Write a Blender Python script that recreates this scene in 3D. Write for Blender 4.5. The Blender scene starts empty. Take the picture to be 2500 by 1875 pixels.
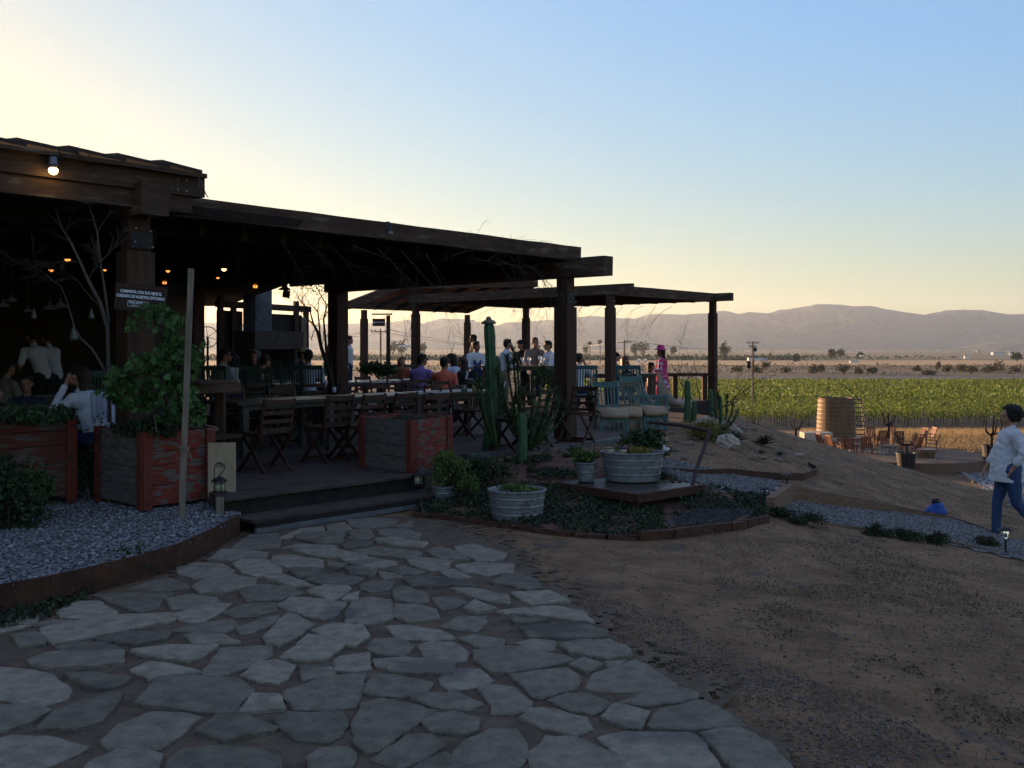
import bpy, math, random
import numpy as np
from mathutils import Vector, Matrix, noise
from mathutils.geometry import tessellate_polygon
random.seed(7); rng = np.random.default_rng(7)
R = math.radians; PI = math.pi
sc = bpy.context.scene
COL = sc.collection
# ---------- photograph geometry -> metres ----------
F, CU, HV, CZ = 2350.0, 1250.0, 850.0, 1.76
def at(u, v, Y): return Vector(((u-CU)/F*Y, Y, CZ-(v-HV)/F*Y))
def onz(u, v, z=0.0):
    Y = (CZ-z)*F/(v-HV); return at(u, v, Y)
TH = R(41.5)
D1 = Vector((math.sin(TH), math.cos(TH), 0)); D2 = Vector((-math.cos(TH), math.sin(TH), 0)); UP = Vector((0, 0, 1))
AZ1 = -TH            # rotation z turning +Y onto D1
DK = 0.31            # deck level
# ---------- mesh builder ----------
class MB:
    def __init__(s): s.v = []; s.f = []
    def add(s, vs, fs):
        n = len(s.v); s.v += [tuple(a) for a in vs]; s.f += [tuple(i+n for i in q) for q in fs]; return s
    def box(s, c, sz, rot=None, taper=1.0):
        c = Vector(c); hx, hy, hz = sz[0]/2, sz[1]/2, sz[2]/2
        P = []
        for z, t in ((-hz, 1), (hz, taper)):
            for x, y in ((-hx, -hy), (hx, -hy), (hx, hy), (-hx, hy)): P.append(Vector((x*t, y*t, z)))
        if rot is not None: P = [rot @ p for p in P]
        return s.add([c+p for p in P], [(0, 3, 2, 1), (4, 5, 6, 7), (0, 1, 5, 4), (1, 2, 6, 5), (2, 3, 7, 6), (3, 0, 4, 7)])
    def beam(s, p0, p1, w, h, up=UP, seg=1, wob=0.0):
        p0 = Vector(p0); p1 = Vector(p1); d = (p1-p0).normalized(); x = d.cross(up)
        if x.length < 1e-4: x = d.cross(Vector((0, 1, 0)))
        x.normalize(); y = x.cross(d).normalized(); vs = []
        for k in range(seg+1):
            o = p0.lerp(p1, k/seg)
            for a, b in ((-1, -1), (1, -1), (1, 1), (-1, 1)):
                j = Vector((random.uniform(-wob, wob), random.uniform(-wob, wob), random.uniform(-wob, wob))) if wob else Vector()
                vs.append(o+x*(a*w/2)+y*(b*h/2)+j)
        fs = [(3, 2, 1, 0), tuple(4*seg+i for i in (0, 1, 2, 3))]
        for k in range(seg):
            for i in range(4):
                fs.append((4*k+i, 4*k+(i+1) % 4, 4*k+4+(i+1) % 4, 4*k+4+i))
        return s.add(vs, fs)
    def tube(s, pts, rad, n=6, cap=True):
        pts = [Vector(p) for p in pts]
        if not hasattr(rad, '__len__'): rad = [rad]*len(pts)
        vs = []; prev = None
        for i, p in enumerate(pts):
            d = (pts[min(i+1, len(pts)-1)]-pts[max(i-1, 0)])
            d = d.normalized() if d.length > 1e-9 else Vector((0, 0, 1))
            if prev is None: x = d.orthogonal().normalized()
            else:
                x = prev-d*prev.dot(d)
                x = x.normalized() if x.length > 1e-6 else d.orthogonal().normalized()
            prev = x; y = d.cross(x)
            for k in range(n):
                a = 2*PI*k/n; vs.append(p+(x*math.cos(a)+y*math.sin(a))*rad[i])
        fs = []
        for i in range(len(pts)-1):
            for k in range(n):
                fs.append((i*n+k, i*n+(k+1) % n, (i+1)*n+(k+1) % n, (i+1)*n+k))
        if cap: fs += [tuple(range(n-1, -1, -1)), tuple((len(pts)-1)*n+k for k in range(n))]
        return s.add(vs, fs)
    def lathe(s, prof, c=(0, 0, 0), n=24, sx=1, sy=1):
        c = Vector(c); vs = []
        for r, z in prof:
            for k in range(n):
                a = 2*PI*k/n; vs.append(c+Vector((r*math.cos(a)*sx, r*math.sin(a)*sy, z)))
        fs = [(i*n+k, i*n+(k+1) % n, (i+1)*n+(k+1) % n, (i+1)*n+k) for i in range(len(prof)-1) for k in range(n)]
        if prof[0][0] > 1e-6: fs.append(tuple(range(n-1, -1, -1)))
        if prof[-1][0] > 1e-6: fs.append(tuple((len(prof)-1)*n+k for k in range(n)))
        return s.add(vs, fs)
    def ell(s, c, r, n=10, m=7, rot=None, jit=0.0):
        c = Vector(c); vs = []
        if not hasattr(r, '__len__'): r = (r, r, r)
        for i in range(m+1):
            t = PI*i/m
            for k in range(n):
                a = 2*PI*k/n; p = Vector((math.sin(t)*math.cos(a)*r[0], math.sin(t)*math.sin(a)*r[1], math.cos(t)*r[2]))
                if rot is not None: p = rot @ p
                if jit: p *= 1+jit*noise.noise((p+c)*7.0/max(r))
                vs.append(c+p)
        return s.add(vs, [(i*n+k, (i+1)*n+k, (i+1)*n+(k+1) % n, i*n+(k+1) % n) for i in range(m) for k in range(n)])
    def cap(s, p0, p1, r0, r1, n=10):
        p0 = Vector(p0); p1 = Vector(p1); d = p1-p0; L = d.length
        d = d.normalized() if L > 1e-6 else Vector((0, 0, 1))
        pts = []; rr = []
        for t in (-1, -.86, -.5): pts.append(p0+d*r0*t); rr.append(r0*math.sqrt(max(1-t*t, .0004)))
        pts.append(p0); rr.append(r0); pts.append(p1); rr.append(r1)
        for t in (.5, .86, 1): pts.append(p1+d*r1*t); rr.append(r1*math.sqrt(max(1-t*t, .0004)))
        return s.tube(pts, rr, n)
    def prism(s, poly, z0, z1):
        n = len(poly)
        ar = sum(poly[i][0]*poly[(i+1) % n][1]-poly[(i+1) % n][0]*poly[i][1] for i in range(n))
        if ar < 0: poly = poly[::-1]
        zz = (lambda p, z: z(p[0], p[1]) if callable(z) else z)
        vs = [(p[0], p[1], zz(p, z0)) for p in poly]+[(p[0], p[1], zz(p, z1)) for p in poly]
        tr = tessellate_polygon([[Vector((p[0], p[1], 0)) for p in poly]])
        fs = []
        for t in tr:
            a, b, c = (Vector(poly[i][:2]) for i in t)
            t = tuple(t) if (b-a).cross(c-a) > 0 else tuple(t)[::-1]
            fs.append(tuple(i+n for i in t)); fs.append(t[::-1])
        for i in range(n): fs.append((i, (i+1) % n, n+(i+1) % n, n+i))
        return s.add(vs, fs)
    def build(s, name, mat, parent=None, smooth=False, **tags):
        me = bpy.data.meshes.new(name); me.from_pydata(s.v, [], s.f); me.update()
        return link(name, me, mat, parent, smooth, **tags)
def link(name, me, mat, parent=None, smooth=False, **tags):
    if mat is not None:
        if not me.materials: me.materials.append(mat)
    if smooth: me.polygons.foreach_set('use_smooth', [True]*len(me.polygons))
    o = bpy.data.objects.new(name, me); COL.objects.link(o)
    if parent is not None: o.parent = parent
    for k, v in tags.items():
        if v: o[k] = v
    return o
def thing(name, label, cat, loc=(0, 0, 0), rz=0.0, group=None):
    o = bpy.data.objects.new(name, None); o.empty_display_size = .1; COL.objects.link(o)
    o.location = loc; o.rotation_euler = (0, 0, rz); o['label'] = label; o['category'] = cat
    if group: o['group'] = group
    return o
def dup(root, loc, rz=0.0, label=None, sc_=None):
    def cp(o, par):
        c = o.copy(); COL.objects.link(c)
        if par is not None: c.parent = par
        for ch in list(o.children): cp(ch, c)
        return c
    r = cp(root, None); r.location = loc; r.rotation_euler = (0, 0, rz)
    if sc_: r.scale = (sc_, sc_, sc_)
    if label: r['label'] = label
    return r
def npmesh(name, V, Fc, mat, parent=None, smooth=False, **tags):
    """V (n,3), Fc (m,k) all the same k"""
    me = bpy.data.meshes.new(name); m, k = Fc.shape
    me.vertices.add(len(V)); me.vertices.foreach_set('co', V.astype(np.float32).ravel())
    me.loops.add(m*k); me.loops.foreach_set('vertex_index', Fc.astype(np.int32).ravel())
    me.polygons.add(m); me.polygons.foreach_set('loop_start', np.arange(0, m*k, k, dtype=np.int32))
    me.polygons.foreach_set('loop_total', np.full(m, k, dtype=np.int32))
    me.update(calc_edges=True)
    return link(name, me, mat, parent, smooth, **tags)
# ---------- materials ----------
# base-colour calibration per material: far sunlit things keep full reflectance
KF = dict(vineyard_leaf=.9, scrub_mountain=.8, white_shed_paint=1, grey_blue_shed=1, dry_grass=1, golden_dry_ground=1, pale_concrete=1, red_patio_wood=.72, old_vat_staves=0.62, vat_hoop=.9,
 dry_scrub_leaf=.9, vineyard_soil_soil=1, service_road_soil=1, scrub_field_soil=1, golden_field_soil=1, far_plain_soil=1, pole_wood=.9, flagstone=0.82, dry_dirt=1.0, red_bed_soil=0.9,
 blue_grey_gravel=1.15, path_gravel=0.95, grape_leaf=1.1, shrub_leaf=1.0, skin=.8, tan_skin=.8, brown_roof_board=1, plywood=0.8, galvanised_steel=0.42, grey_enamel=.3, white_lettering=1, frosted_lantern_glass=.7,
 purple_shirt=.8, coral_shirt=.8, sky_sheen_table_top=1, white_cotton=0.68, pale_blue_cotton=0.8, pink_hat_felt=.9, pink_patterned_cloth=.8, cactus_skin=0.8, cactus_leaf=.8, yellow_succulent=.8, weathered_beam_wood=.62, dark_post_wood=0.5,
 teal_paint=0.6, sage_paint=0.6, flaking_red_paint=0.85, worn_red_paint=0.9, red_corner_post=.5, dirt_pebble=1, grey_chips=1, joint_grit=1, dull_dry_grass=1.2, corrugated_metal=.8, dark_red_chair_wood=.5, retaining_timber=1.0, brick_edging=0.38, dark_leaf=1.0, ground_cover_leaf=0.8, black_ink=1, joint_sand=.85, fireplace_stone=.28, table_wood=.36, grey_table_leg=.5, green_paint=.4, dark_riser_wood=.5, low_weed=.9, deck_concrete=0.5, weathered_grey_plank=.8, rusty_steel_edging=.7, pale_stake_wood=.7, grey_bark=0.4, tan_rock=.8, pale_rock=.8, blue_denim=.8, tan_cushion=.8, beige_cane=.8, grey_board=.8, agave_leaf=.8)
def mat(name, c, c2=None, rough=.8, scale=4.0, bump=0.0, bscale=None, island=0.0, metal=0.0, stretch=(1, 1, 1), spec=.3,
        trans=0.0, detail=6, c3=None, s3=1.0, t3=.5, coord='Object'):
    m = bpy.data.materials.new(name); m.use_nodes = True; nt = m.node_tree; N = nt.nodes; L = nt.links
    b = N['Principled BSDF']; b.inputs['Roughness'].default_value = rough; b.inputs['Metallic'].default_value = metal
    b.inputs['Specular IOR Level'].default_value = spec
    kf = KF.get(name, .5); c = tuple(x*kf for x in c); c2 = tuple(x*kf for x in c2) if c2 else None; c3 = tuple(x*kf for x in c3) if c3 else None
    c = (*c, 1)
    tc = N.new('ShaderNodeTexCoord'); mp = N.new('ShaderNodeMapping'); mp.inputs['Scale'].default_value = stretch
    L.new(tc.outputs[coord], mp.inputs['Vector'])
    out = None
    if c2 is not None:
        nz = N.new('ShaderNodeTexNoise'); nz.inputs['Scale'].default_value = scale; nz.inputs['Detail'].default_value = detail
        nz.inputs['Roughness'].default_value = .62
        L.new(mp.outputs[0], nz.inputs['Vector'])
        cr = N.new('ShaderNodeValToRGB'); cr.color_ramp.elements[0].position = .36; cr.color_ramp.elements[1].position = .64
        cr.color_ramp.elements[0].color = c; cr.color_ramp.elements[1].color = (*c2, 1)
        L.new(nz.outputs['Fac'], cr.inputs[0]); out = cr.outputs[0]
    else:
        rg = N.new('ShaderNodeRGB'); rg.outputs[0].default_value = c; out = rg.outputs[0]
    if c3 is not None:
        n3 = N.new('ShaderNodeTexNoise'); n3.inputs['Scale'].default_value = s3; n3.inputs['Detail'].default_value = 5
        L.new(mp.outputs[0], n3.inputs['Vector'])
        r3 = N.new('ShaderNodeValToRGB'); r3.color_ramp.elements[0].position = t3; r3.color_ramp.elements[1].position = t3+.06
        L.new(n3.outputs['Fac'], r3.inputs[0])
        mx = N.new('ShaderNodeMix'); mx.data_type = 'RGBA'; L.new(r3.outputs[0], mx.inputs['Factor'])
        L.new(out, mx.inputs['A']); mx.inputs['B'].default_value = (*c3, 1); out = mx.outputs['Result']
    if island:
        g = N.new('ShaderNodeNewGeometry'); mr = N.new('ShaderNodeMapRange')
        mr.inputs['To Min'].default_value = 1-island; mr.inputs['To Max'].default_value = 1+island
        L.new(g.outputs['Random Per Island'], mr.inputs['Value'])
        hs = N.new('ShaderNodeHueSaturation'); L.new(out, hs.inputs['Color']); L.new(mr.outputs[0], hs.inputs['Value']); out = hs.outputs[0]
    L.new(out, b.inputs['Base Color'])
    if bump:
        nb = N.new('ShaderNodeTexNoise'); nb.inputs['Scale'].default_value = bscale or scale*4; nb.inputs['Detail'].default_value = 8
        L.new(mp.outputs[0], nb.inputs['Vector'])
        bp = N.new('ShaderNodeBump'); bp.inputs['Strength'].default_value = min(bump*3, 1); bp.inputs['Distance'].default_value = bump*.05
        L.new(nb.outputs['Fac'], bp.inputs['Height']); L.new(bp.outputs[0], b.inputs['Normal'])
    if trans:
        t = N.new('ShaderNodeBsdfTranslucent'); L.new(out, t.inputs['Color']); ms = N.new('ShaderNodeMixShader'); ms.inputs[0].default_value = trans
        L.new(b.outputs[0], ms.inputs[1]); L.new(t.outputs[0], ms.inputs[2]); L.new(ms.outputs[0], N['Material Output'].inputs['Surface'])
    return m
def emit(name, c, s):
    m = bpy.data.materials.new(name); m.use_nodes = True; b = m.node_tree.nodes['Principled BSDF']
    b.inputs['Base Color'].default_value = (*c, 1); b.inputs['Emission Color'].default_value = (*c, 1); b.inputs['Emission Strength'].default_value = s
    return m
def glassmat(name, c=(1, 1, 1), rough=.05):
    m = bpy.data.materials.new(name); m.use_nodes = True; b = m.node_tree.nodes['Principled BSDF']
    b.inputs['Base Color'].default_value = (*c, 1); b.inputs['Transmission Weight'].default_value = .9; b.inputs['Roughness'].default_value = rough
    return m
M = {}
wood = dict(stretch=(1, 1, .12), scale=14, bump=.12)
M['beam'] = mat('weathered_beam_wood', (.055, .030, .018), (.115, .068, .042), .85, 5, .15, 40, stretch=(.5, .5, 2.6), c3=(.18, .13, .09), s3=5, t3=.60)
M['post'] = mat('dark_post_wood', (.06, .03, .018), (.12, .062, .036), .85, 6, .15, 30, stretch=(2, 2, .15))
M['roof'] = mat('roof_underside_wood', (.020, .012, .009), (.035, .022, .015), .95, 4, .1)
M['rooftop'] = mat('rusty_roof_sheet', (.05, .035, .03), (.09, .06, .045), .8, 6, .1)
M['brownboard'] = mat('brown_roof_board', (.14, .06, .032), (.20, .09, .05), .85, 3, .1, stretch=(1, 5, 1))
M['deck'] = mat('deck_concrete', (.085, .062, .055), (.14, .105, .09), .9, 3.0, .1, 60, c3=(.07, .05, .045), s3=2.2, t3=.56)
M['riser'] = mat('dark_riser_wood', (.022, .017, .016), (.04, .032, .03), .9, 8, .1)
M['greyboard'] = mat('grey_board', (.09, .095, .10), (.16, .16, .16), .85, 8, .1, stretch=(1, 1, 6))
M['stone'] = mat('flagstone', (.165, .148, .112), (.268, .240, .184), .92, 11, .5, 45, island=.38, c3=(.13, .118, .10), s3=1.3, t3=.6)
M['soil'] = mat('dry_dirt', (.108, .064, .034), (.210, .130, .070), .95, 2.6, 1.2, 13, detail=12, c3=(.09, .068, .05), s3=1.6, t3=.60)
M['bedsoil'] = mat('red_bed_soil', (.075, .038, .024), (.14, .075, .050), .95, 5, .5, 30)
M['gravel'] = mat('blue_grey_gravel', (.120, .122, .130), (.245, .250, .262), .85, 30, .4, 90, island=.5)
M['gravel2'] = mat('path_gravel', (.13, .13, .13), (.26, .26, .255), .85, 30, .4, 90, island=.5)
M['rust'] = mat('rusty_steel_edging', (.045, .018, .010), (.09, .038, .02), .8, 9, .1)
M['timber'] = mat('retaining_timber', (.11, .065, .04), (.19, .12, .078), .9, 7, .15, stretch=(1, 1, 5))
M['brick'] = mat('brick_edging', (.13, .055, .035), (.20, .09, .06), .9, 9, .2)
M['redpaint'] = mat('flaking_red_paint', (.24, .034, .020), (.13, .028, .018), .8, 9, .25, 30, stretch=(1, 1, 3.2), c3=(.12, .10, .085), s3=7, t3=.51)
M['redpaint2'] = mat('worn_red_paint', (.15, .032, .02), (.08, .035, .026), .85, 9, .2, 30, stretch=(1, 1, 5), c3=(.10, .08, .068), s3=4, t3=.52)
M['redpost'] = mat('red_corner_post', (.30, .045, .025), (.22, .06, .04), .8, 9, .2, 30, c3=(.06, .045, .04), s3=11, t3=.58)
M['greywood'] = mat('weathered_grey_plank', (.085, .072, .064), (.165, .145, .13), .9, 7, .2, 30, stretch=(1, 1, 6), c3=(.14, .05, .035), s3=2.5, t3=.58)
M['stake'] = mat('pale_stake_wood', (.19, .155, .115), (.30, .25, .19), .85, 12, .1, stretch=(2, 2, .3))
M['ply'] = mat('plywood', (.36, .27, .17), (.46, .37, .25), .8, 8, .05, stretch=(3, 3, .6))
M['galv'] = mat('galvanised_steel', (.33, .35, .37), (.48, .50, .52), .48, 14, .03, metal=.35, c3=(.24, .25, .26), s3=5, t3=.6)
M['iron'] = mat('black_iron', (.02, .02, .022), (.035, .03, .03), .6, 10)
M['pipe'] = mat('rusty_pipe', (.05, .045, .055), (.10, .055, .045), .7, 7)
M['chair'] = mat('dark_red_chair_wood', (.050, .016, .010), (.095, .034, .022), .55, 6, .1, stretch=(4, 1, 1))
M['table'] = mat('table_wood', (.05, .034, .026), (.10, .07, .055), .42, 5, .08, stretch=(5, 1, 1), spec=.5)
M['sheentable'] = mat('sky_sheen_table_top', (.30, .27, .24), (.40, .36, .32), .3, 5, .02, spec=.6)  # pale base colour paints the sky's reflection into the table tops
M['green'] = mat('green_paint', (.035, .085, .075), (.06, .13, .11), .6, 8, .08)
M['teal'] = mat('teal_paint', (.07, .19, .19), (.13, .27, .26), .6, 8, .1, c3=(.30, .33, .28), s3=9, t3=.62)
M['tealdk'] = mat('deep_teal_paint', (.03, .10, .13), (.05, .16, .19), .6, 8, .1)
M['sage'] = mat('sage_paint', (.16, .18, .12), (.24, .25, .17), .7, 8, .1)
M['tan'] = mat('tan_cushion', (.30, .22, .14), (.40, .31, .21), .95, 20, .2)
M['cane'] = mat('beige_cane', (.30, .24, .18), (.40, .33, .26), .9, 40, .3, 90)
M['redwood'] = mat('red_patio_wood', (.20, .065, .03), (.32, .12, .06), .6, 6, .1, stretch=(1, 1, 4))
M['vat'] = mat('old_vat_staves', (.13, .065, .03), (.30, .17, .085), .7, 3, .2, stretch=(3, 3, .15))
M['hoop'] = mat('vat_hoop', (.15, .10, .06), (.22, .15, .10), .5, 9, metal=.4)
M['concrete'] = mat('pale_concrete', (.40, .34, .27), (.50, .43, .34), .9, 4, .1)
M['leaf'] = mat('grape_leaf', (.035, .085, .022), (.065, .135, .035), .6, 6, .1, island=.45, trans=.3)
M['leafdk'] = mat('dark_leaf', (.016, .034, .012), (.032, .062, .020), .7, 8, island=.5, trans=.2)
M['leafmid'] = mat('shrub_leaf', (.045, .085, .02), (.10, .15, .035), .7, 8, island=.5, trans=.25)
M['leafyel'] = mat('yellow_succulent', (.13, .13, .02), (.24, .20, .035), .7, 8, island=.4, trans=.2)
M['cover'] = mat('ground_cover_leaf', (.018, .032, .014), (.040, .062, .026), .8, 8, island=.6)
M['cactus'] = mat('cactus_skin', (.025, .075, .035), (.05, .12, .05), .6, 9, .1)
M['spine'] = mat('cactus_leaf', (.045, .09, .035), (.08, .13, .05), .7, 9, island=.4)
M['aloe'] = mat('agave_leaf', (.06, .08, .05), (.10, .12, .075), .6, 6, .05)
M['gravel3'] = mat('bed_gravel', (.075, .075, .075), (.15, .15, .145), .9, 30, .4, 90, island=.5)
M['bark'] = mat('grey_bark', (.12, .10, .085), (.20, .17, .14), .9, 20, .2)
M['barkdk'] = mat('dark_bark', (.045, .03, .022), (.08, .055, .04), .9, 20, .2)
M['rock'] = mat('tan_rock', (.22, .155, .11), (.38, .29, .22), .9, 5, .4, 20, island=.3)
M['rockw'] = mat('pale_rock', (.38, .31, .25), (.52, .45, .38), .9, 5, .3, 20, c3=(.25, .13, .08), s3=3, t3=.6)
M['straw'] = mat('dry_grass', (.30, .20, .095), (.46, .33, .16), .9, 8, island=.4, trans=.3)
M['weed'] = mat('low_weed', (.040, .045, .022), (.075, .075, .038), .9, 8, island=.5)
M['skin'] = mat('skin', (.34, .17, .105), (.40, .21, .13), .6, 12)
M['skindk'] = mat('tan_skin', (.24, .115, .07), (.29, .14, .09), .6, 12)
M['hair'] = mat('black_hair', (.006, .005, .005), (.015, .011, .009), .65, 30, .3)
M['hairbr'] = mat('brown_hair', (.025, .012, .007), (.06, .028, .014), .55, 30, .3, stretch=(4, 4, .5))
M['hairred'] = mat('auburn_hair', (.12, .035, .012), (.20, .06, .02), .5, 30, .2)
def cloth(n, c, k=1.25): return mat(n, c, tuple(min(x*k, 1) for x in c), .9, 9, .12, 60)
M['white'] = cloth('white_cotton', (.62, .64, .68), 1.2)
M['white2'] = cloth('pale_blue_cotton', (.40, .44, .55))
M['purple'] = cloth('purple_shirt', (.20, .15, .42))
M['coral'] = cloth('coral_shirt', (.58, .13, .09))
M['grey'] = cloth('grey_shirt', (.24, .22, .20))
M['black'] = cloth('black_cloth', (.012, .012, .014))
M['beige'] = cloth('beige_shirt', (.30, .25, .17))
M['pink'] = cloth('pink_hat_felt', (.55, .04, .20))
M['red'] = cloth('red_cloth', (.45, .03, .04))
M['navy'] = cloth('navy_cloth', (.02, .03, .10))
M['denim'] = mat('blue_denim', (.025, .05, .13), (.045, .085, .19), .85, 30, .15, 120)
M['khaki'] = cloth('khaki_trousers', (.26, .20, .14))
M['apron'] = cloth('blue_apron', (.02, .05, .25))
M['pattern'] = mat('pink_patterned_cloth', (.60, .06, .25), (.55, .04, .08), .9, 3, stretch=(1, 1, 2), c3=(.50, .52, .75), s3=5, t3=.52)
M['orangeprint'] = mat('orange_print_cloth', (.40, .09, .03), (.2, .05, .04), .9, 14)
M['lamp_warm'] = emit('lit_lamp_glass', (1, .42, .10), 3.0)
M['lamp_bright'] = emit('lit_flood_lamp', (1, .62, .22), 9.0)
M['lamp_dim'] = emit('dim_lamp_glass', (1, .30, .06), .6)
M['glass'] = glassmat('clear_glass')
M['frost'] = mat('frosted_lantern_glass', (.42, .46, .30), (.5, .53, .36), .4, 8)
M['enamel'] = mat('grey_enamel', (.30, .33, .37), (.42, .45, .5), .3, 8, spec=.6)
M['signwood'] = mat('sign_wood', (.030, .012, .010), (.045, .018, .014), .6, 6)
M['signtrim'] = mat('sign_trim', (.16, .055, .03), (.22, .08, .045), .7, 8)
M['lettering'] = mat('white_lettering', (.75, .80, .88), None, .6)
M['ink'] = mat('black_ink', (.03, .025, .02), None, .8)
M['bluebag'] = mat('blue_bag_fabric', (.02, .08, .45), (.04, .16, .62), .5, 9, .1, c3=(.45, .30, .12), s3=7, t3=.62)
M['stoneface'] = mat('fireplace_stone', (.10, .075, .065), (.17, .13, .11), .9, 5, .3, 12)
M['corrugated'] = mat('corrugated_metal', (.11, .12, .14), (.17, .18, .20), .5, 5, metal=.3)
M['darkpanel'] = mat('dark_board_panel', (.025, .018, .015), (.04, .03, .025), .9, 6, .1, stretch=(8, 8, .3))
M['pole'] = mat('pole_wood', (.16, .12, .085), (.24, .18, .13), .9, 8, stretch=(2, 2, .2))
M['napkin'] = cloth('white_napkin', (.55, .55, .60))
M['butter'] = mat('yellow_oil', (.5, .35, .08), None, .3)
# ---------- terrain ----------
def sp(x, k=.6): return math.log1p(math.exp(max(min(x/k, 40), -40)))*k
def smax(a, b, k=.12):
    h = max(k-abs(a-b), 0)/k; return max(a, b)+h*h*k*.25
def smin(a, b, k): return -smax(-a, -b, k)
VAL = [(0, -5.05), (50, -5.05), (72, -4.85), (91, -5.8), (180, -8.3), (330, -9.9), (1e6, -9.9)]
def nearH(x, y):
    A = -.15*sp(x-1.4); B = -.22-.29*(x-6.2)+.1*(y-19.8); C = .2*(y-10.8)
    return smax(A, min(B, C, .24), .1)
def H(x, y):
    s = 20.4+6.0*max(0, min(1, (5.0-x)/3.0)) if x > -30 else 26
    v = -9.9
    for (a, za), (b, zb) in zip(VAL, VAL[1:]):
        if y <= b: v = za+(zb-za)*(y-max(a, 0))/(b-a) if a > 0 or y > 0 else za; break
    if y <= 50: v = -5.05
    if y <= s: r = nearH(x, y)
    else: r = nearH(x, s)-.02*min(y-s, 2)-.24*max(0, y-s-.6)
    if x < -40: r -= .02*(-40-x)
    r = max(r, v) if x < 60 or y > 50 else max(r, -9.9 if y > 60 else -6)
    if r < -9.9: r = -9.9
    if y < 60: r += .010*noise.noise(Vector((x*1.9, y*1.9, 0)))+.02*noise.noise(Vector((x*.5, y*.5, 3)))*min(1, max(0, (x-1)/3))
    return r
def gnd(u, v):
    """point of the terrain seen at pixel (u, v)"""
    lo = 3.0; Y = lo
    while Y < 400:
        p = at(u, v, Y)
        if p.z < H(p.x, p.y): break
        Y *= 1.01
    a, b = Y/1.01, Y
    for _ in range(20):
        m = (a+b)/2; p = at(u, v, m)
        if p.z < H(p.x, p.y): b = m
        else: a = m
    return at(u, v, b)
SKY_STR, SUN_STR, EXPO, HAZE = .12, 4.6, 1.9, .56e-4
# ================= camera, sky, sun =================
cam = bpy.data.cameras.new('camera'); co = bpy.data.objects.new('camera', cam); COL.objects.link(co)
co.location = (0, 0, CZ); co.rotation_euler = (R(90), 0, 0); cam.lens = 36*F/2500; cam.sensor_width = 36
cam.shift_y = -(937.5-HV)/2500; cam.clip_start = .1; cam.clip_end = 60000; sc.camera = co
SUN_EL, SUN_AZ = R(4.6), R(-43)     # azimuth from +Y, negative = left
sd = Vector((math.sin(SUN_AZ)*math.cos(SUN_EL), math.cos(SUN_AZ)*math.cos(SUN_EL), math.sin(SUN_EL)))
w = bpy.data.worlds.new('World'); sc.world = w; w.use_nodes = True; nt = w.node_tree; bg = nt.nodes['Background']
sky = nt.nodes.new('ShaderNodeTexSky'); sky.sky_type = 'NISHITA'; sky.sun_disc = False
sky.sun_elevation = SUN_EL; sky.sun_rotation = SUN_AZ; sky.altitude = 300; sky.air_density = 1.2; sky.dust_density = 0.8; sky.ozone_density = 2.5
# camera response: each channel of the sky gets its own gain and contrast
sr = nt.nodes.new('ShaderNodeSeparateColor'); cb = nt.nodes.new('ShaderNodeCombineColor'); nt.links.new(sky.outputs[0], sr.inputs[0])
def mnode(op, a_, v_=None, b_=None):
    n_ = nt.nodes.new('ShaderNodeMath'); n_.operation = op; nt.links.new(a_, n_.inputs[0])
    if b_ is not None: nt.links.new(b_, n_.inputs[1])
    else: n_.inputs[1].default_value = v_
    return n_.outputs[0]
rcl = mnode('MAXIMUM', sr.outputs[0], .72)
nt.links.new(mnode('MULTIPLY', mnode('POWER', rcl, .80), .77), cb.inputs[0])
nt.links.new(mnode('MULTIPLY', mnode('POWER', sr.outputs[1], .48), 1.02), cb.inputs[1])
nt.links.new(mnode('MULTIPLY', mnode('POWER', sr.outputs[2], .60), 1.20, mnode('MULTIPLY', mnode('POWER', rcl, -.40), 1.20)), cb.inputs[2])
nt.links.new(cb.outputs[0], bg.inputs[0]); bg.inputs[1].default_value = SKY_STR
sl = bpy.data.lights.new('sun', 'SUN'); so = bpy.data.objects.new('sun', sl); COL.objects.link(so)
sl.energy = SUN_STR; sl.angle = R(.6); sl.color = (1, .62, .34); so.rotation_euler = sd.to_track_quat('Z', 'Y').to_euler()
sc.view_settings.view_transform = 'Standard'; sc.view_settings.look = 'None'; sc.view_settings.exposure = EXPO; sc.view_settings.gamma = 1
sc.cycles.max_bounces = 6; sc.cycles.diffuse_bounces = 3; sc.cycles.transparent_max_bounces = 6; sc.cycles.volume_bounces = 1
sc.cycles.use_denoising = True
# ================= ground sheet =================
def axis(lo, hi, fine_lo, fine_hi, step, grow=1.18):
    a = list(np.arange(fine_lo, fine_hi, step)); s = step; x = fine_hi
    while x < hi: a.append(x); s *= grow; x += s
    a.append(hi); s = step; x = fine_lo-step; b = []
    while x > lo: b.append(x); s *= grow; x -= s
    b.append(lo); return b[::-1]+a
xs = axis(-9000, 9000, -4, 18, .17, 1.12); ys = axis(-60, 14000, 3, 26, .17, 1.06)
V = np.array([(x, y, H(x, y)) for y in ys for x in xs]); nx, ny = len(xs), len(ys)
ii = np.arange(nx-1)[None, :]+(np.arange(ny-1)*nx)[:, None]; ii = ii.ravel()
Fc = np.stack([ii, ii+1, ii+1+nx, ii+nx], 1)
gm = M['soil']
ground = npmesh('ground', V, Fc, gm, smooth=True, kind='structure')
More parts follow.
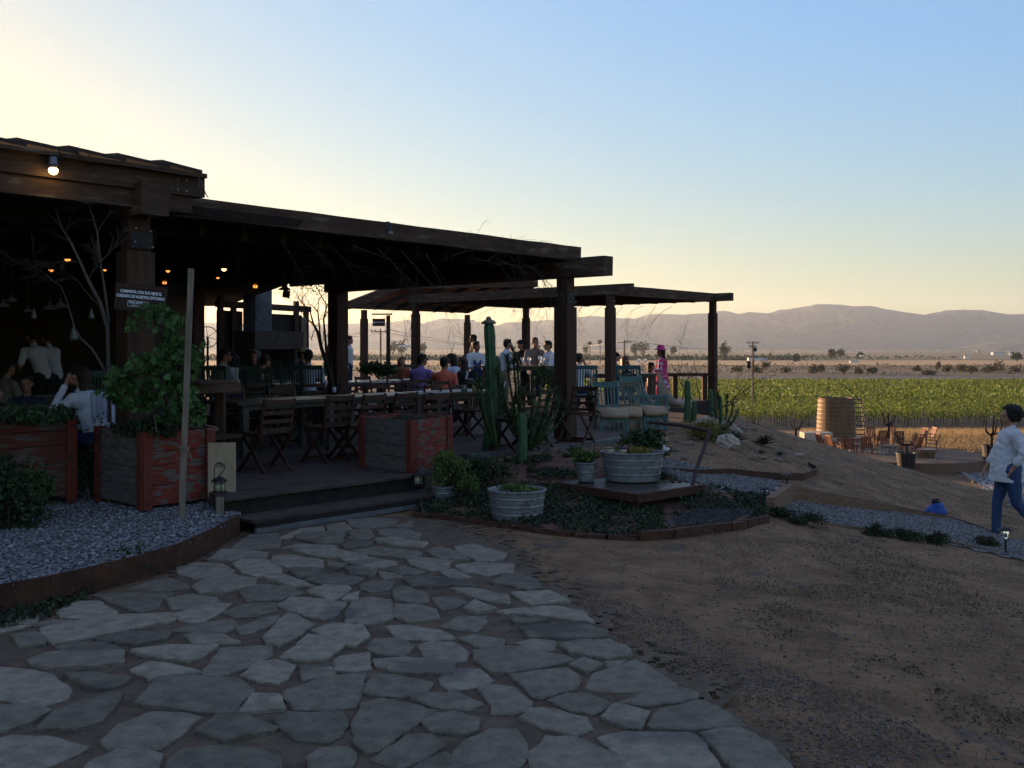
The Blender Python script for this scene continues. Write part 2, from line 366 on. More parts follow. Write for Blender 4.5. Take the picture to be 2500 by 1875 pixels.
# valley field bands (flat sheets just above the ground)
def sheet(name, poly, m, dz=.02):
    mb = MB(); n = len(poly)
    mb.add([(x, y, H(x, y)+dz) for x, y in poly], [tuple(range(n))]); return mb.build(name, m, kind='structure')
def band(name, y0, y1, c, c2, scale, x0=-1.4, x1=1.4, dz=.05, st=(1, 1, 1)):
    m = mat(name+'_soil', c, c2, .95, scale, 0, detail=8, stretch=st); mb = MB(); n = 24
    vs = []; fs = []
    for i in range(n+1):
        t = x0+(x1-x0)*i/n
        for y in (y0, y1): vs.append((t*y, y, H(0, y)+dz))
    for i in range(n): fs.append((2*i, 2*i+2, 2*i+3, 2*i+1))
    mb.add(vs, fs); return mb.build(name, m, kind='structure')
band('vineyard_soil', 86, 330, (.028, .022, .012), (.05, .038, .02), .3, dz=.03)  # soil colour darkened to carry the shadow beneath the vine foliage
band('service_road', 335, 400, (.065, .06, .06), (.10, .09, .085), .02, dz=.15)
band('scrub_field', 400, 640, (.085, .062, .035), (.16, .11, .06), .03, dz=.25)
band('golden_field', 640, 900, (.36, .22, .10), (.46, .29, .13), .006, dz=.35)
band('far_plain', 900, 5300, (.055, .055, .03), (.20, .145, .08), .0035, dz=.5, st=(.25, 1.6, 1))
# dry golden grass slope beside the patio and the lower paths
sheet('dry_grass_ground', [(8, 62), (70, 62), (80, 90), (10, 90)], mat('golden_dry_ground', (.34, .21, .10), (.46, .30, .15), .95, .8, .2, 9), .03)
# ================= mountains =================
ridge = [(-2500, 772), (-600, 770), (500, 788), (700, 792), (847, 790), (888, 789), (953, 785), (994, 781), (1030, 789), (1064, 781), (1082, 777), (1105, 779), (1155, 781),
 (1186, 793), (1213, 794), (1234, 787), (1270, 786), (1317, 783), (1406, 773), (1450, 771), (1474, 774), (1547, 778), (1582, 768), (1610, 766), (1671, 768), (1723, 765), (1761, 759), (1772, 760),
 (1805, 766), (1827, 761), (1874, 765), (1903, 757), (1946, 751), (1989, 744), (2015, 743), (2054, 744), (2083, 748), (2127, 747), (2163, 754), (2210, 762), (2257, 769), (2308, 758),
 (2351, 755), (2394, 757), (2423, 762), (2460, 768), (2500, 766), (2700, 760), (3200, 770), (5200, 775)]
near = [(1350, 856), (1480, 830), (1560, 800), (1650, 782), (1720, 771), (1761, 762)]
def interp(tab, u):
    if u <= tab[0][0]: return tab[0][1]
    for (a, va), (b, vb) in zip(tab, tab[1:]):
        if u <= b: return va+(vb-va)*(u-a)/(b-a)
    return tab[-1][1]
def mountains(name, tab, D0, D1r, D2r, u0, u1, nu, seed, rough):
    nr = 44; vs = []
    for i in range(nu+1):
        u = u0+(u1-u0)*i/nu; t = (u-CU)/F; k = math.sqrt(1+t*t)
        zr = CZ+(HV-interp(tab, u))/F*D1r
        for j in range(nr+1):
            s = j/nr
            if s < .75: y = D0+(D1r-D0)*s/.75; f = s/.75
            else: y = D1r+(D2r-D1r)*(s-.75)/.25; f = 1-(s-.75)/.25*1.0
            x = t*y
            q = noise.fractal(Vector((x*.0022+seed, y*.0009, 0)), .8, 2.1, 7)
            e = noise.fractal(Vector((x*.008+seed, y*.004, 2)), .8, 2.1, 6)
            env = math.sin(PI*min(f, 1))
            z = -10.5+(zr+10.5)*(f**.9)*(1-.55*env*abs(q)*rough)+e*16*min(1, f*2)*(1-.7*f)
            if s > .76: z = min(z, zr-2)
            if j == round(nr*.75) or abs(s-.75) < .02: z = zr+e*5
            vs.append((x, y, z))
    V = np.array(vs); n = nr+1
    ii = (np.arange(nr)[None, :]+(np.arange(nu)*n)[:, None]).ravel()
    return npmesh(name, V, np.stack([ii, ii+n, ii+n+1, ii+1], 1), M['mount'], smooth=True, kind='structure')
M['mount'] = mat('scrub_mountain', (.008, .018, .020), (.085, .092, .072), .95, .016, 0, detail=14, c3=(.02, .028, .02), s3=.05, t3=.52)
mountains('mountain_range', ridge, 5200, 7400, 8600, -900, 3000, 1100, 1.0, 1.0)
fh = [(2300, 852), (2360, 846), (2400, 836), (2440, 830), (2500, 822), (2600, 812), (2900, 806), (3500, 815)]
mountains('foothill', fh, 4300, 4900, 5300, 2300, 3500, 60, 5.0, .6)
if HAZE:
    hz = MB(); hz.box((0, 4600, 245), (19000, 11600, 520)); hm = bpy.data.materials.new('haze_air'); hm.use_nodes = True
    hn = hm.node_tree; hn.nodes.remove(hn.nodes['Principled BSDF']); pv = hn.nodes.new('ShaderNodeVolumePrincipled')
    pv.inputs['Color'].default_value = (.72, .84, .98, 1); pv.inputs['Density'].default_value = HAZE; pv.inputs['Anisotropy'].default_value = .4
    hn.links.new(pv.outputs[0], hn.nodes['Material Output'].inputs['Volume'])
    hz.build('haze', hm, kind='stuff')
# ================= flagstones =================
S = """1030,130 1080,100 1195,95 1210,120 1200,150 1060,160 1000,158|1215,105 1300,70 1395,60 1395,80 1300,90 1240,118|1280,115 1310,90 1440,88 1485,95 1475,130 1400,135|1415,60 1490,50 1515,75 1480,88 1420,86|1500,35 1600,28 1715,32 1690,58 1600,66 1520,62|1520,80 1600,72 1610,105 1580,118 1510,110|1640,75 1760,72 1815,95 1800,116 1680,104 1645,95|1705,62 1780,42 1780,66 1720,68|1225,152 1290,136 1420,142 1460,148 1340,150|1478,138 1530,124 1612,128 1580,148 1490,156|1625,120 1690,112 1845,132 1820,152 1720,141 1640,130|1270,162 1440,155 1580,186 1530,192 1380,188|1530,162 1640,148 1815,167 1810,195 1700,190 1560,178|905,205 960,165 1060,168 1150,180 1130,203 1000,206|1180,187 1250,182 1385,202 1395,235 1240,232 1185,215|1010,225 1050,210 1150,212 1205,240 1210,262 1110,278 1050,260|1470,200 1570,196 1700,217 1710,232 1600,242 1500,217|1415,214 1495,224 1460,245 1420,235|1842,170 1900,152 1985,180 2028,210 1900,203|1965,150 2050,140 2180,180 2160,208 2060,213 1995,178|1762,202 1830,198 1950,207 1930,243 1860,250 1780,225|770,240 850,215 960,222 1010,250 960,268 840,283 780,262|1255,254 1330,247 1415,257 1390,276 1290,281|1490,242 1550,237 1620,252 1610,275 1520,268|1140,284 1230,277 1310,302 1352,321 1260,318|840,325 900,283 1000,270 1100,292 1095,315 960,345 870,345|1325,292 1390,272 1480,268 1560,287 1520,316 1400,308|1635,254 1712,262 1738,277 1662,288|1740,268 1680,250 1750,236 1835,256 1800,272|1972,226 2050,218 2212,224 2212,258 2100,268 2000,253|1562,312 1620,294 1695,302 1680,330 1600,341 1567,330|1905,257 1960,248 2030,280 1950,285|1747,288 1850,279 1980,294 2062,325 1940,318 1790,323|545,330 640,302 720,283 790,302 812,328 700,336|1042,342 1110,315 1250,321 1300,347 1200,375 1070,383|1337,342 1400,319 1500,322 1508,332 1470,365 1430,382|1702,332 1760,320 1838,357 1848,385 1790,393 1712,375|1497,357 1550,346 1540,372 1484,373|405,357 540,348 742,348 690,376 680,410 600,428 520,400|722,372 820,352 928,367 948,390 840,410 752,413|1203,402 1260,366 1370,374 1488,392 1450,445 1390,463 1290,430|1528,384 1590,370 1688,383 1692,458 1600,487 1500,478 1503,430|1868,368 1960,365 2016,387 1960,410 1907,420|1952,333 2060,334 2188,363 2198,398 2080,375|758,437 860,402 996,394 940,432 880,468 820,468 768,455|973,434 1060,400 1178,395 1187,425 1090,448 1022,450|1712,403 1800,402 1878,423 1892,458 1760,468 1708,448|2012,415 2050,382 2138,420 2060,431|1148,540 1203,473 1242,439 1290,454 1347,491 1250,558 1210,573 1153,560|253,427 330,389 430,389 497,431 487,448 380,462 272,449|183,502 400,459 560,445 738,443 742,469 560,501 390,536 243,566 203,545|133,486 230,465 306,470 240,487|-60,500 80,452 172,448 120,489 20,513 -60,520|1033,492 1130,459 1211,445 1170,480 1110,508 1043,522|743,512 880,479 998,467 1017,491 960,518 830,513|1673,492 1760,486 1898,508 1960,538 1870,546 1732,543|1353,512 1440,486 1558,494 1586,536 1530,577 1440,558|1913,491 1972,452 2087,449 2097,471 2058,507 1960,498|803,532 850,521 958,528 1026,552 1024,563 862,568|413,552 560,524 740,519 700,549 590,569 470,560|53,532 150,523 197,546 187,568 92,579|253,582 330,563 448,565 516,586 430,597 292,596|578,602 720,584 930,579 858,627 800,638 720,628 640,618|888,703 894,671 953,590 1080,579 1167,579 1161,619 1060,667 960,702|1218,630 1292,573 1332,536 1400,554 1477,577 1408,632 1300,637|1593,590 1622,554 1718,552 1776,581 1738,622 1640,610|1818,571 1870,558 1968,564 2016,602 2006,637 1920,637 1842,618|1988,546 2050,534 2167,553 2166,576 2080,580|133,641 200,611 350,604 521,604 526,653 400,667 260,669 162,663|1453,641 1472,628 1587,609 1597,672 1530,682 1453,678|-80,665 0,667 150,683 228,708 296,762 286,799 150,838 110,822 0,797 -80,790|284,703 400,701 555,717 508,748 420,761 342,729|573,681 650,648 740,658 860,689 720,697 650,719|1053,701 1112,653 1190,644 1261,667 1237,718 1200,735 1120,722|1303,662 1418,660 1423,671 1312,677|1308,692 1428,675 1437,710 1312,723|1622,642 1760,631 1957,648 1947,697 1800,692 1642,669|1913,711 1981,675 2069,678 2121,720 2068,742 1950,762 1922,740|2053,602 2212,584 2430,623 2474,641 2340,667 2212,691 2132,687 2063,640|597,828 684,724 830,717 1028,730 1084,771 1036,818 1016,870 850,855 702,836|1238,771 1400,716 1575,695 1556,759 1531,831 1430,848 1282,846 1243,799|1583,774 1612,707 1700,709 1856,738 1836,773 1730,796 1622,787|1784,799 1860,789 1978,784 2074,830 1998,858 1880,838|-80,842 0,843 100,836 205,857 120,907 30,935 -80,950|169,932 243,863 370,815 478,784 520,789 477,848 437,897 330,931|1043,862 1092,789 1198,794 1221,848 1130,852|450,984 523,923 640,874 780,872 854,888 797,938 688,1015 620,1025 473,1011|864,945 942,884 1060,884 1185,932 1168,943 1060,961 970,978|1189,891 1252,869 1466,869 1486,919 1466,957 1408,990 1292,976 1222,930|1534,930 1563,834 1640,812 1758,834 1884,862 1797,908 1638,1025 1591,1033 1548,998|1834,905 1881,874 1960,866 2056,893 2056,937 1998,951 1872,942|1969,1044 2012,988 2111,935 2228,939 2264,1000 2256,1058 2190,1140 2050,1130 1980,1085|729,1075 803,1014 950,1009 1098,1016 1186,1043 1201,1106 1190,1180 960,1210 745,1180|390,1100 502,1039 620,1044 686,1054 668,1106 640,1180 400,1190|-80,1000 60,968 200,974 364,1012 298,1048 130,1120 0,1150 -80,1130|1619,1060 1692,1014 1752,964 1858,964 1900,1010 1798,1067 1720,1096|1760,1140 1803,1106 1852,1073 1920,1043 2010,1092 2040,1150 1960,1230 1800,1210|1352,1106 1333,1060 1382,1024 1497,1019 1526,1051 1498,1106 1480,1170 1380,1180|2115,301 2162,288 2214,266 2314,292 2330,325 2272,330|2242,370 2218,348 2370,343 2456,380 2300,397|2152,430 2262,414 2402,407 2510,428 2558,470 2540,475 2462,462 2312,442 2212,442|2214,459 2340,464 2358,471 2272,481 2232,480|2259,493 2342,483 2530,485 2608,512 2618,533 2540,542 2292,537|2235,562 2302,549 2389,554 2389,587 2292,589|2425,577 2502,564 2630,557 2708,592 2722,622 2612,628 2474,608|2470,660 2522,634 2593,660 2532,688|2614,644 2698,639 2674,658 2624,660|2536,754 2574,693 2652,669 2742,637 2810,673 2915,739 2812,771 2614,766|2214,703 2342,684 2450,680 2497,720 2478,758 2342,800 2304,791|2681,819 2812,775 2930,753 3006,777 2996,797 2812,831|2380,811 2452,784 2540,789 2632,825 2608,842 2562,866 2472,851|2069,757 2110,747 2215,762 2286,820 2286,848 2212,864 2124,864 2133,830|2611,884 2658,833 2792,866 2757,930 2692,920|2816,918 2854,860 3022,817 3110,853 3205,928 2962,936 2832,932|2256,889 2294,854 2392,854 2520,888 2547,930 2472,958 2362,926|2597,972 2712,945 2970,955 3028,988 3105,1106 3060,1200 2760,1190 2688,1053|3036,967 3112,945 3200,945 3318,1003 3406,1102 3440,1200 3250,1190 3096,1020|2296,1042 2364,970 2492,979 2610,1033 2688,1082 2670,1170 2330,1160"""
st = MB()
for row in S.split('|'):
    P = []
    for t in row.split():
        x, y = t.split(','); p = onz(float(x)/1.7696, 1250+float(y)/1.7696, .02); P.append(Vector((p.x, p.y)))
    c = sum(P, Vector((0, 0)))/len(P); Q = []
    P = [c+(p-c)*(1+.022/max((p-c).length, .08)) for p in P]
    for i in range(len(P)):
        a, b = P[i], P[(i+1) % len(P)]; L = (b-a).length; n = max(1, int(L/.045))
        for k in range(n):
            q = a.lerp(b, k/n); nrm = Vector((-(b-a).y, (b-a).x)).normalized()
            Q.append(q+nrm*(random.uniform(-.006, .006)+.012*noise.noise(Vector((q.x*9, q.y*9, 0))))*(1 if k else .4))
    ar = sum(Q[i].x*Q[(i+1) % len(Q)].y-Q[(i+1) % len(Q)].x*Q[i].y for i in range(len(Q)))
    if ar < 0: Q = Q[::-1]
    n = len(Q); h = random.uniform(.018, .034); tx, ty = random.uniform(-.012, .012), random.uniform(-.012, .012)
    hz_ = lambda q: h+tx*(q.x-c.x)+ty*(q.y-c.y)+.004*noise.noise(Vector((q.x*6, q.y*6, 1)))
    ins = [c+(q-c)*(1-.012/max((q-c).length, .05)) for q in Q]
    vs = [(q.x, q.y, -.05) for q in Q]+[(q.x, q.y, hz_(q)-.007) for q in Q]+[(q.x, q.y, hz_(q)) for q in ins]
    fs = [(i, (i+1) % n, n+(i+1) % n, n+i) for i in range(n)]+[(n+i, n+(i+1) % n, 2*n+(i+1) % n, 2*n+i) for i in range(n)]
    fs.append(tuple(range(2*n, 3*n))); st.add(vs, fs)
st.build('flagstone_paving', M['stone'], kind='structure')
jm = mat('joint_sand', (.085, .064, .044), (.150, .112, .076), .95, 7, .5, 40)
jp = [(p.x, p.y) for p in (onz(u, v) for u, v in ((-300, 1640), (60, 1530), (330, 1425), (500, 1340), (620, 1290), (900, 1262), (1080, 1262), (1240, 1330), (1380, 1440), (1500, 1520), (1700, 1680), (1960, 1880), (2100, 2100), (-700, 2100)))]
def inpoly(x, y, P):
    c = False; n = len(P); j = n-1
    for i in range(n):
        xi, yi = P[i][0], P[i][1]; xj, yj = P[j][0], P[j][1]
        if ((yi > y) != (yj > y)) and x < (xj-xi)*(y-yi)/(yj-yi)+xi: c = not c
        j = i
    return c
jv = {}; jl = []; jf = []
def jid(i, j):
    if (i, j) not in jv: jv[(i, j)] = len(jl); jl.append((i*.04+random.uniform(-.008, .008), j*.04+random.uniform(-.008, .008), .006+.003*noise.noise(Vector((i*.3, j*.3, 0)))))
    return jv[(i, j)]
for i in range(-110, 60):
    for j in range(60, 270):
        x, y = i*.04, j*.04; k_ = .22*noise.noise(Vector((x*2.5, y*2.5, 0)))+random.gauss(0, .11)
        if inpoly(x+k_, y+k_*.3, jp): jf.append((jid(i, j), jid(i+1, j), jid(i+1, j+1), jid(i, j+1)))
npmesh('joint_sand', np.array(jl), np.array(jf), jm, kind='structure', smooth=True)
# ================= scatter helpers =================
def inpoly(x, y, P):
    c = False; n = len(P); j = n-1
    for i in range(n):
        xi, yi = P[i][0], P[i][1]; xj, yj = P[j][0], P[j][1]
        if ((yi > y) != (yj > y)) and x < (xj-xi)*(y-yi)/(yj-yi)+xi: c = not c
        j = i
    return c
def sample(P, n):
    x0, x1 = min(p[0] for p in P), max(p[0] for p in P); y0, y1 = min(p[1] for p in P), max(p[1] for p in P); out = []
    while len(out) < n:
        x, y = random.uniform(x0, x1), random.uniform(y0, y1)
        if inpoly(x, y, P): out.append((x, y))
    return out
OCT = np.array([(1, 0, 0), (0, 1, 0), (-1, 0, 0), (0, -1, 0), (0, 0, 1), (0, 0, -1)], float)
OF = np.array([(0, 1, 4), (1, 2, 4), (2, 3, 4), (3, 0, 4), (1, 0, 5), (2, 1, 5), (3, 2, 5), (0, 3, 5)])
CUB = np.array([(-1, -1, -1), (1, -1, -1), (1, 1, -1), (-1, 1, -1), (-1, -1, 1), (1, -1, 1), (1, 1, 1), (-1, 1, 1)], float)*.7
def rotm(n):
    q = rng.normal(size=(n, 4)); q /= np.linalg.norm(q, axis=1)[:, None]; a, b, c, d = q.T
    return np.stack([1-2*(c*c+d*d), 2*(b*c-d*a), 2*(b*d+c*a), 2*(b*c+d*a), 1-2*(b*b+d*d), 2*(c*d-b*a), 2*(b*d-c*a), 2*(c*d+b*a), 1-2*(b*b+c*c)], 1).reshape(n, 3, 3)
def pebbles(name, pts, s0, s1, m, flat=.6, parent=None, **tags):
    P = np.array(pts, float); n = len(P); s = rng.uniform(s0, s1, (n, 1, 1))*rng.uniform(.6, 1.3, (n, 6, 1))
    V = OCT[None]*s*rng.uniform(.7, 1.3, (n, 1, 3)); V = np.einsum('nij,nkj->nki', rotm(n), V); V[:, :, 2] *= flat
    V += P[:, None, :]; Fc = OF[None]+(np.arange(n)*6)[:, None, None]
    return npmesh(name, V.reshape(-1, 3), Fc.reshape(-1, 3), m, parent, **tags)
LEAF = np.array([(0, 0, 0), (.5, .28, .06), (1, 0, -.05), (.5, -.28, .06)], float)
LOBE = np.array([(0, 0, 0), (.05, .42, 0), (.38, .30, .04), (.62, .52, -.02), (.66, .2, .04), (1, 0, -.06), (.66, -.2, .04), (.62, -.52, -.02), (.38, -.30, .04), (.05, -.42, 0)], float)
def leaves(name, pts, s0, s1, m, parent=None, shape=LEAF, upb=0.0, smooth=False, **tags):
    P = np.array(pts, float); n = len(P); Rm = rotm(n)
    if upb:   # bias the leaf plane to face upwards
        a = rng.uniform(0, 2*PI, n); t = rng.normal(0, upb, n); r_ = rng.normal(0, upb, n)
        ca, sa, ct, st_, cr, sr = np.cos(a), np.sin(a), np.cos(t), np.sin(t), np.cos(r_), np.sin(r_); Z = np.zeros(n); O = np.ones(n)
        Rz = np.stack([ca, -sa, Z, sa, ca, Z, Z, Z, O], 1).reshape(n, 3, 3)
        Ry = np.stack([ct, Z, st_, Z, O, Z, -st_, Z, ct], 1).reshape(n, 3, 3)
        Rx = np.stack([O, Z, Z, Z, cr, -sr, Z, sr, cr], 1).reshape(n, 3, 3); Rm = Rz @ Ry @ Rx
    V = shape[None]*rng.uniform(s0, s1, (n, 1, 1)); V = np.einsum('nij,nkj->nki', Rm, V)+P[:, None, :]
    k = len(shape); Fc = np.arange(n*k).reshape(n, k)
    return npmesh(name, V.reshape(-1, 3), Fc, m, parent, smooth, **tags)
def blades(name, pts, h0, h1, wd, m, parent=None, lean=.5, **tags):
    P = np.array(pts, float); n = len(P); h = rng.uniform(h0, h1, n); a = rng.uniform(0, 2*PI, n); l = rng.uniform(0, lean, n)*h; b = rng.uniform(0, 2*PI, n)
    w_ = np.stack([np.cos(a), np.sin(a), 0*a], 1)*wd/2; t = np.stack([np.cos(b)*l, np.sin(b)*l, h], 1)
    V = np.stack([P-w_, P+w_, P+t], 1); return npmesh(name, V.reshape(-1, 3), np.arange(3*n).reshape(n, 3), m, parent, **tags)
def cloud(c, r, n, hollow=.55, clump=0):
    out = []; c = Vector(c)
    if not hasattr(r, '__len__'): r = (r, r, r)
    cs = [Vector((random.gauss(0, .45), random.gauss(0, .45), random.gauss(0, .45))) for _ in range(clump)] if clump else None
    while len(out) < n:
        if cs:
            q = random.choice(cs)+Vector((random.gauss(0, .2), random.gauss(0, .2), random.gauss(0, .2)))
            if q.length > 1.1: continue
        else:
            q = Vector((random.uniform(-1, 1), random.uniform(-1, 1), random.uniform(-1, 1)))
            if q.length > 1 or q.length < hollow*random.random(): continue
        out.append((c.x+q.x*r[0], c.y+q.y*r[1], c.z+q.z*r[2]))
    return out
# ================= gravel bed on the left with rusty rim =================
rimpx = [(-350, 1560), (0, 1500), (120, 1476), (222, 1450), (330, 1422), (434, 1388), (520, 1345), (583, 1306)]
rim = [onz(u, v, 0) for u, v in rimpx]
bedp = [(p.x, p.y) for p in rim]+[(-2.66, 9.45), (-3.3, 10.6), (-4.2, 11.0), (-5.9, 10.2), (-9, 6.6), (-9, 4.2)]
gb = MB(); gb.prism(bedp, -.05, .165); gb.build('gravel_bed', M['gravel'], kind='structure')
pts = [(x, y, .172+random.uniform(-.004, .012)) for x, y in sample([(p.x, p.y) for p in rim[1:]]+[(-2.72, 9.45), (-3.3, 10.5), (-4.2, 10.9), (-5.9, 10.1), (-6, 6)], 15000)]
pebbles('gravel_stones', pts, .010, .026, M['gravel'], kind='stuff')
rm = MB()
for a, b in zip(rim, rim[1:]): rm.beam((a.x, a.y, .09), (b.x, b.y, .09), .022, .215, seg=2, wob=.002)
rm.build('steel_edging', M['rust'], label='long curved rusty steel edging around the gravel bed', category='edging')
# ================= lower gravel path =================
def ringpath(pxs, name, m, n, s0, s1, dz=.012, raise_=0):
    P = [gnd(u, v) for u, v in pxs]; poly = [(p.x, p.y) for p in P]
    mb = MB(); c = sum(P, Vector())/len(P)
    # fine patch following the terrain
    xs_ = [p[0] for p in poly]; ys_ = [p[1] for p in poly]; stp = .2; fs = []; vs = {}; vl = []
    def vid(i, j):
        if (i, j) not in vs:
            x, y = i*stp, j*stp; vs[(i, j)] = len(vl); vl.append((x, y, H(x, y)+dz+raise_))
        return vs[(i, j)]
    for i in range(int(min(xs_)/stp)-1, int(max(xs_)/stp)+1):
        for j in range(int(min(ys_)/stp)-1, int(max(ys_)/stp)+1):
            if inpoly((i+.5)*stp, (j+.5)*stp, poly): fs.append((vid(i, j), vid(i+1, j), vid(i+1, j+1), vid(i, j+1)))
    mb.add(vl, fs); mb.build(name, m, smooth=True, kind='structure')
    pebbles(name+'_stones', [(x, y, H(x, y)+dz+raise_+.008) for x, y in sample(poly, n)], s0, s1, m, kind='stuff')
    return poly
ringpath([(1909, 1250), (1923, 1223), (2191, 1253), (2326, 1270), (2448, 1311), (2700, 1380), (2650, 1440), (2500, 1370), (2225, 1304), (2055, 1284), (1940, 1264)], 'lower_gravel_path', M['gravel2'], 11000, .010, .024)
ringpath([(1560, 1112), (1660, 1130), (1750, 1150), (1909, 1178), (1868, 1212), (1780, 1205), (1680, 1180), (1560, 1150), (1500, 1120)], 'upper_gravel_path', M['gravel2'], 6000, .010, .022)
ringpath([(1640, 1280), (1700, 1255), (1790, 1245), (1850, 1262), (1780, 1288), (1660, 1298)], 'bed_gravel_patch', M['gravel3'], 1800, .008, .018, raise_=.045)
ringpath([(2310, 1146), (2394, 1148), (2520, 1160), (2560, 1230), (2470, 1240), (2400, 1186)], 'patio_gravel_path', M['gravel2'], 1500, .05, .10)
# timbers
def board_line(pxs, h, w, name, m, label, sink=.1, top=True):
    P = [gnd(u, v) for u, v in pxs]; mb = MB()
    for (a, b), (ha, hb) in zip(zip(P, P[1:]), zip(h, h[1:])):
        d = (b-a); d.z = 0; nn = Vector((-d.y, d.x, 0)).normalized()*w/2
        za, zb = a.z, b.z
        vs = [a-nn+Vector((0, 0, -sink)), a+nn+Vector((0, 0, -sink)), b+nn+Vector((0, 0, -sink)), b-nn+Vector((0, 0, -sink)),
              a-nn+Vector((0, 0, ha)), a+nn+Vector((0, 0, ha)), b+nn+Vector((0, 0, hb)), b-nn+Vector((0, 0, hb))]
        mb.add(vs, [(3, 2, 1, 0), (4, 5, 6, 7), (0, 1, 5, 4), (1, 2, 6, 5), (2, 3, 7, 6), (3, 0, 4, 7)])
    return mb.build(name, m, label=label, category='retaining timber')
board_line([(1926, 1222), (2020, 1233), (2191, 1252), (2326, 1270), (2400, 1292), (2470, 1320)], [.20, .17, .10, .05, .045, .04], .05, 'retaining_timber', M['timber'], 'long timber board holding back the slope above the lower gravel path')
board_line([(1880, 1255), (1927, 1222)], [.19, .21], .10, 'retaining_timber', M['timber'], 'short thick timber step between two solar path lights')
board_line([(1940, 1266), (2055, 1287), (2225, 1307), (2440, 1352)], [.02, .025, .03, .04], .04, 'retaining_timber', M['timber'], 'low timber edging on the near side of the lower gravel path')
board_line([(1650, 1187), (1750, 1206), (1868, 1213)], [.02, .02, .02], .04, 'retaining_timber', M['timber'], 'thin timber edging between upper gravel path and dark ground cover')
board_line([(1480, 1150), (1600, 1150), (1700, 1160), (1780, 1160), (1880, 1172), (1960, 1172), (1990, 1160), (1995, 1150), (1975, 1135)], [.03, .05, .07, .09, .11, .10, .09, .07, .05], .03, 'curved_edging', M['rust'], 'curved rusty metal edging around the agave bed on the slope')
board_line([(2300, 1145), (2340, 1150), (2365, 1170), (2380, 1180)], [.12, .12, .14, .14], .2, 'retaining_timber', M['stake'], 'sunlit pale timber edging beside the far gravel path')
# ================= ground-cover bed with brick edge =================
bpx = [(1010, 1262), (1100, 1270), (1200, 1284), (1300, 1298), (1400, 1310), (1480, 1316), (1555, 1320), (1640, 1314), (1740, 1300), (1820, 1288), (1872, 1273)]
edge = [gnd(u, v) for u, v in bpx]
bk = MB()
for a, b in zip(edge, edge[1:]):
    L = (b-a).length; n = max(1, int(L/.22)); d = (b-a)/n
    for k in range(n): 
        p = a+d*(k+.03); q = a+d*(k+.97); lo_ = -.035 if p.x < .9 else 0; bk.beam((p.x, p.y, p.z+.02+lo_), (q.x, q.y, q.z+.02+lo_), .08, .13+random.uniform(-.02, .012), wob=.006)
bk.build('brick_edging', M['brick'], label='low curved red brick edging along the front of the ground cover bed', category='edging')
bed_poly = [(p.x, p.y) for p in edge]+[(gnd(u, v).x, gnd(u, v).y) for u, v in ((1880, 1225), (1700, 1197), (1560, 1150), (1420, 1120), (1300, 1118))]+[(-.2, 12.6), (-1.0, 11.15)]
mb = MB(); stp = .15; vs = {}; vl = []; fs = []
def bedz(x, y): return H(x, y)+.045+.03*noise.noise(Vector((x*2, y*2, 0)))
def vid(i, j):
    if (i, j) not in vs: vs[(i, j)] = len(vl); vl.append((i*stp, j*stp, bedz(i*stp, j*stp)))
    return vs[(i, j)]
for i in range(-12, 45):
    for j in range(50, 110):
        if inpoly((i+.5)*stp, (j+.5)*stp, bed_poly): fs.append((vid(i, j), vid(i+1, j), vid(i+1, j+1), vid(i, j+1)))
mb.add(vl, fs); mb.build('planting_bed', M['bedsoil'], smooth=True, kind='structure')
gp = [onz(u, v, .24) for u, v in ((1640, 1285), (1700, 1250), (1790, 1240), (1850, 1265))]
pts = []
for x, y in sample(bed_poly, 34000):
    p = (x*F/y+CU, HV+(CZ-bedz(x, y))*F/y)
    if 1620 < p[0] < 1830 and 1246 < p[1] < 1292 and noise.noise(Vector((x*3, y*3, 0))) < .35: continue
    if p[1] < 1185 and noise.noise(Vector((x*1.5, y*1.5, 5))) < .28: continue
    if noise.noise(Vector((x*2.2, y*2.2, 8))) < -.32: continue
    pts.append((x, y, bedz(x, y)+random.uniform(0, .05)*(1+noise.noise(Vector((x*3, y*3, 9))))))
leaves('ground_cover', pts, .02, .055, M['cover'], upb=.7, kind='stuff')
# ================= deck and steps =================
E0 = onz(535, 1216, DK); E1 = onz(1030, 1155, DK); SD = (E1-E0).normalized(); SN = Vector((SD.y, -SD.x, 0))   # SN points to the camera side
deckp = [(E0.x, E0.y), (E1.x, E1.y), (-.66, 13.2), (.9, 14.75), (1.87, 15.8), (2.15, 18.7), (2.6, 22.6), (5.6, 27.1), (3.5, 31.5), (-4, 37), (-22, 33), (-22, 13), (-10, 4.6), (-5.9, 10.1), (-4.3, 11.2), (-3.5, 10.5)]
d = MB(); d.prism(deckp, -.3, DK); d.build('deck', M['deck'], kind='structure')
ed = MB()
for a, b in ((deckp[2], deckp[3]), (deckp[3], deckp[4])): ed.beam((a[0]+.06, a[1]-.07, DK-.1), (b[0]+.06, b[1]-.07, DK-.1), .12, .21, wob=.004)
ed.build('deck_kerb', M['concrete'] if 0 else M['greyboard'], label='worn pale kerb along the right edge of the deck', category='kerb')
b = MB(); sk0, sk1 = Vector((2.6, 22.6, 0)), Vector((5.6, 27.1, 0)); b.beam(sk0+Vector((.03, -.02, -.02)), sk1+Vector((.03, -.02, -.02)), .03, .62, seg=5, wob=.004); b.build('added_dark_skirt', M['riser'], label='dark board skirt added to darken the side of the deck below the rail', category='skirting')  # extra dark board, added so the grey deck side looks dark
t = thing('entrance_steps', 'two low dark wooden steps up to the restaurant deck', 'steps', (E0.x, E0.y, 0))
def loc(o, p): return (Vector(p)-o.location)
def relbeam(mb, o, a, b, w_, h_, **k): return mb.beam(loc(o, a), loc(o, b), w_, h_, **k)
mb = MB(); relbeam(mb, t, E0+SN*.03-UP*(.10), E1+SN*.03-UP*(.10), .05, .18, wob=.003, seg=4); mb.build('riser', M['riser'], t)
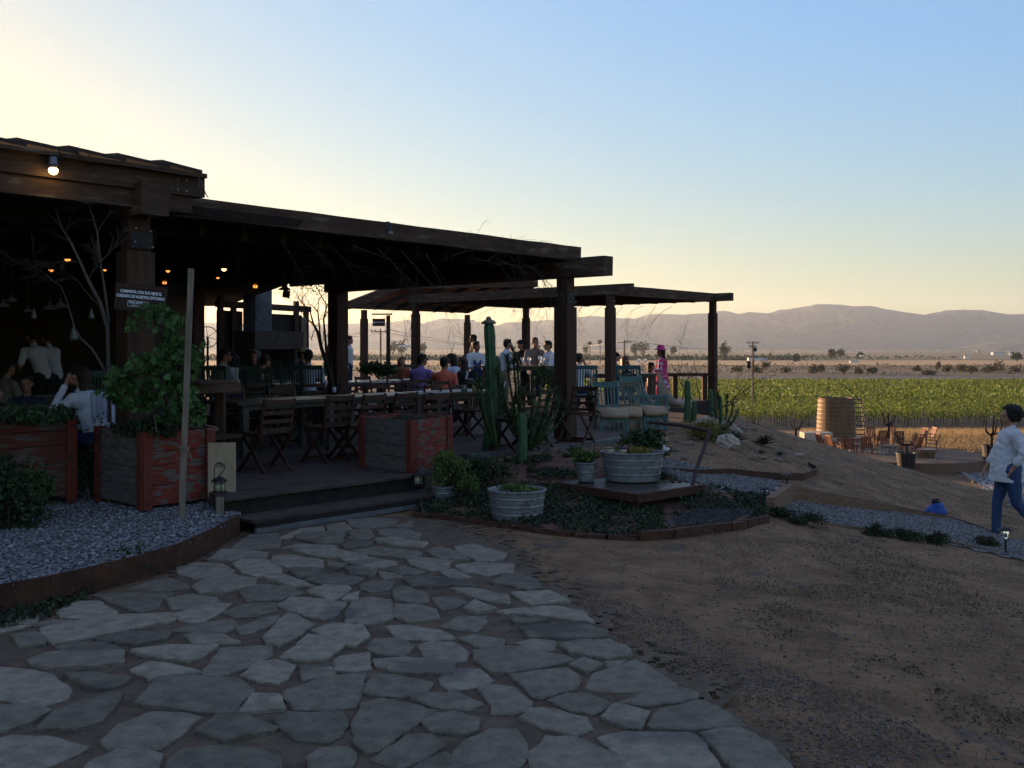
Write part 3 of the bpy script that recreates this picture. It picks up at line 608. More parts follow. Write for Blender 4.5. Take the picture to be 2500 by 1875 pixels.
mb = MB(); relbeam(mb, t, E0+SN*.02-UP*.012, E1+SN*.02-UP*.012, .16, .03, wob=.002, seg=4); mb.build('nosing', M['deck'], t)
T0 = E0+SN*.25; T1 = E1+SN*.25
mb = MB(); relbeam(mb, t, Vector((T0.x, T0.y, .118))+SD*.1, Vector((T1.x, T1.y, .118)), .40, .03, seg=4, wob=.002); mb.build('tread', M['deck'], t)
mb = MB(); relbeam(mb, t, Vector((T0.x, T0.y, .085))+SN*.2+SD*.12, Vector((T1.x, T1.y, .085))+SN*.2, .04, .05, seg=5, wob=.003); mb.build('board', M['riser'], t)
mb = MB(); relbeam(mb, t, Vector((T0.x, T0.y, .035))+SN*.21+SD*.12, Vector((T1.x, T1.y, .035))+SN*.21, .04, .05, seg=5, wob=.003); mb.build('board', M['greyboard'], t)
# ================= main pergola =================
P1 = Vector((.86, 15.5, 0)); BB, BT, AB, AT = 2.89, 3.19, 3.18, 3.40
def sq_post(mb, c, w1, w2, z0, z1, upper=None, rough=.004):
    """square post with sides along D1/D2"""
    rot = Matrix.Rotation(AZ1, 3, 'Z')
    c = Vector(c)
    if upper: mb.box((c.x, c.y, (z0+upper)/2), (w2, w1, upper-z0), rot); mb.box((c.x, c.y, (upper+z1)/2), (w2*.78, w1*.78, z1-upper), rot)
    else: mb.box((c.x, c.y, (z0+z1)/2), (w2, w1, z1-z0), rot)
def bolts(mb, pts, n, r=.012):
    for p in pts:
        p = Vector(p); mb.tube([p, p+n*.012], r, 6)
pg = thing('timber_pergola', 'large dark timber pergola with heavy beams roofing the main dining deck', 'pergola', (P1.x, P1.y, DK))
def L(p): return Vector(p)-pg.location
def part(name, m, fn, root=pg, **k):
    mb = MB(); fn(mb)
    mb.v = [tuple(Vector(q)-root.location) for q in mb.v]; return mb.build(name, m, root, **k)
part('post', M['post'], lambda b: sq_post(b, P1, .25, .27, DK, BB, 2.42))
p0c = Vector((-3.78, 9.95, 0))
P0 = at(331, 900, 9.95); P0 = Vector((P0.x, P0.y, 0))
part('post', M['post'], lambda b: sq_post(b, P0, .30, .24, DK-.2, 3.14, 2.75))
P2 = P1+D2*5.82; P3 = P1+D2*11.2
part('post', M['post'], lambda b: sq_post(b, P2, .28, .30, DK, BB))
part('post', M['post'], lambda b: sq_post(b, P3, .28, .30, DK, AB))
A0 = P1-D2*.02+D1*(-6.9); A1 = P1+D1*.28
def beamA(b): b.beam(A0+UP*3.29, A1+UP*3.29-UP*.0, .2, .22, seg=16, wob=.006)
oA = part('beam', M['beam'], beamA)
part('beam', M['beam'], lambda b: b.beam(P1-D2*.85+UP*3.04, P2+D2*.3+UP*3.04, .24, .30, seg=10, wob=.004))
# cross beam stub at the left post and its upper beam
part('beam', M['beam'], lambda b: b.beam(P0+D2*1.6+UP*3.26, P0-D2*.42+UP*3.26, .30, .32, seg=3, wob=.005))
C0 = P0-D2*.20
part('beam', M['beam'], lambda b: b.beam(C0-D1*2.6+UP*3.46, C0+D1*.62+UP*3.46, .18, .20, seg=8, wob=.004))
part('beam', M['beam'], lambda b: b.beam(C0-D1*2.6+D2*.03+UP*3.27, C0+D1*.5+D2*.03+UP*3.27, .16, .18, seg=6, wob=.004))
def boltparts(root, groups):
    for P, n, r in groups:
        for p in P: part('bolt', M['galv'], lambda b: b.tube([Vector(p), Vector(p)+n*.012], r, 6), root)
boltparts(pg, [([P1-D1*.15+UP*2.60+D2*s for s in (-.05, .05)], -D1, .014), ([P1-D2*.16+UP*z+D1*s for z in (2.62, 2.50) for s in (-.06, .06)], -D2, .012),
 ([A1-D1*.22-D2*.11+UP*3.24, A1-D1*.12-D2*.11+UP*3.24], -D2, .014), ([C0+D1*s-D2*.10+UP*z for s in (.30, .40) for z in (3.51, 3.40)], -D2, .012),
 ([P0-D2*.16+D1*s+UP*z for s, z in ((-.08, 2.98), (.08, 2.96), (-.09, 2.84), (.1, 2.80))], -D2, .012)])
for c_, s_ in ((P0-D2*.125+UP*2.86, (.012, .24, .16)), (P1-D2*.112+UP*2.55, (.012, .2, .2))): part('bracket', M['iron'], lambda b: b.box(c_, s_, Matrix.Rotation(AZ1, 3, 'Z')))
# roof slab over everything, with a gap that lets the sky in
far = [(-4.7, 20.9), (-9.86, 33), (-32, 33), (-32, 2), (-9.5, 2.3)]
a0 = P1-D2*.12-D1*.0
outer = [(a0.x-.1, a0.y+.1), far[0], far[1], far[2], far[3], (-8.2, 4.2), ((P0-D2*.05).x, (P0-D2*.05).y)]
hole = [(at(380, 701, 22.7).x, 22.7), (at(412, 683, 20.1).x, 20.1), (at(445, 672, 19.0).x, 19.0), (at(446, 689, 21.0).x, 21.0), (at(432, 703, 23.0).x, 23.0)]
def roof(b):
    tr = tessellate_polygon([[Vector((*p, 0)) for p in outer], [Vector((*p, 0)) for p in hole]]); al = outer+hole; n = len(al)
    vs = [(x, y, 3.20) for x, y in al]+[(x, y, 3.30) for x, y in al]; fs = []
    for t_ in tr:
        a, b_, c = (Vector(al[i]) for i in t_); q = tuple(t_) if (b_-a).cross(c-a) > 0 else tuple(t_)[::-1]
        fs += [tuple(i+n for i in q), q[::-1]]
    for i in range(len(outer)): j = (i+1) % len(outer); fs.append((i, j, n+j, n+i))
    for i in range(len(hole)): j = (i+1) % len(hole); o = len(outer); fs.append((o+i, o+j, n+o+j, n+o+i))
    b.add(vs, fs)
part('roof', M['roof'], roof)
def rafters(b):
    for k in range(12):
        s = P1-D1*(.3+k*.55)+D2*.2
        if k < 12: b.beam(s+UP*3.11, s+D2*(6.8)+UP*3.11, .06, .16)
    for k in range(16):
        s = C0-D1*2.2+D2*(.9+k*.8); b.beam(s+UP*3.12, s+D1*9+UP*3.12, .07, .14)
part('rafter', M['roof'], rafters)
# raised tiled roof above the left part
for k in range(8):
    s = C0-D2*.18-D1*(3.2-k*.47)+UP*3.59
    L0 = .56 if k < 7 else .45
    part('roof_tile', M['rooftop'], lambda b: b.add([s+UP*random.uniform(0, .006)+D2*y+D1*x+UP*(z+y*.10+(.0 if x else .042)) for z in (0, .035) for x, y in ((0, 0), (L0, 0), (L0, 3.2), (0, 3.2))], [(3, 2, 1, 0), (4, 5, 6, 7), (0, 1, 5, 4), (1, 2, 6, 5), (2, 3, 7, 6), (3, 0, 4, 7)]))
part('fascia', M['beam'], lambda b: b.beam(C0-D1*2.65-D2*.12+UP*3.572, C0+D1*.60-D2*.12+UP*3.572, .12, .04, seg=8, wob=.005))
# back of the left building: kitchen walls (dark boards)
kb = thing('kitchen_building', 'dark board walled kitchen behind the left dining area', 'building', (-14, 18, DK))
wl = MB()
def wall(a, b, z0, z1, th=.15): wl.beam(Vector((a[0], a[1], (z0+z1)/2))-kb.location, Vector((b[0], b[1], (z0+z1)/2))-kb.location, th, z1-z0)
wall((-7.6, 19.5), (-19, 10.0), 0, 3.2); wall((-19, 10.0), (-14, 3.5), 0, 3.2); wall((-7.6, 19.5), (at(470, 800, 28).x, 28), 0, at(0, 706, 26).z)
wall((-32, 24), (-30, 2), -1, 4.4)
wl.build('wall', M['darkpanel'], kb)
b = MB(); b.prism([(-19, 10), (-8, 19.6), (-10.5, 32), (-31, 32), (-31, 4), (-14.5, 4)], 3.35, 4.3); b.v = [tuple(Vector(q)-kb.location) for q in b.v]; b.build('roof', M['rooftop'], kb)
# ================= flood lamps on the beam =================
def flood(u, v, Y, lit, label, dirv):
    p = at(u, v, Y); t = thing('flood_lamp', label, 'lamp', p, 0, 'flood lamps on the pergola beams')
    b = MB(); b.tube([Vector((0, 0, .07)), Vector((0, 0, 0)), dirv*.05], [.035, .04, .045], 12); b.build('housing', M['enamel'] if lit else M['iron'], t, smooth=True)
    b = MB(); b.ell(dirv*.06, (.042, .042, .04)); b.build('lens', M['lamp_bright'] if lit else M['glass'], t, smooth=True)
    b = MB(); b.tube([Vector((0, 0, .06)), Vector((0, 0, .09)), D2*.09+UP*.09], .012, 6); b.build('bracket', M['iron'], t)
flood(130, 402, 8.95, True, 'lit round flood lamp glowing under the left roof beam', Vector((.15, -.3, -.95)).normalized())
flood(950, 560, 12.1, False, 'unlit dark flood lamp clamped to the long beam', Vector((.2, -.5, -.85)).normalized())
# ================= second and third pergola =================
Cc = Vector((2.38, 23.3, 0)); Rr = Cc+D1*4.9; Ll = Cc+D2*6.9; Fx = Rr+D2*6.9; ZB, ZT = 3.06, 3.30
p2 = thing('timber_pergola', 'lighter square timber pergola beyond the main roof with a flat roof', 'pergola', (Cc.x, Cc.y, DK))
for c in (Cc, Rr, Ll, Fx): part('post', M['post'], lambda b: sq_post(b, c, .19, .20, DK-.6, ZB, 2.74), p2)
part('beam', M['beam'], lambda b: b.beam(Cc-D2*.65+UP*3.18-D1*.02, Ll+D2*.2+UP*3.18-D1*.02, .16, .24, seg=6, wob=.004), p2)
part('beam', M['beam'], lambda b: b.beam(Cc-D1*.1+UP*3.17-D2*.0, Rr+D1*.1+UP*3.17, .16, .24, seg=6, wob=.004), p2)
part('beam', M['beam'], lambda b: b.beam(Rr-D2*.6+UP*3.18, Fx+D2*.3+UP*3.18, .16, .22), p2)
part('beam', M['beam'], lambda b: b.beam(Ll-D1*.1+UP*3.17, Fx+D1*.2+UP*3.17, .16, .22), p2)
def slab2(b):
    q = [Cc+D1*.1+D2*.1, Rr-D1*.08+D2*.05, Fx, Ll-D2*.05+D1*.1]; b.prism([(v.x, v.y) for v in q], 3.10, 3.22)
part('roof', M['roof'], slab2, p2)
part('rafter', M['roof'], lambda b: [b.beam(Cc+D2*(.6+k*.62)+UP*3.1, Rr+D2*(.6+k*.62)+UP*3.1, .07, .1) for k in range(10)], p2)
boltparts(p2, [([Cc-D2*.11+UP*z+D1*s for s in (-.04, .04) for z in (2.9, 2.8)]+[Rr-D2*.11+UP*2.92], -D2, .014)])
a, b_, c, d_ = at(855, 744, 30), at(975, 697, 32), at(1305, 692, 34), at(1140, 757, 38)
p3 = thing('timber_pergola', 'tilted brown boarded pergola roof furthest back behind the flat one', 'pergola', (a.x, a.y, DK))
def slab3(b):
    n = (b_-a).cross(d_-a).normalized(); n = n if n.z > 0 else -n
    q = [a, b_, c, d_]; b.add([v+n*.02 for v in q]+[v+n*.09 for v in q], [(0, 1, 2, 3), (7, 6, 5, 4), (0, 4, 5, 1), (1, 5, 6, 2), (2, 6, 7, 3), (3, 7, 4, 0)])
part('roof', M['brownboard'], slab3, p3)
for s, e in ((a, b_), (b_, c), (a, d_), (d_, c)): part('beam', M['beam'], lambda b: b.beam(s-(e-s).normalized()*.1, e+(e-s).normalized()*.1, .16, .24), p3)
part('rafter', M['roof'], lambda b: [b.beam(a.lerp(d_, k/6)-UP*.08, b_.lerp(c, k/6)-UP*.08, .1, .13) for k in range(1, 6)], p3)
for u, Y in ((889, 32.5), (1141, 37.2)):
    q = at(u, 800, Y); zt = q.z
    part('post', M['post'], lambda b: sq_post(b, Vector((q.x, q.y, 0)), .19, .20, -1.0, 3.05, 2.75), p3)
# ================= fireplace and screen =================
fr0 = Vector((at(537, 0, 25.5).x, 25.5, 0)); fr1 = Vector((at(750, 0, 29.0).x, 29.0, 0)); FD = (fr1-fr0).normalized(); FN = Vector((FD.y, -FD.x, 0)); FL = (fr1-fr0).length
fp = thing('fireplace_screen', 'dark outdoor fireplace wall with stone mantel and corrugated chimney', 'fireplace', (fr0.x, fr0.y, DK))
def fpos(u, dn=0):   # point along the frame seen at u
    k = (u-CU)/F; s = (k*fr0.y-fr0.x)/(FD.x-k*FD.y); return fr0+FD*s+FN*dn
part('beam', M['post'], lambda b: b.beam(fr0-FD*.1+UP*2.93, fr1+FD*.1+UP*2.93, .16, .17), fp)
for u, z1 in ((538, 3.15), (570, 2.85), (723, 3.15), (747, 2.85)):
    q = fpos(u); part('post', M['post'], lambda b: b.box((q.x, q.y, (DK+z1)/2), (.13, .13, z1-DK), Matrix.Rotation(-.9, 3, 'Z')), fp)
part('post', M['pole'], lambda b: b.beam(fpos(735, .1)+UP*DK, fpos(735, .1)+UP*2.68, .12, .12), fp)
part('panel', M['darkpanel'], lambda b: b.beam(fpos(541, -.15)+UP*1.5, fpos(601, -.15)+UP*1.5, .05, 2.55), fp)
part('panel', M['darkpanel'], lambda b: b.beam(fpos(637, -.15)+UP*1.5, fpos(746, -.15)+UP*1.5, .05, 2.5), fp)
s0, s1 = fpos(569, .25), fpos(690, .25)
part('mantel', M['stoneface'], lambda b: (b.beam(s0+UP*1.98, s1+UP*1.98, .95, .5, seg=6, wob=.02)), fp)
part('hearth', M['stoneface'], lambda b: (b.beam(s0+UP*1.0, fpos(588, .25)+UP*1.0, .9, 1.45), b.beam(fpos(672, .25)+UP*1.0, s1+UP*1.0, .9, 1.45), b.beam(fpos(588, -.1)+UP*1.0, fpos(672, -.1)+UP*1.0, .1, 1.45)), fp)
def chim(b):
    c0, c1 = fpos(597, .35), fpos(638, .35); n = 26; vs = []
    for z in (2.22, 3.9):
        for i in range(n+1):
            vs.append(c0.lerp(c1, i/n)+FN*(.02*math.cos(i*PI))+UP*z)
        vs += [c1-FN*.4+UP*z, c0-FN*.4+UP*z]
    m = n+3; b.add(vs, [(i, (i+1) % m, m+(i+1) % m, m+i) for i in range(m)])
part('chimney', M['corrugated'], chim, fp)
# ================= writing =================
def text_mesh(s, size, width=1.0, bold=0.0):
    cu = bpy.data.curves.new('txt', 'FONT'); cu.body = s; cu.size = size; cu.align_x = 'CENTER'; cu.align_y = 'CENTER'; cu.offset = bold; cu.extrude = .0015
    o = bpy.data.objects.new('txt', cu); COL.objects.link(o); dg = bpy.context.evaluated_depsgraph_get()
    me = bpy.data.meshes.new_from_object(o.evaluated_get(dg)); bpy.data.objects.remove(o); me.materials.clear()
    for v in me.vertices: v.co.x *= width
    return me
def lettering(name, s, size, parent, pos, width=1.0, bold=0.0, m=None):
    me = text_mesh(s, size, width, bold); o = link(name, me, m or M['lettering'], parent); o.location = pos; o.rotation_euler = (R(90), 0, 0); return o
c0 = at(344, 728, 9.6)
sg = thing('notice_sign', 'brown wooden notice sign with white Spanish capitals on the left post', 'sign', c0, R(18))
sg.rotation_euler = (0, R(5), R(16))
Wd, Hd = .455, .235
b = MB(); b.box((0, 0, 0), (Wd+.03, .02, Hd+.03)); b.build('board', M['signwood'], sg)
b = MB()
for z in (-Hd/2+.01, Hd/2-.01): b.box((0, -.012, z), (Wd, .006, .006))
for x in (-Wd/2, Wd/2): b.box((x, -.0123, 0), (.006, .006, Hd-.02))
b.build('trim', M['signtrim'], sg)
lettering('lettering', 'COMPARTA CON SUS HIJOS EL', .040, sg, (0, -.013, .055), .70, .0010)
lettering('lettering', 'CUIDADO DE NUESTRO ENTORNO', .040, sg, (0, -.013, .008), .70, .0010)
lettering('lettering', 'FINCA ALTOZANO', .028, sg, (-.02, -.013, -.052), .68, .0006)
lettering('lettering', 'RANCHO CAMPESTRE', .013, sg, (-.02, -.013, -.077), .95)
b = MB()
for z in (-.034, -.088): b.box((-.02, -.0125, z), (.19, .003, .003))
for x in (-.115, .075): b.box((x, -.0125, -.061), (.003, .003, .057))
b.build('logo_frame', M['lettering'], sg)
# second sign
q = at(948, 800, 34); s2 = thing('direction_sign', 'small dark hanging sign with a left arrow on its own wooden post', 'sign', (q.x, q.y, 0))
zt = at(0, 770, 34).z
b = MB(); b.box((0, 0, (zt-3)/2+.0), (.13, .13, zt+3)); b.build('post', M['post'], s2)
b = MB(); b.box((-.22, 0, at(0, 770.5, 34).z+.05), (.72, .08, .05)); b.build('arm', M['post'], s2)
z1, z2 = at(0, 778, 34).z, at(0, 796, 34).z
b = MB(); b.box((-.335, 0, (z1+z2)/2), (.44, .03, z1-z2)); b.build('panel', M['signwood'], s2)
b = MB()
for x in (-.52, -.15): b.box((x, 0, z1+.045), (.012, .012, .10))
b.build('hanger', M['iron'], s2)
lettering('lettering', 'SANITARIOS', .085, s2, (-.285, -.02, (z1+z2)/2), .62)
b = MB(); zc = (z1+z2)/2; b.add([(-.53, -.02, zc), (-.485, -.02, zc+.05), (-.465, -.02, zc+.04), (-.495, -.02, zc+.01), (-.45, -.02, zc+.01), (-.45, -.02, zc-.01), (-.495, -.02, zc-.01), (-.465, -.02, zc-.04), (-.485, -.02, zc-.05)], [tuple(range(9))])
b.build('arrow', M['lettering'], s2)
# ================= background: vineyard, trees, poles, sheds =================
def vine_leafpts(n, h0, h1): return [(random.gauss(0, .16), random.uniform(-.75, .75), random.uniform(h0, h1)+.12*random.gauss(0, 1)) for _ in range(n)]
M['vine'] = mat('vineyard_leaf', (.075, .12, .018), (.17, .22, .030), .6, .35, island=.6, trans=.4, c3=(.13, .085, .03), s3=.12, t3=.70)
protos = []
for k in range(4):
    v = thing('grape_vine', 'leafy green grape vine at the near ends of the vineyard rows', 'vine', (0, 0, 0), 0, 'vines at the near edge of the vineyard')
    leaves('foliage', vine_leafpts(110, .85, 1.75), .12, .26, M['vine'], v)
    b = MB(); b.tube([(0, 0, -.1), (.03, .05, .4), (0, 0, .95)], [.05, .04, .03], 5); b.tube([(.05, -.6, -.1), (.05, -.6, 1.5)], .025, 4); b.build('trunk', M['barkdk'], v)
    protos.append(v)
VAZ = R(2.5); vd = Vector((math.sin(VAZ), math.cos(VAZ), 0)); cnt = 0; rest = []
for r_ in range(-6, 62):
    x0 = 14+r_*2.35
    for k in range(150):
        y = 91+k*1.45; x = x0+vd.x*(y-91); u = x/y*F+CU
        if u < 560 or u > 2640 or y > 325: continue
        if u < 1500 and k < 2: pass
        p = (x+random.uniform(-.1, .1), y+random.uniform(-.15, .15))
        if k < 5 and u > 1700 and cnt < 260:
            src = protos[cnt % 4]; z = H(*p)
            if cnt < 4: src.location = (*p, z); src.rotation_euler = (0, 0, -VAZ)
            else: dup(src, (*p, z), -VAZ+random.choice((0, PI)))
            cnt += 1
        else: rest.append((p[0], p[1], H(*p)))
lp = []
for (x, y, z) in rest:
    n = int(26*min(1, (130/y)**1.1))+9; s = 1+.0*y
    hh = 1.65*(1+.15*noise.noise(Vector((x*.06, y*.06, 0))))
    for _ in range(n): lp.append((x+random.gauss(0, .15), y+random.uniform(-.75, .75), z+random.uniform(.75, hh)+.1*random.gauss(0, 1)))
far_ = [p for p in lp if p[1] > 150]; nr_ = [p for p in lp if p[1] <= 150]
leaves('vineyard_rows', nr_, .18, .33, M['vine'], kind='stuff')
leaves('far_vineyard_rows', far_, .4, .72, M['vine'], kind='stuff')
# bushes / trees
def tree(name, label, cat, u, vb, vt, wpx, Y, m, n, ls, trunk=True, group=None, yz=None):
    z0 = H(at(u, 0, Y).x, Y); top = at(u, vt, Y).z; x = at(u, 0, Y).x; h = top-z0; wd = wpx/F*Y/2
    t = thing(name, label, cat, (x, Y, z0), 0, group)
    base = .25*h if trunk else .05*h
    pts = []
    for k in range(6):
        c = Vector((random.uniform(-.5, .5)*wd, random.uniform(-.5, .5)*wd, base+(h-base)*random.uniform(.3, .72)))
        pts += cloud(c, (wd*.6, wd*.6, (h-base)*.33), n//6, .3)
    leaves('crown' if trunk else 'foliage', pts, ls*.6, ls, m, t)
    b = MB()
    if trunk: b.tube([(0, 0, -.3), (0, 0, h*.6)], [wd*.09+.06, .04], 6)
    for k in range(5): a_ = random.uniform(0, 6.28); b.tube([(0, 0, h*.12*(1 if trunk else .2)), (math.cos(a_)*wd*.45, math.sin(a_)*wd*.45, h*.65)], [wd*.05+.02, .02], 5)
    b.build('trunk' if trunk else 'stem', M['barkdk'], t); return t
far_t = [(1570, 833, 36, 1150, 'rounded grove of hazy trees beside the road to the right of centre'), (1550, 838, 22, 1200, 'small hazy tree just left of the rounded grove'), (1770, 835, 32, 900, 'tall dark rounded tree right behind the far deck post'), (980, 827, 26, 1100, 'hazy tree clump seen through the pergola above a long shed'),
 (960, 832, 24, 1150, 'lower hazy tree left of the clump above the long shed'), (1030, 838, 20, 1150, 'small hazy tree behind the second pergola post'), (1310, 828, 24, 1200, 'pale hazy tree behind the seated men'), (2030, 852, 16, 1000, 'round dark tree standing left in the middle plain'), (2052, 852, 20, 1020, 'broad dark tree right beside another in the middle plain'),
 (2102, 860, 12, 1000, 'little lone tree near a white hut in the plain'), (2483, 857, 22, 800, 'dark round tree at the far right by the white shed'), (1942, 865, 14, 800, 'small dark tree beyond the white shed at the utility pole'), (1645, 845, 14, 1200, 'tiny hazy tree in the middle of the far plain'), (1430, 840, 14, 1300, 'small hazy tree left of the palms')]
for u, vt, wp, Y, lab in far_t: tree('tree', lab, 'tree', u, 0, vt, wp, Y, M['leafdk'], 260, 3.2, True, 'scattered trees in the plain')
for u, vt, lab in ((1440, 838, 'slim far fan palm left of its twin'), (1465, 834, 'slim far fan palm right of its twin')):
    Y = 700; q = at(u, vt, Y); z0 = H(q.x, Y); t = thing('palm_tree', lab, 'tree', (q.x, Y, z0), 0, 'fan palms in the plain')
    b = MB(); b.tube([(0, 0, 0), (0, 0, q.z-z0)], [.35, .25], 6); b.build('trunk', M['barkdk'], t)
    leaves('crown', cloud((0, 0, q.z-z0), (1.6, 1.6, 1.2), 60), 1, 1.8, M['leafdk'], t)
M['scrub'] = mat('dry_scrub_leaf', (.07, .065, .025), (.13, .10, .045), .9, .02, island=.4, trans=.2)
bush_lab = ['olive green scrub bush beyond the vineyard', 'broad dark scrub bush beyond the vineyard', 'low brown scrub bush beyond the vineyard']
for i, (u, vt, wp, Y) in enumerate([(1985, 892, 26, 430), (2005, 890, 24, 450), (2060, 890, 40, 440), (2098, 894, 22, 430), (1870, 882, 20, 520), (2265, 903, 34, 410), (2345, 889, 26, 460), (2372, 893, 26, 440), (2435, 880, 40, 470), (2415, 892, 36, 450), (2480, 895, 34, 460), (2130, 898, 24, 430), (2310, 890, 26, 470), (1920, 895, 26, 450), (1800, 893, 30, 460), (2238, 893, 22, 480), (2290, 883, 10, 520), (1850, 896, 24, 440)]):
    side = 'right above the vat' if 1970 < u < 2110 else ('near the utility pole' if u < 1970 else 'above the walking woman')
    tree('scrub_bush', '%s %s scrub bush beyond the vineyard %s' % (('small', 'middling', 'large')[min(2, int(wp//18))], ('olive green', 'dark')[i % 2], side), 'bush', u, 0, vt, wp, Y, M['scrub'], 260, 1.3, False, 'scrub bushes beyond the vineyard')
# scrub belt and orchard bands as stuff
pts = []
for _ in range(9000):
    y = random.uniform(410, 640); x = random.uniform(-1.0, .62)*y; h = 3.6*max(0, noise.noise(Vector((x*.03, y*.03, 0)))+.25)
    pts.append((x, y, H(x, y)+random.uniform(0, h)))
leaves('scrub_belt', pts, .9, 2.0, M['scrub'], kind='stuff')
pts = []
for _ in range(9000):
    y = random.uniform(900, 1300); x = random.uniform(-1.0, .62)*y
    if noise.noise(Vector((x*.002, y*.004, 7))) < -.15+(.35 if x/y > .35 else 0): continue
    pts.append((x, y, -9.9+random.uniform(0, 2.2)))
for _ in range(2500):
    y = random.uniform(2200, 3600); x = random.uniform(-1, .62)*y; pts.append((x, y, -9.9+random.uniform(0, 3)))
leaves('orchard_belt', pts, 2, 4.5, M['leafdk'], kind='stuff')
pts = []
for _ in range(12000):
    y = random.uniform(900, 920)+random.uniform(0, 12); x = random.uniform(-1.0, .3)*y; pts.append((x, y, -9.9+random.uniform(0, 4.5)))
leaves('near_orchard_belt', pts, 1.5, 3.5, M['leafdk'], kind='stuff')
# utility poles
def upole(u, vt, vb, Y, lab, arms, tr=False):
    q = at(u, vt, Y); z0 = H(q.x, Y)-.3; t = thing('utility_pole', lab, 'utility pole', (q.x, Y, z0), 0, 'utility poles'); h = q.z-z0
    b = MB(); b.tube([(0, 0, 0), (0, 0, h)], [.16, .11], 8); b.build('pole', M['pole'], t)
    b = MB()
    for dz, w_ in arms: b.box((0, 0, h-dz), (w_, .12, .12))
    b.build('crossarm', M['pole'], t)
    b = MB()
    for dz, w_ in arms:
        for s in (-.48, -.25, .25, .48): b.tube([(s*w_, 0, h-dz), (s*w_, 0, h-dz+.28)], .05, 5)
    b.build('insulator', M['iron'], t)
    if tr:
        b = MB(); b.tube([(-.55, 0, h*.64), (-.55, 0, h*.64+.9)], .28, 10); b.build('transformer', M['iron'], t, smooth=True)
        b = MB(); b.box((.2, 0, h-1.1), (.6, .1, .5)); b.build('switch_box', M['iron'], t)
    return q
qa = upole(1838, 833, 0, 125, 'tall wooden utility pole with transformer standing at the vineyard', [(.25, 1.5), (.75, .9)], True)
qb = upole(1524, 831, 0, 150, 'utility pole with a wide crossarm behind the lounge chairs', [(.3, 2.0)])
qc = upole(929, 803, 0, 120, 'utility pole seen through the pergola behind the hanging sign', [(.35, 2.4)])
upole(1882, 846, 0, 480, 'thin distant utility pole right of the white shed', [(.4, 2)])
wr = MB()
def wire(a_, b_, sag, r=.02):
    wr.tube([a_.lerp(b_, k/16)-UP*(4*sag*(k/16)*(1-k/16)) for k in range(17)], r, 4)
for s in (-1.1, 1.1):
    o = Vector((s, 0, -.1)); wire(qc+o, at(1330, 832, 420)+o, 2.5, .03); wire(qc+o, at(600, 783, 70)+o, 1.0, .02)
wire(qb, at(1850, 847, 700), 2, .05); wire(qb, at(1200, 842, 300), 1.5, .03)
wr.build('power_line', M['iron'], label='thin sagging power lines strung between the far poles', category='power line')
# sheds
def shed(u, v, wpx, hpx, Y, lab, m, roofm):
    q = at(u, v, Y); wd = wpx/F*Y; h = max(hpx/F*Y, 1); z0 = q.z-h/2
    t = thing('shed', lab, 'shed', (q.x, Y, z0), 0, 'white sheds in the plain')
    b = MB(); b.box((0, 0, h*.4), (wd, wd*.35, h*.8)); b.build('wall', m, t)
    b = MB(); b.box((0, 0, h*.9), (wd*1.04, wd*.38, h*.2), None, .9); b.build('roof', roofm, t)
M['shedw'] = mat('white_shed_paint', (.62, .60, .56), (.72, .70, .66), .8, 3)
M['shedb'] = mat('grey_blue_shed', (.28, .31, .36), (.36, .38, .42), .8, 3)
for a_ in [(1845, 876, 38, 9, 560, 'long low white shed behind the tall utility pole', M['shedw'], M['rooftop']), (1867, 877, 14, 8, 562, 'grey blue end shed joined to the long low white shed', M['shedb'], M['shedb']), (2085, 883, 20, 5, 620, 'small white hut right of the vat beyond the scrub', M['shedw'], M['shedb']),
 (2104, 869, 10, 4, 800, 'tiny white canopy beside the little lone tree', M['shedw'], M['shedw']), (2389, 858, 9, 5, 1500, 'bright yellowish hut below the foothill', M['concrete'], M['concrete']), (2437, 863, 30, 6, 1000, 'long white warehouse at the far right', M['shedw'], M['shedb']), (2468, 864, 8, 6, 1000, 'short white building between the warehouse and a round tree', M['shedw'], M['shedb']),
 (2360, 872, 12, 8, 900, 'pale blue plant building with a tower in the plain', M['shedw'], M['shedb']), (992, 845, 36, 5, 1050, 'long white shed seen through the pergola', M['shedw'], M['shedw'])]: shed(*a_)
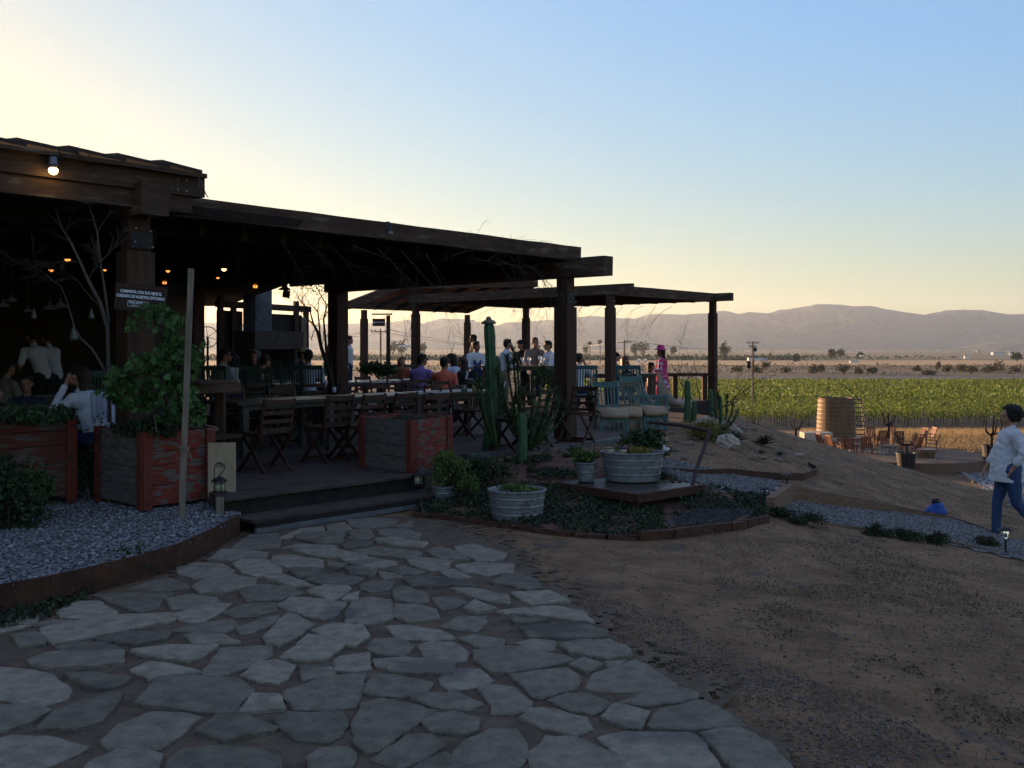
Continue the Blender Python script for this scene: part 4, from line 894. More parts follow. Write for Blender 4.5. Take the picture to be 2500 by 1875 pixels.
# ================= planter boxes =================
def planter(name_label, corner, dirA, LA, dirB, LB, z0, z1, mA, mB_, seed=0, legs=0.0, soil=True):
    """box whose front vertical corner is at corner; faces run along dirA and dirB"""
    t = thing('planter_box', name_label, 'planter', (corner.x, corner.y, z0), 0, 'weathered red planter boxes')
    A = dirA*LA; B = dirB*LB; nA = -dirB; nB = -dirA; rs = random.Random(seed); h = z1-z0
    def board_face(p, q, n, m, nm):
        mb = MB(); z = legs; k = 0
        while z < h-.02:
            bh = rs.uniform(.13, .2); z2 = min(z+bh, h)
            if h-z2 < .06: z2 = h
            mb.beam(p+n*-.012+UP*((z+z2)/2), q+n*-.012+UP*((z+z2)/2), z2-z-.006 if False else .024, z2-z-.006, seg=7, wob=.0025); z = z2; k += 1
        return mb.build(nm, m, t)
    O = Vector((0, 0, 0))
    board_face(O, A, nA, mA, 'side_panel'); board_face(O, B, nB, mB_, 'side_panel'); board_face(B, A+B, -nA, mA, 'side_panel'); board_face(A, A+B, -nB, mB_, 'side_panel')
    for c, s1, s2 in ((O, dirA, dirB), (A, -dirA, dirB), (B, dirA, -dirB), (A+B, -dirA, -dirB)):
        mb = MB()
        o = c-s1*.014-s2*.014
        mb.beam(o+s1*.045-s2*.006+UP*0, o+s1*.045-s2*.006+UP*(h+.012), .09, .026, up=s2, seg=6, wob=.002)
        mb.beam(o+s2*.045-s1*.006+UP*0, o+s2*.045-s1*.006+UP*(h+.012), .026, .09, up=s2, seg=6, wob=.002)
        pst = mb.build('corner_post', M['redpost'], t)
        for s, tt in ((s1, s2), (s2, s1)):
            if (c-O).length > max(LA, LB)*1.05: continue
            for k in range(6):
                p = o+s*.05-tt*.02+UP*(.06+k*(h-.1)/5); mb = MB(); mb.tube([p, p-tt*.008], .008, 6); mb.build('nail', M['iron'], pst)
    if soil:
        mb = MB(); e = .03; q = [A*e+B*e, A*(1-e)+B*e, A*(1-e)+B*(1-e), A*e+B*(1-e)]
        mb.add([v+UP*(h-.06) for v in q], [(0, 1, 2, 3)]); mb.build('soil', M['bedsoil'], t)
    return t
def azd(a): a = R(a); return Vector((math.sin(a), math.cos(a), 0))
c1 = onz(179, 1226, .19); planter('long worn planter box at the left edge with grey and dull red boards', Vector((c1.x, c1.y, 0)), -D1, 3.4, D2, .9, .19, 1.02, M['redpaint2'], M['redpaint2'], 1, legs=.08)
c2 = onz(350, 1246, .19); planter('planter box with bright flaking red front boards behind the tall stake', Vector((c2.x, c2.y, 0)), D1, .74, D2, .95, .19, .94, M['redpaint'], M['greywood'], 2, legs=.03)
c3 = onz(1006, 1160, .29); PA, PB = azd(26), azd(-45)
planter('empty planter box with flaking red side at the right of the entrance steps', Vector((c3.x, c3.y, 0)), PA, .88, PB, .98, .29, .92, M['redpaint'], M['greywood'], 3, legs=.02)
# ================= chairs =================
def folding_chair(mat_, lab, grp):
    t = thing('folding_chair', lab, 'chair', (0, 0, 0), 0, grp)
    b = MB()
    for s in (-1, 1): b.beam((s*.205, -.17, .40), (s*.205, -.27, .86), .035, .022)
    for k, z in enumerate((.50, .60, .70, .82)):
        n = 6; y = -.19-(z-.45)*.21
        for i in range(n):
            x0, x1 = -.2+.4*i/n, -.2+.4*(i+1)/n; c = lambda x: y-.03*(1-(x/.2)**2)
            b.beam((x0, c(x0), z), (x1, c(x1), z), .016, .062 if k == 3 else .045)
    b.build('backrest', mat_, t)
    b = MB()
    for k in range(7): b.box((0, -.17+k*.06, .445+.004*abs(k-3)), (.40, .045, .018))
    for s in (-1, 1): b.beam((s*.19, -.2, .425), (s*.19, .22, .435), .022, .03)
    b.build('seat', mat_, t)
    for s in (-1, 1):
        b = MB(); b.beam((s*.215, -.18, .42), (s*.215, .24, 0), .022, .035, up=Vector((0, 1, 0))); b.build('leg', mat_, t)
        b = MB(); b.beam((s*.185, .20, .42), (s*.185, -.24, 0), .022, .035, up=Vector((0, 1, 0))); b.build('leg', mat_, t)
    b = MB(); b.box((0, .2, .05), (.43, .018, .04)); b.box((0, -.2, .05), (.37, .018, .04)); b.build('stretcher', mat_, t)
    return t
def slat_chair(mat_, lab, grp, bh=.95, sw=.44):
    t = thing('slat_back_chair', lab, 'chair', (0, 0, 0), 0, grp)
    b = MB()
    for s in (-1, 1): b.beam((s*(sw/2-.02), -.2, .44), (s*(sw/2-.02), -.27, bh), .04, .035)
    b.box((0, -.265, bh-.035), (sw, .026, .08)); b.box((0, -.215, .58), (sw-.04, .022, .05))
    for k in range(7): x = -(sw/2-.08)+k*(sw-.16)/6; b.beam((x, -.215, .6), (x, -.262, bh-.06), .022, .014)
    b.build('backrest', mat_, t)
    b = MB(); b.box((0, 0, .45), (sw, .42, .03)); b.box((0, 0, .41), (sw-.04, .38, .05)); b.build('seat', mat_, t)
    for x in (-1, 1):
        for y in (-1, 1):
            b = MB(); b.beam((x*(sw/2-.02), y*.19, .4), (x*(sw/2-.02), y*.2, 0), .04, .04); b.build('leg', mat_, t)
    return t
def face(d): return math.atan2(-d.x, d.y)
ORD = ['first', 'second', 'third', 'fourth', 'fifth', 'sixth', 'seventh', 'eighth']
fc = None; g = 'dark folding chairs on the dining deck'
rows = [([(798, 959), (877, 957), (957, 953), (1035, 956)], 'the nearest row beside the red planter box', D2),
        ([(560, 932), (600, 931), (671, 933), (747, 931), (823, 930), (887, 934), (975, 927), (1028, 934)], 'the middle row behind the near tables', D2),
        ([(640, 922), (688, 919), (729, 919), (787, 920), (848, 917), (907, 917), (983, 916), (1055, 924)], 'the far row behind the pale table tops', -D2)]
for pts_, rn, dr in rows:
    for i, (u, v) in enumerate(pts_):
        Y = .57*F/(v-HV); p = at(u, 0, Y); p.z = DK; lab = 'dark folding chair, %s from the left in %s' % (ORD[i], rn)
        if fc is None: fc = folding_chair(M['chair'], lab, g); fc.location = p; fc.rotation_euler = (0, 0, face(dr)+random.uniform(-.12, .12))
        else: dup(fc, p, face(dr)+random.uniform(-.15, .15), lab)
for u, v, dr, lab in ((1100, 928, -D2, 'dark folding chair just left of the tall cactus'), (1150, 936, -D2, 'dark folding chair directly behind the tall cactus'), (1250, 948, D2, 'reddish folding chair behind the spiky cactus clump, left one'), (1300, 945, D2, 'reddish folding chair behind the spiky cactus clump, right one'), (1408, 941, -D1, 'red brown folding chair immediately right of the big front post'), (520, 945, D1, 'very dark folding chair behind the wooden host stand'), (650, 968, D2, 'very dark folding chair in front of the nearest table'), (708, 944, -D2, 'dark folding chair on the far side of the nearest table'), (585, 948, -D2, 'dark folding chair left on the far side of the nearest table')):
    Y = .57*F/(v-HV); p = at(u, 0, Y); p.z = DK; dup(fc, p, face(dr)+random.uniform(-.2, .2), lab)
gc = None; g = 'green slat back chairs on the dining deck'
for u, v, Y, dr, lab in ((537, 893, 17.5, Vector((.1, 1, 0)), 'pale green slat chair holding the broad man in a white shirt'), (608, 893, 18.5, Vector((-.2, 1, 0)), 'dim green slat chair left of the bright green topped one'), (647, 900, 17.0, Vector((.1, 1, 0)), 'green slat chair with a bright top rail before the fireplace'),
                         (667, 881, 20.5, Vector((0, 1, 0)), 'tall dark green slat chair in front of the fireplace'), (722, 893, 18.2, Vector((.1, 1, 0)), 'dim slat chair left of the chair of the man in pale blue'), (762, 892, 18.2, Vector((-.1, 1, 0)), 'slat chair holding the man in a pale blue shirt'),
                         (772, 872, 22, Vector((-1, .1, 0)), 'dark slat chair sideways beside the bare creeper'), (18, 905, 11.5, Vector((.8, .6, 0)), 'green slat chair cut by the left picture edge'), (955, 890, 26.5, Vector((0, 1, 0)), 'dark slat chair under the hanging sign post'), (1000, 890, 26.5, Vector((.1, 1, 0)), 'dark slat chair left of the purple shirted man'),
                         (228, 905, 12.5, Vector((-.5, 1, 0)), 'dark green slat chair behind the woman leaning on her hand'), (190, 950, 11.3, Vector((-.7, .5, 0)), 'teal slat chair of the woman leaning on her hand')):
    p = at(u, v, Y); p.z = min(max(p.z-.95, DK-.02), DK+.25)
    if gc is None: gc = slat_chair(M['green'], lab, g); gc.location = p; gc.rotation_euler = (0, 0, face(dr))
    else: dup(gc, p, face(dr), lab)
tc_ = slat_chair(M['tealdk'], 'deep teal slat chair behind the man in white right of the front post', 'teal slat back chairs right of the front post', 1.08, .5)
p = at(1422, 893, 20.5); tc_.location = (p.x, p.y, DK); tc_.rotation_euler = (0, 0, face(Vector((-.2, 1, 0))))
p = at(1531, 888, 19.5); dup(tc_, (p.x, p.y, DK+.02), face(Vector((.05, 1, 0))), 'tall deep teal slat chair behind the sage lounge chair')
# lounge chairs with tan cushions, facing the camera
def lounge(m, lab, u, vt, Y, rz, bh, lean, w_=.5):
    p = at(u, 0, Y); z0 = max(H(p.x, p.y), .2)
    t = thing('lounge_chair', lab, 'chair', (p.x, p.y, z0), rz, 'old painted lounge chairs with tan cushions')
    b = MB()
    for s in (-1, 1): b.beam((s*(w_/2-.02), -.25, .3), (s*(w_/2-.02), -.25-lean, bh), .035, .04)
    b.box((0, -.25-lean*.93, bh-.07), (w_-.02, .03, .10)); b.box((0, -.25-lean*.18, .42), (w_-.02, .03, .12))
    for k in range(6): x = -(w_/2-.1)+k*(w_-.2)/5; b.beam((x, -.25-lean*.2, .44), (x, -.25-lean*.9, bh-.1), .022, .015)
    b.build('backrest', m, t)
    b = MB(); b.box((0, .05, .34), (w_, .58, .05)); b.box((0, .34, .27), (w_, .03, .12)); b.build('seat', m, t)
    b = MB()
    n = 8; vs = []
    for i in range(n+1):
        y = -.25+.66*i/n; dz = -.10*max(0, (i-6)/2)**2
        for x in (-w_/2, w_/2): vs.append((x, y, .445+dz)); vs.append((x, y-.0, .385+dz))
    fs = []
    for i in range(n): a = 4*i; fs += [(a, a+4, a+6, a+2), (a+1, a+3, a+7, a+5), (a, a+1, a+5, a+4), (a+2, a+6, a+7, a+3)]
    fs += [(0, 2, 3, 1), (4*n, 4*n+1, 4*n+3, 4*n+2)]
    b.add(vs, fs); b.build('cushion', M['tan'], t, smooth=True)
    for x in (-1, 1):
        for y in (-.24, .33):
            b = MB(); b.beam((x*(w_/2-.02), y, .34), (x*(w_/2-.02), y, 0), .05, .04); b.build('leg', m, t)
    b = MB()
    for k in range(5): b.box((-w_/2+.08+k*(w_-.16)/4, .34, .15), (.022, .015, .2))
    b.box((0, .34, .06), (w_-.04, .02, .04)); b.build('apron', m, t)
    return t
lounge(M['teal'], 'light teal lounge chair with a leaning slat back, leftmost of the three with tan cushions', 1490, 927, 17.3, R(186), .92, .2)
lounge(M['sage'], 'sage green lounge chair in the middle of the three with tan cushions', 1532, 927, 17.6, R(176), .92, .1)
lounge(M['teal'], 'teal lounge chair turned sideways, rightmost of the three with tan cushions', 1575, 915, 17.9, R(205), 1.0, .28)
p = at(1590, 0, 18.3); t = thing('armrest_bench', 'blue green slatted arm bench between lounge chairs and cane sofa', 'bench', (p.x, p.y, max(H(p.x, p.y), .2)), R(6))
b = MB(); b.box((0, 0, .6), (.62, .06, .05)); b.box((.0, 0, .42), (.62, .04, .05)); [b.box((-.18+.05*k, 0, .51), (.022, .02, .16)) for k in range(8)]; b.build('armrest', M['teal'], t)
for x in (-.28, .12, .3):
    b = MB(); b.box((x, 0, .3), (.045, .05, .6)); b.build('leg', M['teal'], t)
b = MB(); b.box((.15, .2, .38), (.4, .5, .08)); b.build('seat', M['cane'], t)
# cane sofa with two curved fin backs
p = at(1635, 0, 19.3); t = thing('cane_sofa', 'beige cane sofa with two tall curved pointed backs', 'sofa', (p.x, p.y, H(p.x, p.y)+.02), R(-14))
b = MB(); n = 10; vs = []
for i in range(n+1):
    a = i/n; x = -.45+.9*a
    for y, z in ((-.3, .42+.03*math.sin(PI*a)), (.3, .44+.03*math.sin(PI*a)), (.32, .34), (-.3, .32)): vs.append((x, y, z))
fs = [(4*i+j, 4*i+(j+1) % 4, 4*i+4+(j+1) % 4, 4*i+4+j) for i in range(n) for j in range(4)]+[(3, 2, 1, 0), (4*n, 4*n+1, 4*n+2, 4*n+3)]
b.add(vs, fs); b.build('seat', M['cane'], t, smooth=True)
for x0, x1 in ((-.62, -.25), (-.2, .25)):
    b = MB(); vs = []
    for k in range(9):
        a = k/8; z = .42+.66*(1-a)**1.6; x = x0+(x1-x0)*a
        vs += [(x, -.34, z), (x, -.28, z), (x, -.28, .38), (x, -.34, .38)]
    fs = [(4*i+j, 4*i+(j+1) % 4, 4*i+4+(j+1) % 4, 4*i+4+j) for i in range(8) for j in range(4)]+[(3, 2, 1, 0), (32, 33, 34, 35)]
    b.add(vs, fs); b.build('backrest', M['cane'], t, smooth=True)
for x in (-.42, .42):
    for y in (-.26, .28):
        b = MB(); b.box((x, y, .16), (.05, .05, .36)); b.build('leg', M['chair'], t)
# ================= tables =================
def table(lab, c, L_, W_, ztop, m, mleg, rz, grp='long wooden tables on the dining deck'):
    t = thing('dining_table', lab, 'table', (c[0], c[1], DK), rz, grp); h = ztop-DK
    b = MB(); n = 4
    for k in range(n): b.box((0, -W_/2+(k+.5)*W_/n, h-.02), (L_, W_/n-.008, .04))
    b.build('tabletop', m, t)
    b = MB()
    for y in (-W_/2+.08, W_/2-.08): b.box((0, y, h-.075), (L_-.2, .03, .07))
    b.build('apron', mleg, t)
    for x in (-L_/2+.15, L_/2-.15):
        for y in (-W_/2+.1, W_/2-.1):
            b = MB(); b.box((x, y, (h-.04)/2), (.09, .09, h-.04)); b.build('leg', mleg, t)
    return t
rzt = math.atan2(D1.y, D1.x)
TA = Vector((-3.3, 13.4, 0)); M['legwood'] = M['stake'] if 0 else mat('grey_table_leg', (.09, .075, .06), (.14, .12, .10), .8, 7)
table('nearest dark plank table with a grey square leg left of the folding chairs', TA, 1.7, .85, 1.05, M['table'], M['legwood'], rzt)
table('dark table in the middle of the near line behind the red planter', TA+D1*1.75, 1.65, .8, 1.05, M['table'], M['legwood'], rzt)
table('dark table at the right end of the near line beside the tall cactus', TA+D1*3.5, 1.6, .8, 1.05, M['table'], M['legwood'], rzt)
TB = Vector((-4.75, 19.2, 0))
for k, w_ in enumerate(('left', 'middle', 'right')): table('pale topped table, %s one of the far line with the sky sheen in its colour' % w_, TB+D1*(k*1.6+.4), 1.5, .8, 1.05, M['sheentable'], M['legwood'], rzt)
table('dim table in front of the fireplace with guests in white shirts', (-5.0, 18.9+1.6, 0), 2.2, .9, 1.07, M['table'], M['table'], R(5))
table('dark table under the roof behind the left planter where a woman leans', (-5.9, 11.9, 0), 1.8, .8, 1.07, M['table'], M['table'], R(25))
table('dark table further back in the left dining room', (-7.9, 14.8, 0), 2.0, .9, 1.05, M['table'], M['table'], R(20))
q = at(1075, 905, 21); table('table with glasses between the purple and coral shirted men and the hat woman', (q.x, q.y+.7, 0), 1.9, .8, 1.06, M['table'], M['table'], R(15))
q = at(1290, 893, 23); table('high dark counter table where four men stand and sit in the golden light', (q.x, q.y, 0), 2.4, .6, at(0, 893, 23).z, M['table'], M['table'], R(3))
q = at(1500, 905, 24.5); table('dark table before the couple right of the second pergola post', (q.x, q.y, 0), 2.2, .8, 1.12, M['table'], M['table'], R(3))
# rail counter to the right post
rl = thing('bar_rail', 'long wooden rail counter running to the far right deck post', 'railing', (Rr.x, Rr.y, DK))
ra, rb = at(1745, 0, 27.1), at(1440, 0, 26.8); ra.z = rb.z = 1.02
part('top_rail', M['beam'], lambda b: b.beam(ra, rb, .35, .09, seg=5, wob=.004), rl)
for u in (1720, 1648, 1570, 1500): q = at(u, 0, 27); part('post', M['post'], lambda b: b.box((q.x, q.y, .5), (.13, .13, .98)), rl)
part('lower_rail', M['beam'], lambda b: b.beam(Vector((ra.x, ra.y, .26)), Vector((rb.x, rb.y, .26)), .3, .08), rl)
# serving stand at the left of the entrance
q0, q1 = at(478, 0, 10.6), at(560, 0, 11.2); sv = thing('host_stand', 'rough wooden host stand with a thick top beside the leafy vine', 'stand', (q0.x, q0.y, DK))
part('top', M['beam'], lambda b: b.beam(Vector((q0.x-.15, q0.y, 1.38)), Vector((q1.x-.1, q1.y, 1.38)), .5, .03), sv)
part('drawer', M['beam'], lambda b: b.beam(Vector((q0.x-.2, q0.y+.02, 1.31)), Vector((q1.x, q1.y, 1.31)), .42, .10), sv)
for s, y in ((q0, 0), (q1, 0)): part('leg', M['post'], lambda b: b.box((s.x-.12, s.y+.05, (DK+1.27)/2), (.10, .10, 1.27-DK)), sv)
part('shelf', M['post'], lambda b: b.beam(Vector((q0.x-.1, q0.y, .75)), Vector((q1.x, q1.y, .75)), .4, .03), sv)
# plywood sign board, stake, stool-like post
q = onz(513, 1226, DK); q2 = onz(578, 1210, DK)
q = Vector((at(511, 0, 9.75).x, 9.75, 0)); q2 = Vector((at(577, 0, 9.75).x, 9.75, 0))
pb = thing('plywood_board', 'upright pale plywood board with a small dark boxed stamp beside the steps', 'board', ((q.x+q2.x)/2, 9.72, .2), R(3))
pb.location.z = at(0, 1212, 9.75).z; hb = at(0, 1080, 9.75).z-pb.location.z; wb = (q2-q).length
b = MB(); b.box((0, 0, hb/2), (wb, .02, hb)); b.build('panel', M['ply'], pb)
lettering('lettering', 'FINCA', .022, pb, (-.01, -.0115, hb*.61), .8, 0, M['ink']); lettering('lettering', 'ALTOZANO', .016, pb, (-.01, -.0115, hb*.57), .8, 0, M['ink'])
b = MB()
for z in (hb*.545, hb*.588, hb*.635): b.box((-.01, -.011, z), (.085, .002, .002))
for x in (-.052, .032): b.box((x, -.0112, hb*.59), (.002, .002, hb*.09))
b.build('stamp_frame', M['ink'], pb)
s0_ = onz(442, 1266, .17); s1_ = at(467, 656, s0_.y-.02)
b = MB(); b.beam(s0_-UP*.1, s1_, .046, .04, up=Vector((0, 1, 0)), seg=12, wob=.002); b.build('wooden_stake', M['stake'], label='tall pale square stake tied upright before the red planter', category='stake')
b = MB()
q = at(450, 1097, s0_.y)
for k in range(3): b.tube([q+Vector((.045*math.cos(a), .04*math.sin(a), .012*k+.01*math.sin(a*2))) for a in np.linspace(0, 2*PI, 13)], .004, 5)
b.tube([q+Vector((.03, -.03, 0)), q+Vector((.07, -.05, -.04)), q+Vector((.09, -.05, -.1))], .004, 5)
b.build('twine', M['stake'], label='pale twine knotted around the tall stake', category='twine')
q = onz(537, 1256, .17); b = MB(); b.box((q.x, q.y, q.z+.03), (.06, .05, .27)); b.build('short_stake', M['stake'], label='short squared wooden stake at the left end of the steps', category='stake')
# ================= hanging lanterns on hooks =================
def lantern(u, vb, Y, lab, hookx):
    q = at(u, vb, Y); t = thing('garden_lantern', lab, 'lantern', (q.x, Y, q.z), 0, 'black lanterns hanging on shepherd hooks')
    b = MB(); b.lathe([(.062, 0), (.072, .006), (.072, .014), (.05, .02)], n=20); b.build('base', M['iron'], t, smooth=False)
    b = MB(); b.lathe([(.047, .02), (.047, .115), (.0, .115)], n=20); b.build('glass', M['frost'], t, smooth=True)
    b = MB()
    for k in range(4): a = k*PI/2+.6; b.box((.051*math.cos(a), .051*math.sin(a), .065), (.008, .008, .10), Matrix.Rotation(a, 3, 'Z'))
    b.lathe([(.0505, .088), (.053, .088), (.053, .094), (.0505, .094)], n=20); b.build('cage', M['iron'], t)
    b = MB(); b.lathe([(.078, .112), (.074, .122), (.045, .143), (.02, .150), (.014, .162), (.005, .17)], n=20); b.build('roof', M['iron'], t, smooth=True)
    b = MB(); g_ = H(q.x, Y)-q.z
    pts = [(hookx*.06, .02, g_), (hookx*.055, .01, .2)]+[(hookx*.055*math.cos(a)*.9+hookx*.0, 0, .24+.05*math.sin(a)) for a in np.linspace(0, PI, 7)]+[(-hookx*.04, 0, .21), (-hookx*.01, 0, .185), (0, 0, .17)]
    b.tube(pts, .0045, 6); b.build('hook', M['iron'], t)
    return t
lantern(536, 1203, 9.35, 'black hanging lantern with frosted glass in front of the plywood board', -1)
lantern(1021, 1184, 10.9, 'black hanging lantern with frosted glass below the right red planter', -1)
# ================= solar path lights =================
def pathlight(u, vb, vt, lab):
    g_ = gnd(u, vb); h = (vb-vt)/F*g_.y; t = thing('solar_path_light', lab, 'path light', g_, 0, 'solar path lights along the gravel path'); s = h/.36
    b = MB(); b.tube([(0, 0, -.05), (0, 0, .20*s)], .012, 8); b.build('post', M['iron'], t)
    b = MB(); b.lathe([(.016, .19*s), (.03, .21*s), (.052, .31*s), (0, .31*s)], n=10); b.build('glass', M['glass'], t)
    b = MB()
    for k in range(4): a = k*PI/2+.4; b.beam((.02*math.cos(a), .02*math.sin(a), .19*s), (.056*math.cos(a), .056*math.sin(a), .315*s), .006, .006)
    b.build('cage', M['iron'], t)
    b = MB(); b.ell((0, 0, .25*s), (.016, .016, .03)); b.build('bulb', M['enamel'], t)
    b = MB(); b.lathe([(.085, .312*s), (.09, .318*s), (.05, .345*s), (.04, .352*s), (0, .353*s)], n=12); b.build('cap', M['iron'], t)
pathlight(1865, 1222, 1187, 'solar path light with a dark cap at the near end of the timber step')
pathlight(1921, 1181, 1155, 'solar path light with a dark cap at the far end of the timber step')
pathlight(2455, 1352, 1286, 'solar path light standing in front of the walking woman')
# ================= tubs and cart =================
def tub(lab, u, vt, vb, wpx, Y, zb, kind='washtub', taper=.86, ribs=3, oval=1.0):
    q = at(u, 0, Y); r1 = wpx/F*Y/2; h = (vb-vt)/F*Y; t = thing('steel_tub' if kind == 'washtub' else kind, lab, 'tub' if kind == 'washtub' else 'bucket', (q.x, Y, zb))
    b = MB(); r0 = r1*taper; prof = [(r0*.96, 0), (r0, .008), (r0, .014)]
    for k in range(1, ribs+1):
        z = h*k/(ribs+1); r = r0+(r1-r0)*z/h; prof += [(r-.0003, z-.016), (r, z-.011), (r+.005, z-.005), (r+.005, z+.004), (r, z+.010), (r+.0003, z+.015)]
    prof += [(r1, h-.026), (r1, h-.02), (r1+.010, h-.012), (r1+.012, h), (r1, h+.004), (r1-.012, h-.01), (r1-.02, h-.07)]
    b.lathe(prof, n=40, sy=oval); b.build('body', M['galv'], t, smooth=True)
    b = MB(); b.lathe([(0, h-.06), (r1-.02, h-.065)], n=24, sy=oval); b.build('soil', M['bedsoil'], t)
    for s in (0, PI):
        a = s-.9; c = Vector((math.cos(a)*(r1+.012), math.sin(a)*(r1+.012)*oval, h-.07)); tn_ = Vector((-math.sin(a), math.cos(a), 0)); o = Vector((math.cos(a), math.sin(a), 0))
        b = MB(); b.tube([c-tn_*.05, c-tn_*.05+o*.02, c-tn_*.04+o*.03-UP*.02, c+tn_*.04+o*.03-UP*.02, c+tn_*.05+o*.02, c+tn_*.05], .006, 6); b.build('handle', M['galv'], t)
    return t, r1, h
ty = 9.72
t1, r1, h1 = tub('round galvanised washtub sitting low in the ground cover, nearest of the tubs', 1262, 1186, 1262, 140, ty, .025, oval=.9)
t2, r2, h2 = tub('oval galvanised washtub full of succulents on the old cart', 1544, 1112, 1182, 152, 11.35, .205, oval=.82)
t3, r3, h3 = tub('galvanised bucket with leafy sprigs left of the cart tub', 1431, 1133, 1180, 50, 11.25, .205, 'steel_bucket', .78, 1)
t4, r4, h4 = tub('small galvanised pot hidden under a bright leafy bush', 1081, 1184, 1214, 50, 10.75, .08, 'steel_bucket', .8, 1)
ct = thing('flatbed_cart', 'old low wooden flatbed cart with rusty red rim carrying two steel tubs', 'cart', (1.36, 11.15, .2), R(41))
b = MB()
for k in range(8): b.box((-.47+k*.134, 0, -.025), (.128, 1.2, .04))
b.build('deck_board', M['table'], ct)
b = MB()
for y in (-.62, .62): b.box((0, y, -.05), (1.15, .05, .09))
for x in (-.56, .56): b.box((x, 0, -.05), (.05, 1.2, .088))
b.build('rim', M['rust'], ct)
for x in (-.46, .46):
    for y in (-.5, .5):
        b = MB(); b.box((x, y, -.11), (.09, .09, .08)); b.build('bracket', M['rust'], ct)
        b = MB(); b.tube([(x-.02, y, -.165), (x+.02, y, -.165)], .045, 14); b.box((x, y, -.14), (.07, .035, .06)); b.build('wheel', M['rockw'], ct)
q = [at(1585, 1030, 12.0), at(1660, 1038, 11.8), at(1733, 1052, 11.5), at(1722, 1085, 11.4), at(1702, 1140, 11.2), at(1690, 1188, 11.0)]
b = MB(); b.tube(q[:3], [.022, .022, .024], 8); b.tube(q[2:], [.024, .022, .022, .026], 8)
iv = Matrix.LocRotScale(ct.location, ct.rotation_euler, None).inverted(); b.v = [tuple(iv @ Vector(v)) for v in b.v]; b.build('pipe_handle', M['pipe'], ct)
# blue bag
g_ = gnd(2285, 1262); t = thing('blue_bag', 'bright blue patterned cloth bundle lying at the path edge', 'bag', g_)
b = MB(); b.ell((0, 0, .07), (.17, .12, .11), 20, 14, jit=.12); b.ell((.02, 0, .15), (.10, .08, .08), 14, 10, jit=.12); b.build('body', M['bluebag'], t, smooth=True)
b = MB(); b.tube([(-.05, 0, .2), (-.04, 0, .25), (.03, 0, .26), (.06, 0, .2)], .018, 8); b.ell((.0, 0, .22), (.07, .05, .03), 10, 6, jit=.1); b.build('handle', M['iron'], t, smooth=True)
# ================= lamps inside =================
def pendant(u, v, Y, r, m, lab, shape='globe', parentm=None):
    q = at(u, v, Y); t = thing('pendant_lamp', lab, 'lamp', q, 0, 'pendant lamps under the roof')
    b = MB(); b.tube([(0, 0, r*.8), (0, 0, 3.2-q.z)], .006, 4); b.build('cord', M['iron'], t)
    if shape == 'globe':
        b = MB(); b.ell((0, 0, 0), r*.8); b.build('bulb', m, t, smooth=True)
        b = MB(); b.lathe([(r*.95, -r*.1), (r*.6, r*.7), (r*.25, r)], n=14)
        b.build('lamp_shade', M['iron'], t)
    elif shape == 'basket':
        b = MB(); b.ell((0, 0, -.01), (r*.55, r*.55, r*.45)); b.build('bulb', m, t, smooth=True)
        b = MB()
        for k in range(10): a = k*PI/5; b.tube([(r*.4*math.cos(a), r*.4*math.sin(a), r*.6), (r*math.cos(a), r*math.sin(a), r*.1), (r*.6*math.cos(a), r*.6*math.sin(a), -r*.55)], .006, 4)
        for z, k in ((.1, 1), (-.55, .6), (.6, .4)): b.tube([(r*k*math.cos(a), r*k*math.sin(a), r*z) for a in np.linspace(0, 2*PI, 15)], .007, 4)
        b.build('lamp_shade', M['hairbr'], t)
    else:
        b = MB(); b.lathe([(r, -r*.45), (r*.95, -r*.3), (r*.45, r*.15), (r*.2, r*.3), (r*.15, r*.8), (0, r*.82)], n=18); b.build('lamp_shade', M['enamel'], t, smooth=True)
for a_ in [(547, 656, 14, .045, M['lamp_warm'], 'bright warm pendant lamp highest in the middle bay'), (532, 677, 16, .035, M['lamp_dim'], 'dim red pendant lamp just below the bright warm one'), (410, 660, 14, .04, M['lamp_dim'], 'dim pendant lamp right of the left post'),
           (125, 658, 13, .04, M['lamp_dim'], 'small dim glowing lamp left of the bare tree fork'), (165, 632, 13, .05, M['lamp_dim'], 'dim orange lamp behind the bare tree'), (256, 658, 14, .03, M['lamp_dim'], 'tiny dim lamp beside the left post'), (693, 635, 15, .035, M['lamp_dim'], 'faint lamp above the patio heater')]: pendant(*a_)
pendant(623, 698, 17, .085, M['lamp_dim'], 'round basket lamp glowing faintly above the chimney', 'basket'); pendant(402, 689, 16, .075, M['lamp_dim'], 'basket lamp seen against the bright roof gap', 'basket')
for u, v, r, lab in ((122, 748, .085, 'grey enamel dome lamp in the left room, left of a pair'), (148, 743, .09, 'grey enamel dome lamp in the left room, right of a pair'), (8, 742, .08, 'grey enamel dome lamp cut by the left picture edge'), (28, 730, .07, 'grey enamel dome lamp near the left picture edge'), (68, 756, .06, 'small enamel dome lamp above the silver jug')): pendant(u, v, 12.5, r, None, lab, 'dome')
for u, v, lab in ((83, 768, 'silver metal jug lantern hanging left of the bare tree'), (223, 768, 'silver metal jug lantern hanging right of the bare tree'), (180, 815, 'large glass storm lantern hanging on the bare tree')):
    q = at(u, v, 11.5); t = thing('hanging_jug', lab, 'lantern', q, 0, 'silver jugs and lanterns hanging in the left room'); k = 1.1 if u == 180 else .75
    b = MB(); b.lathe([(.03*k, -.07*k), (.045*k, -.05*k), (.035*k, .0), (.02*k, .03*k), (.028*k, .05*k), (.012*k, .07*k), (.012*k, .10*k)], n=14); b.build('body', M['galv'], t, smooth=True)
    b = MB(); b.tube([(0, 0, .1*k), (0, 0, 3.2-q.z)], .003, 4); b.build('cord', M['iron'], t)
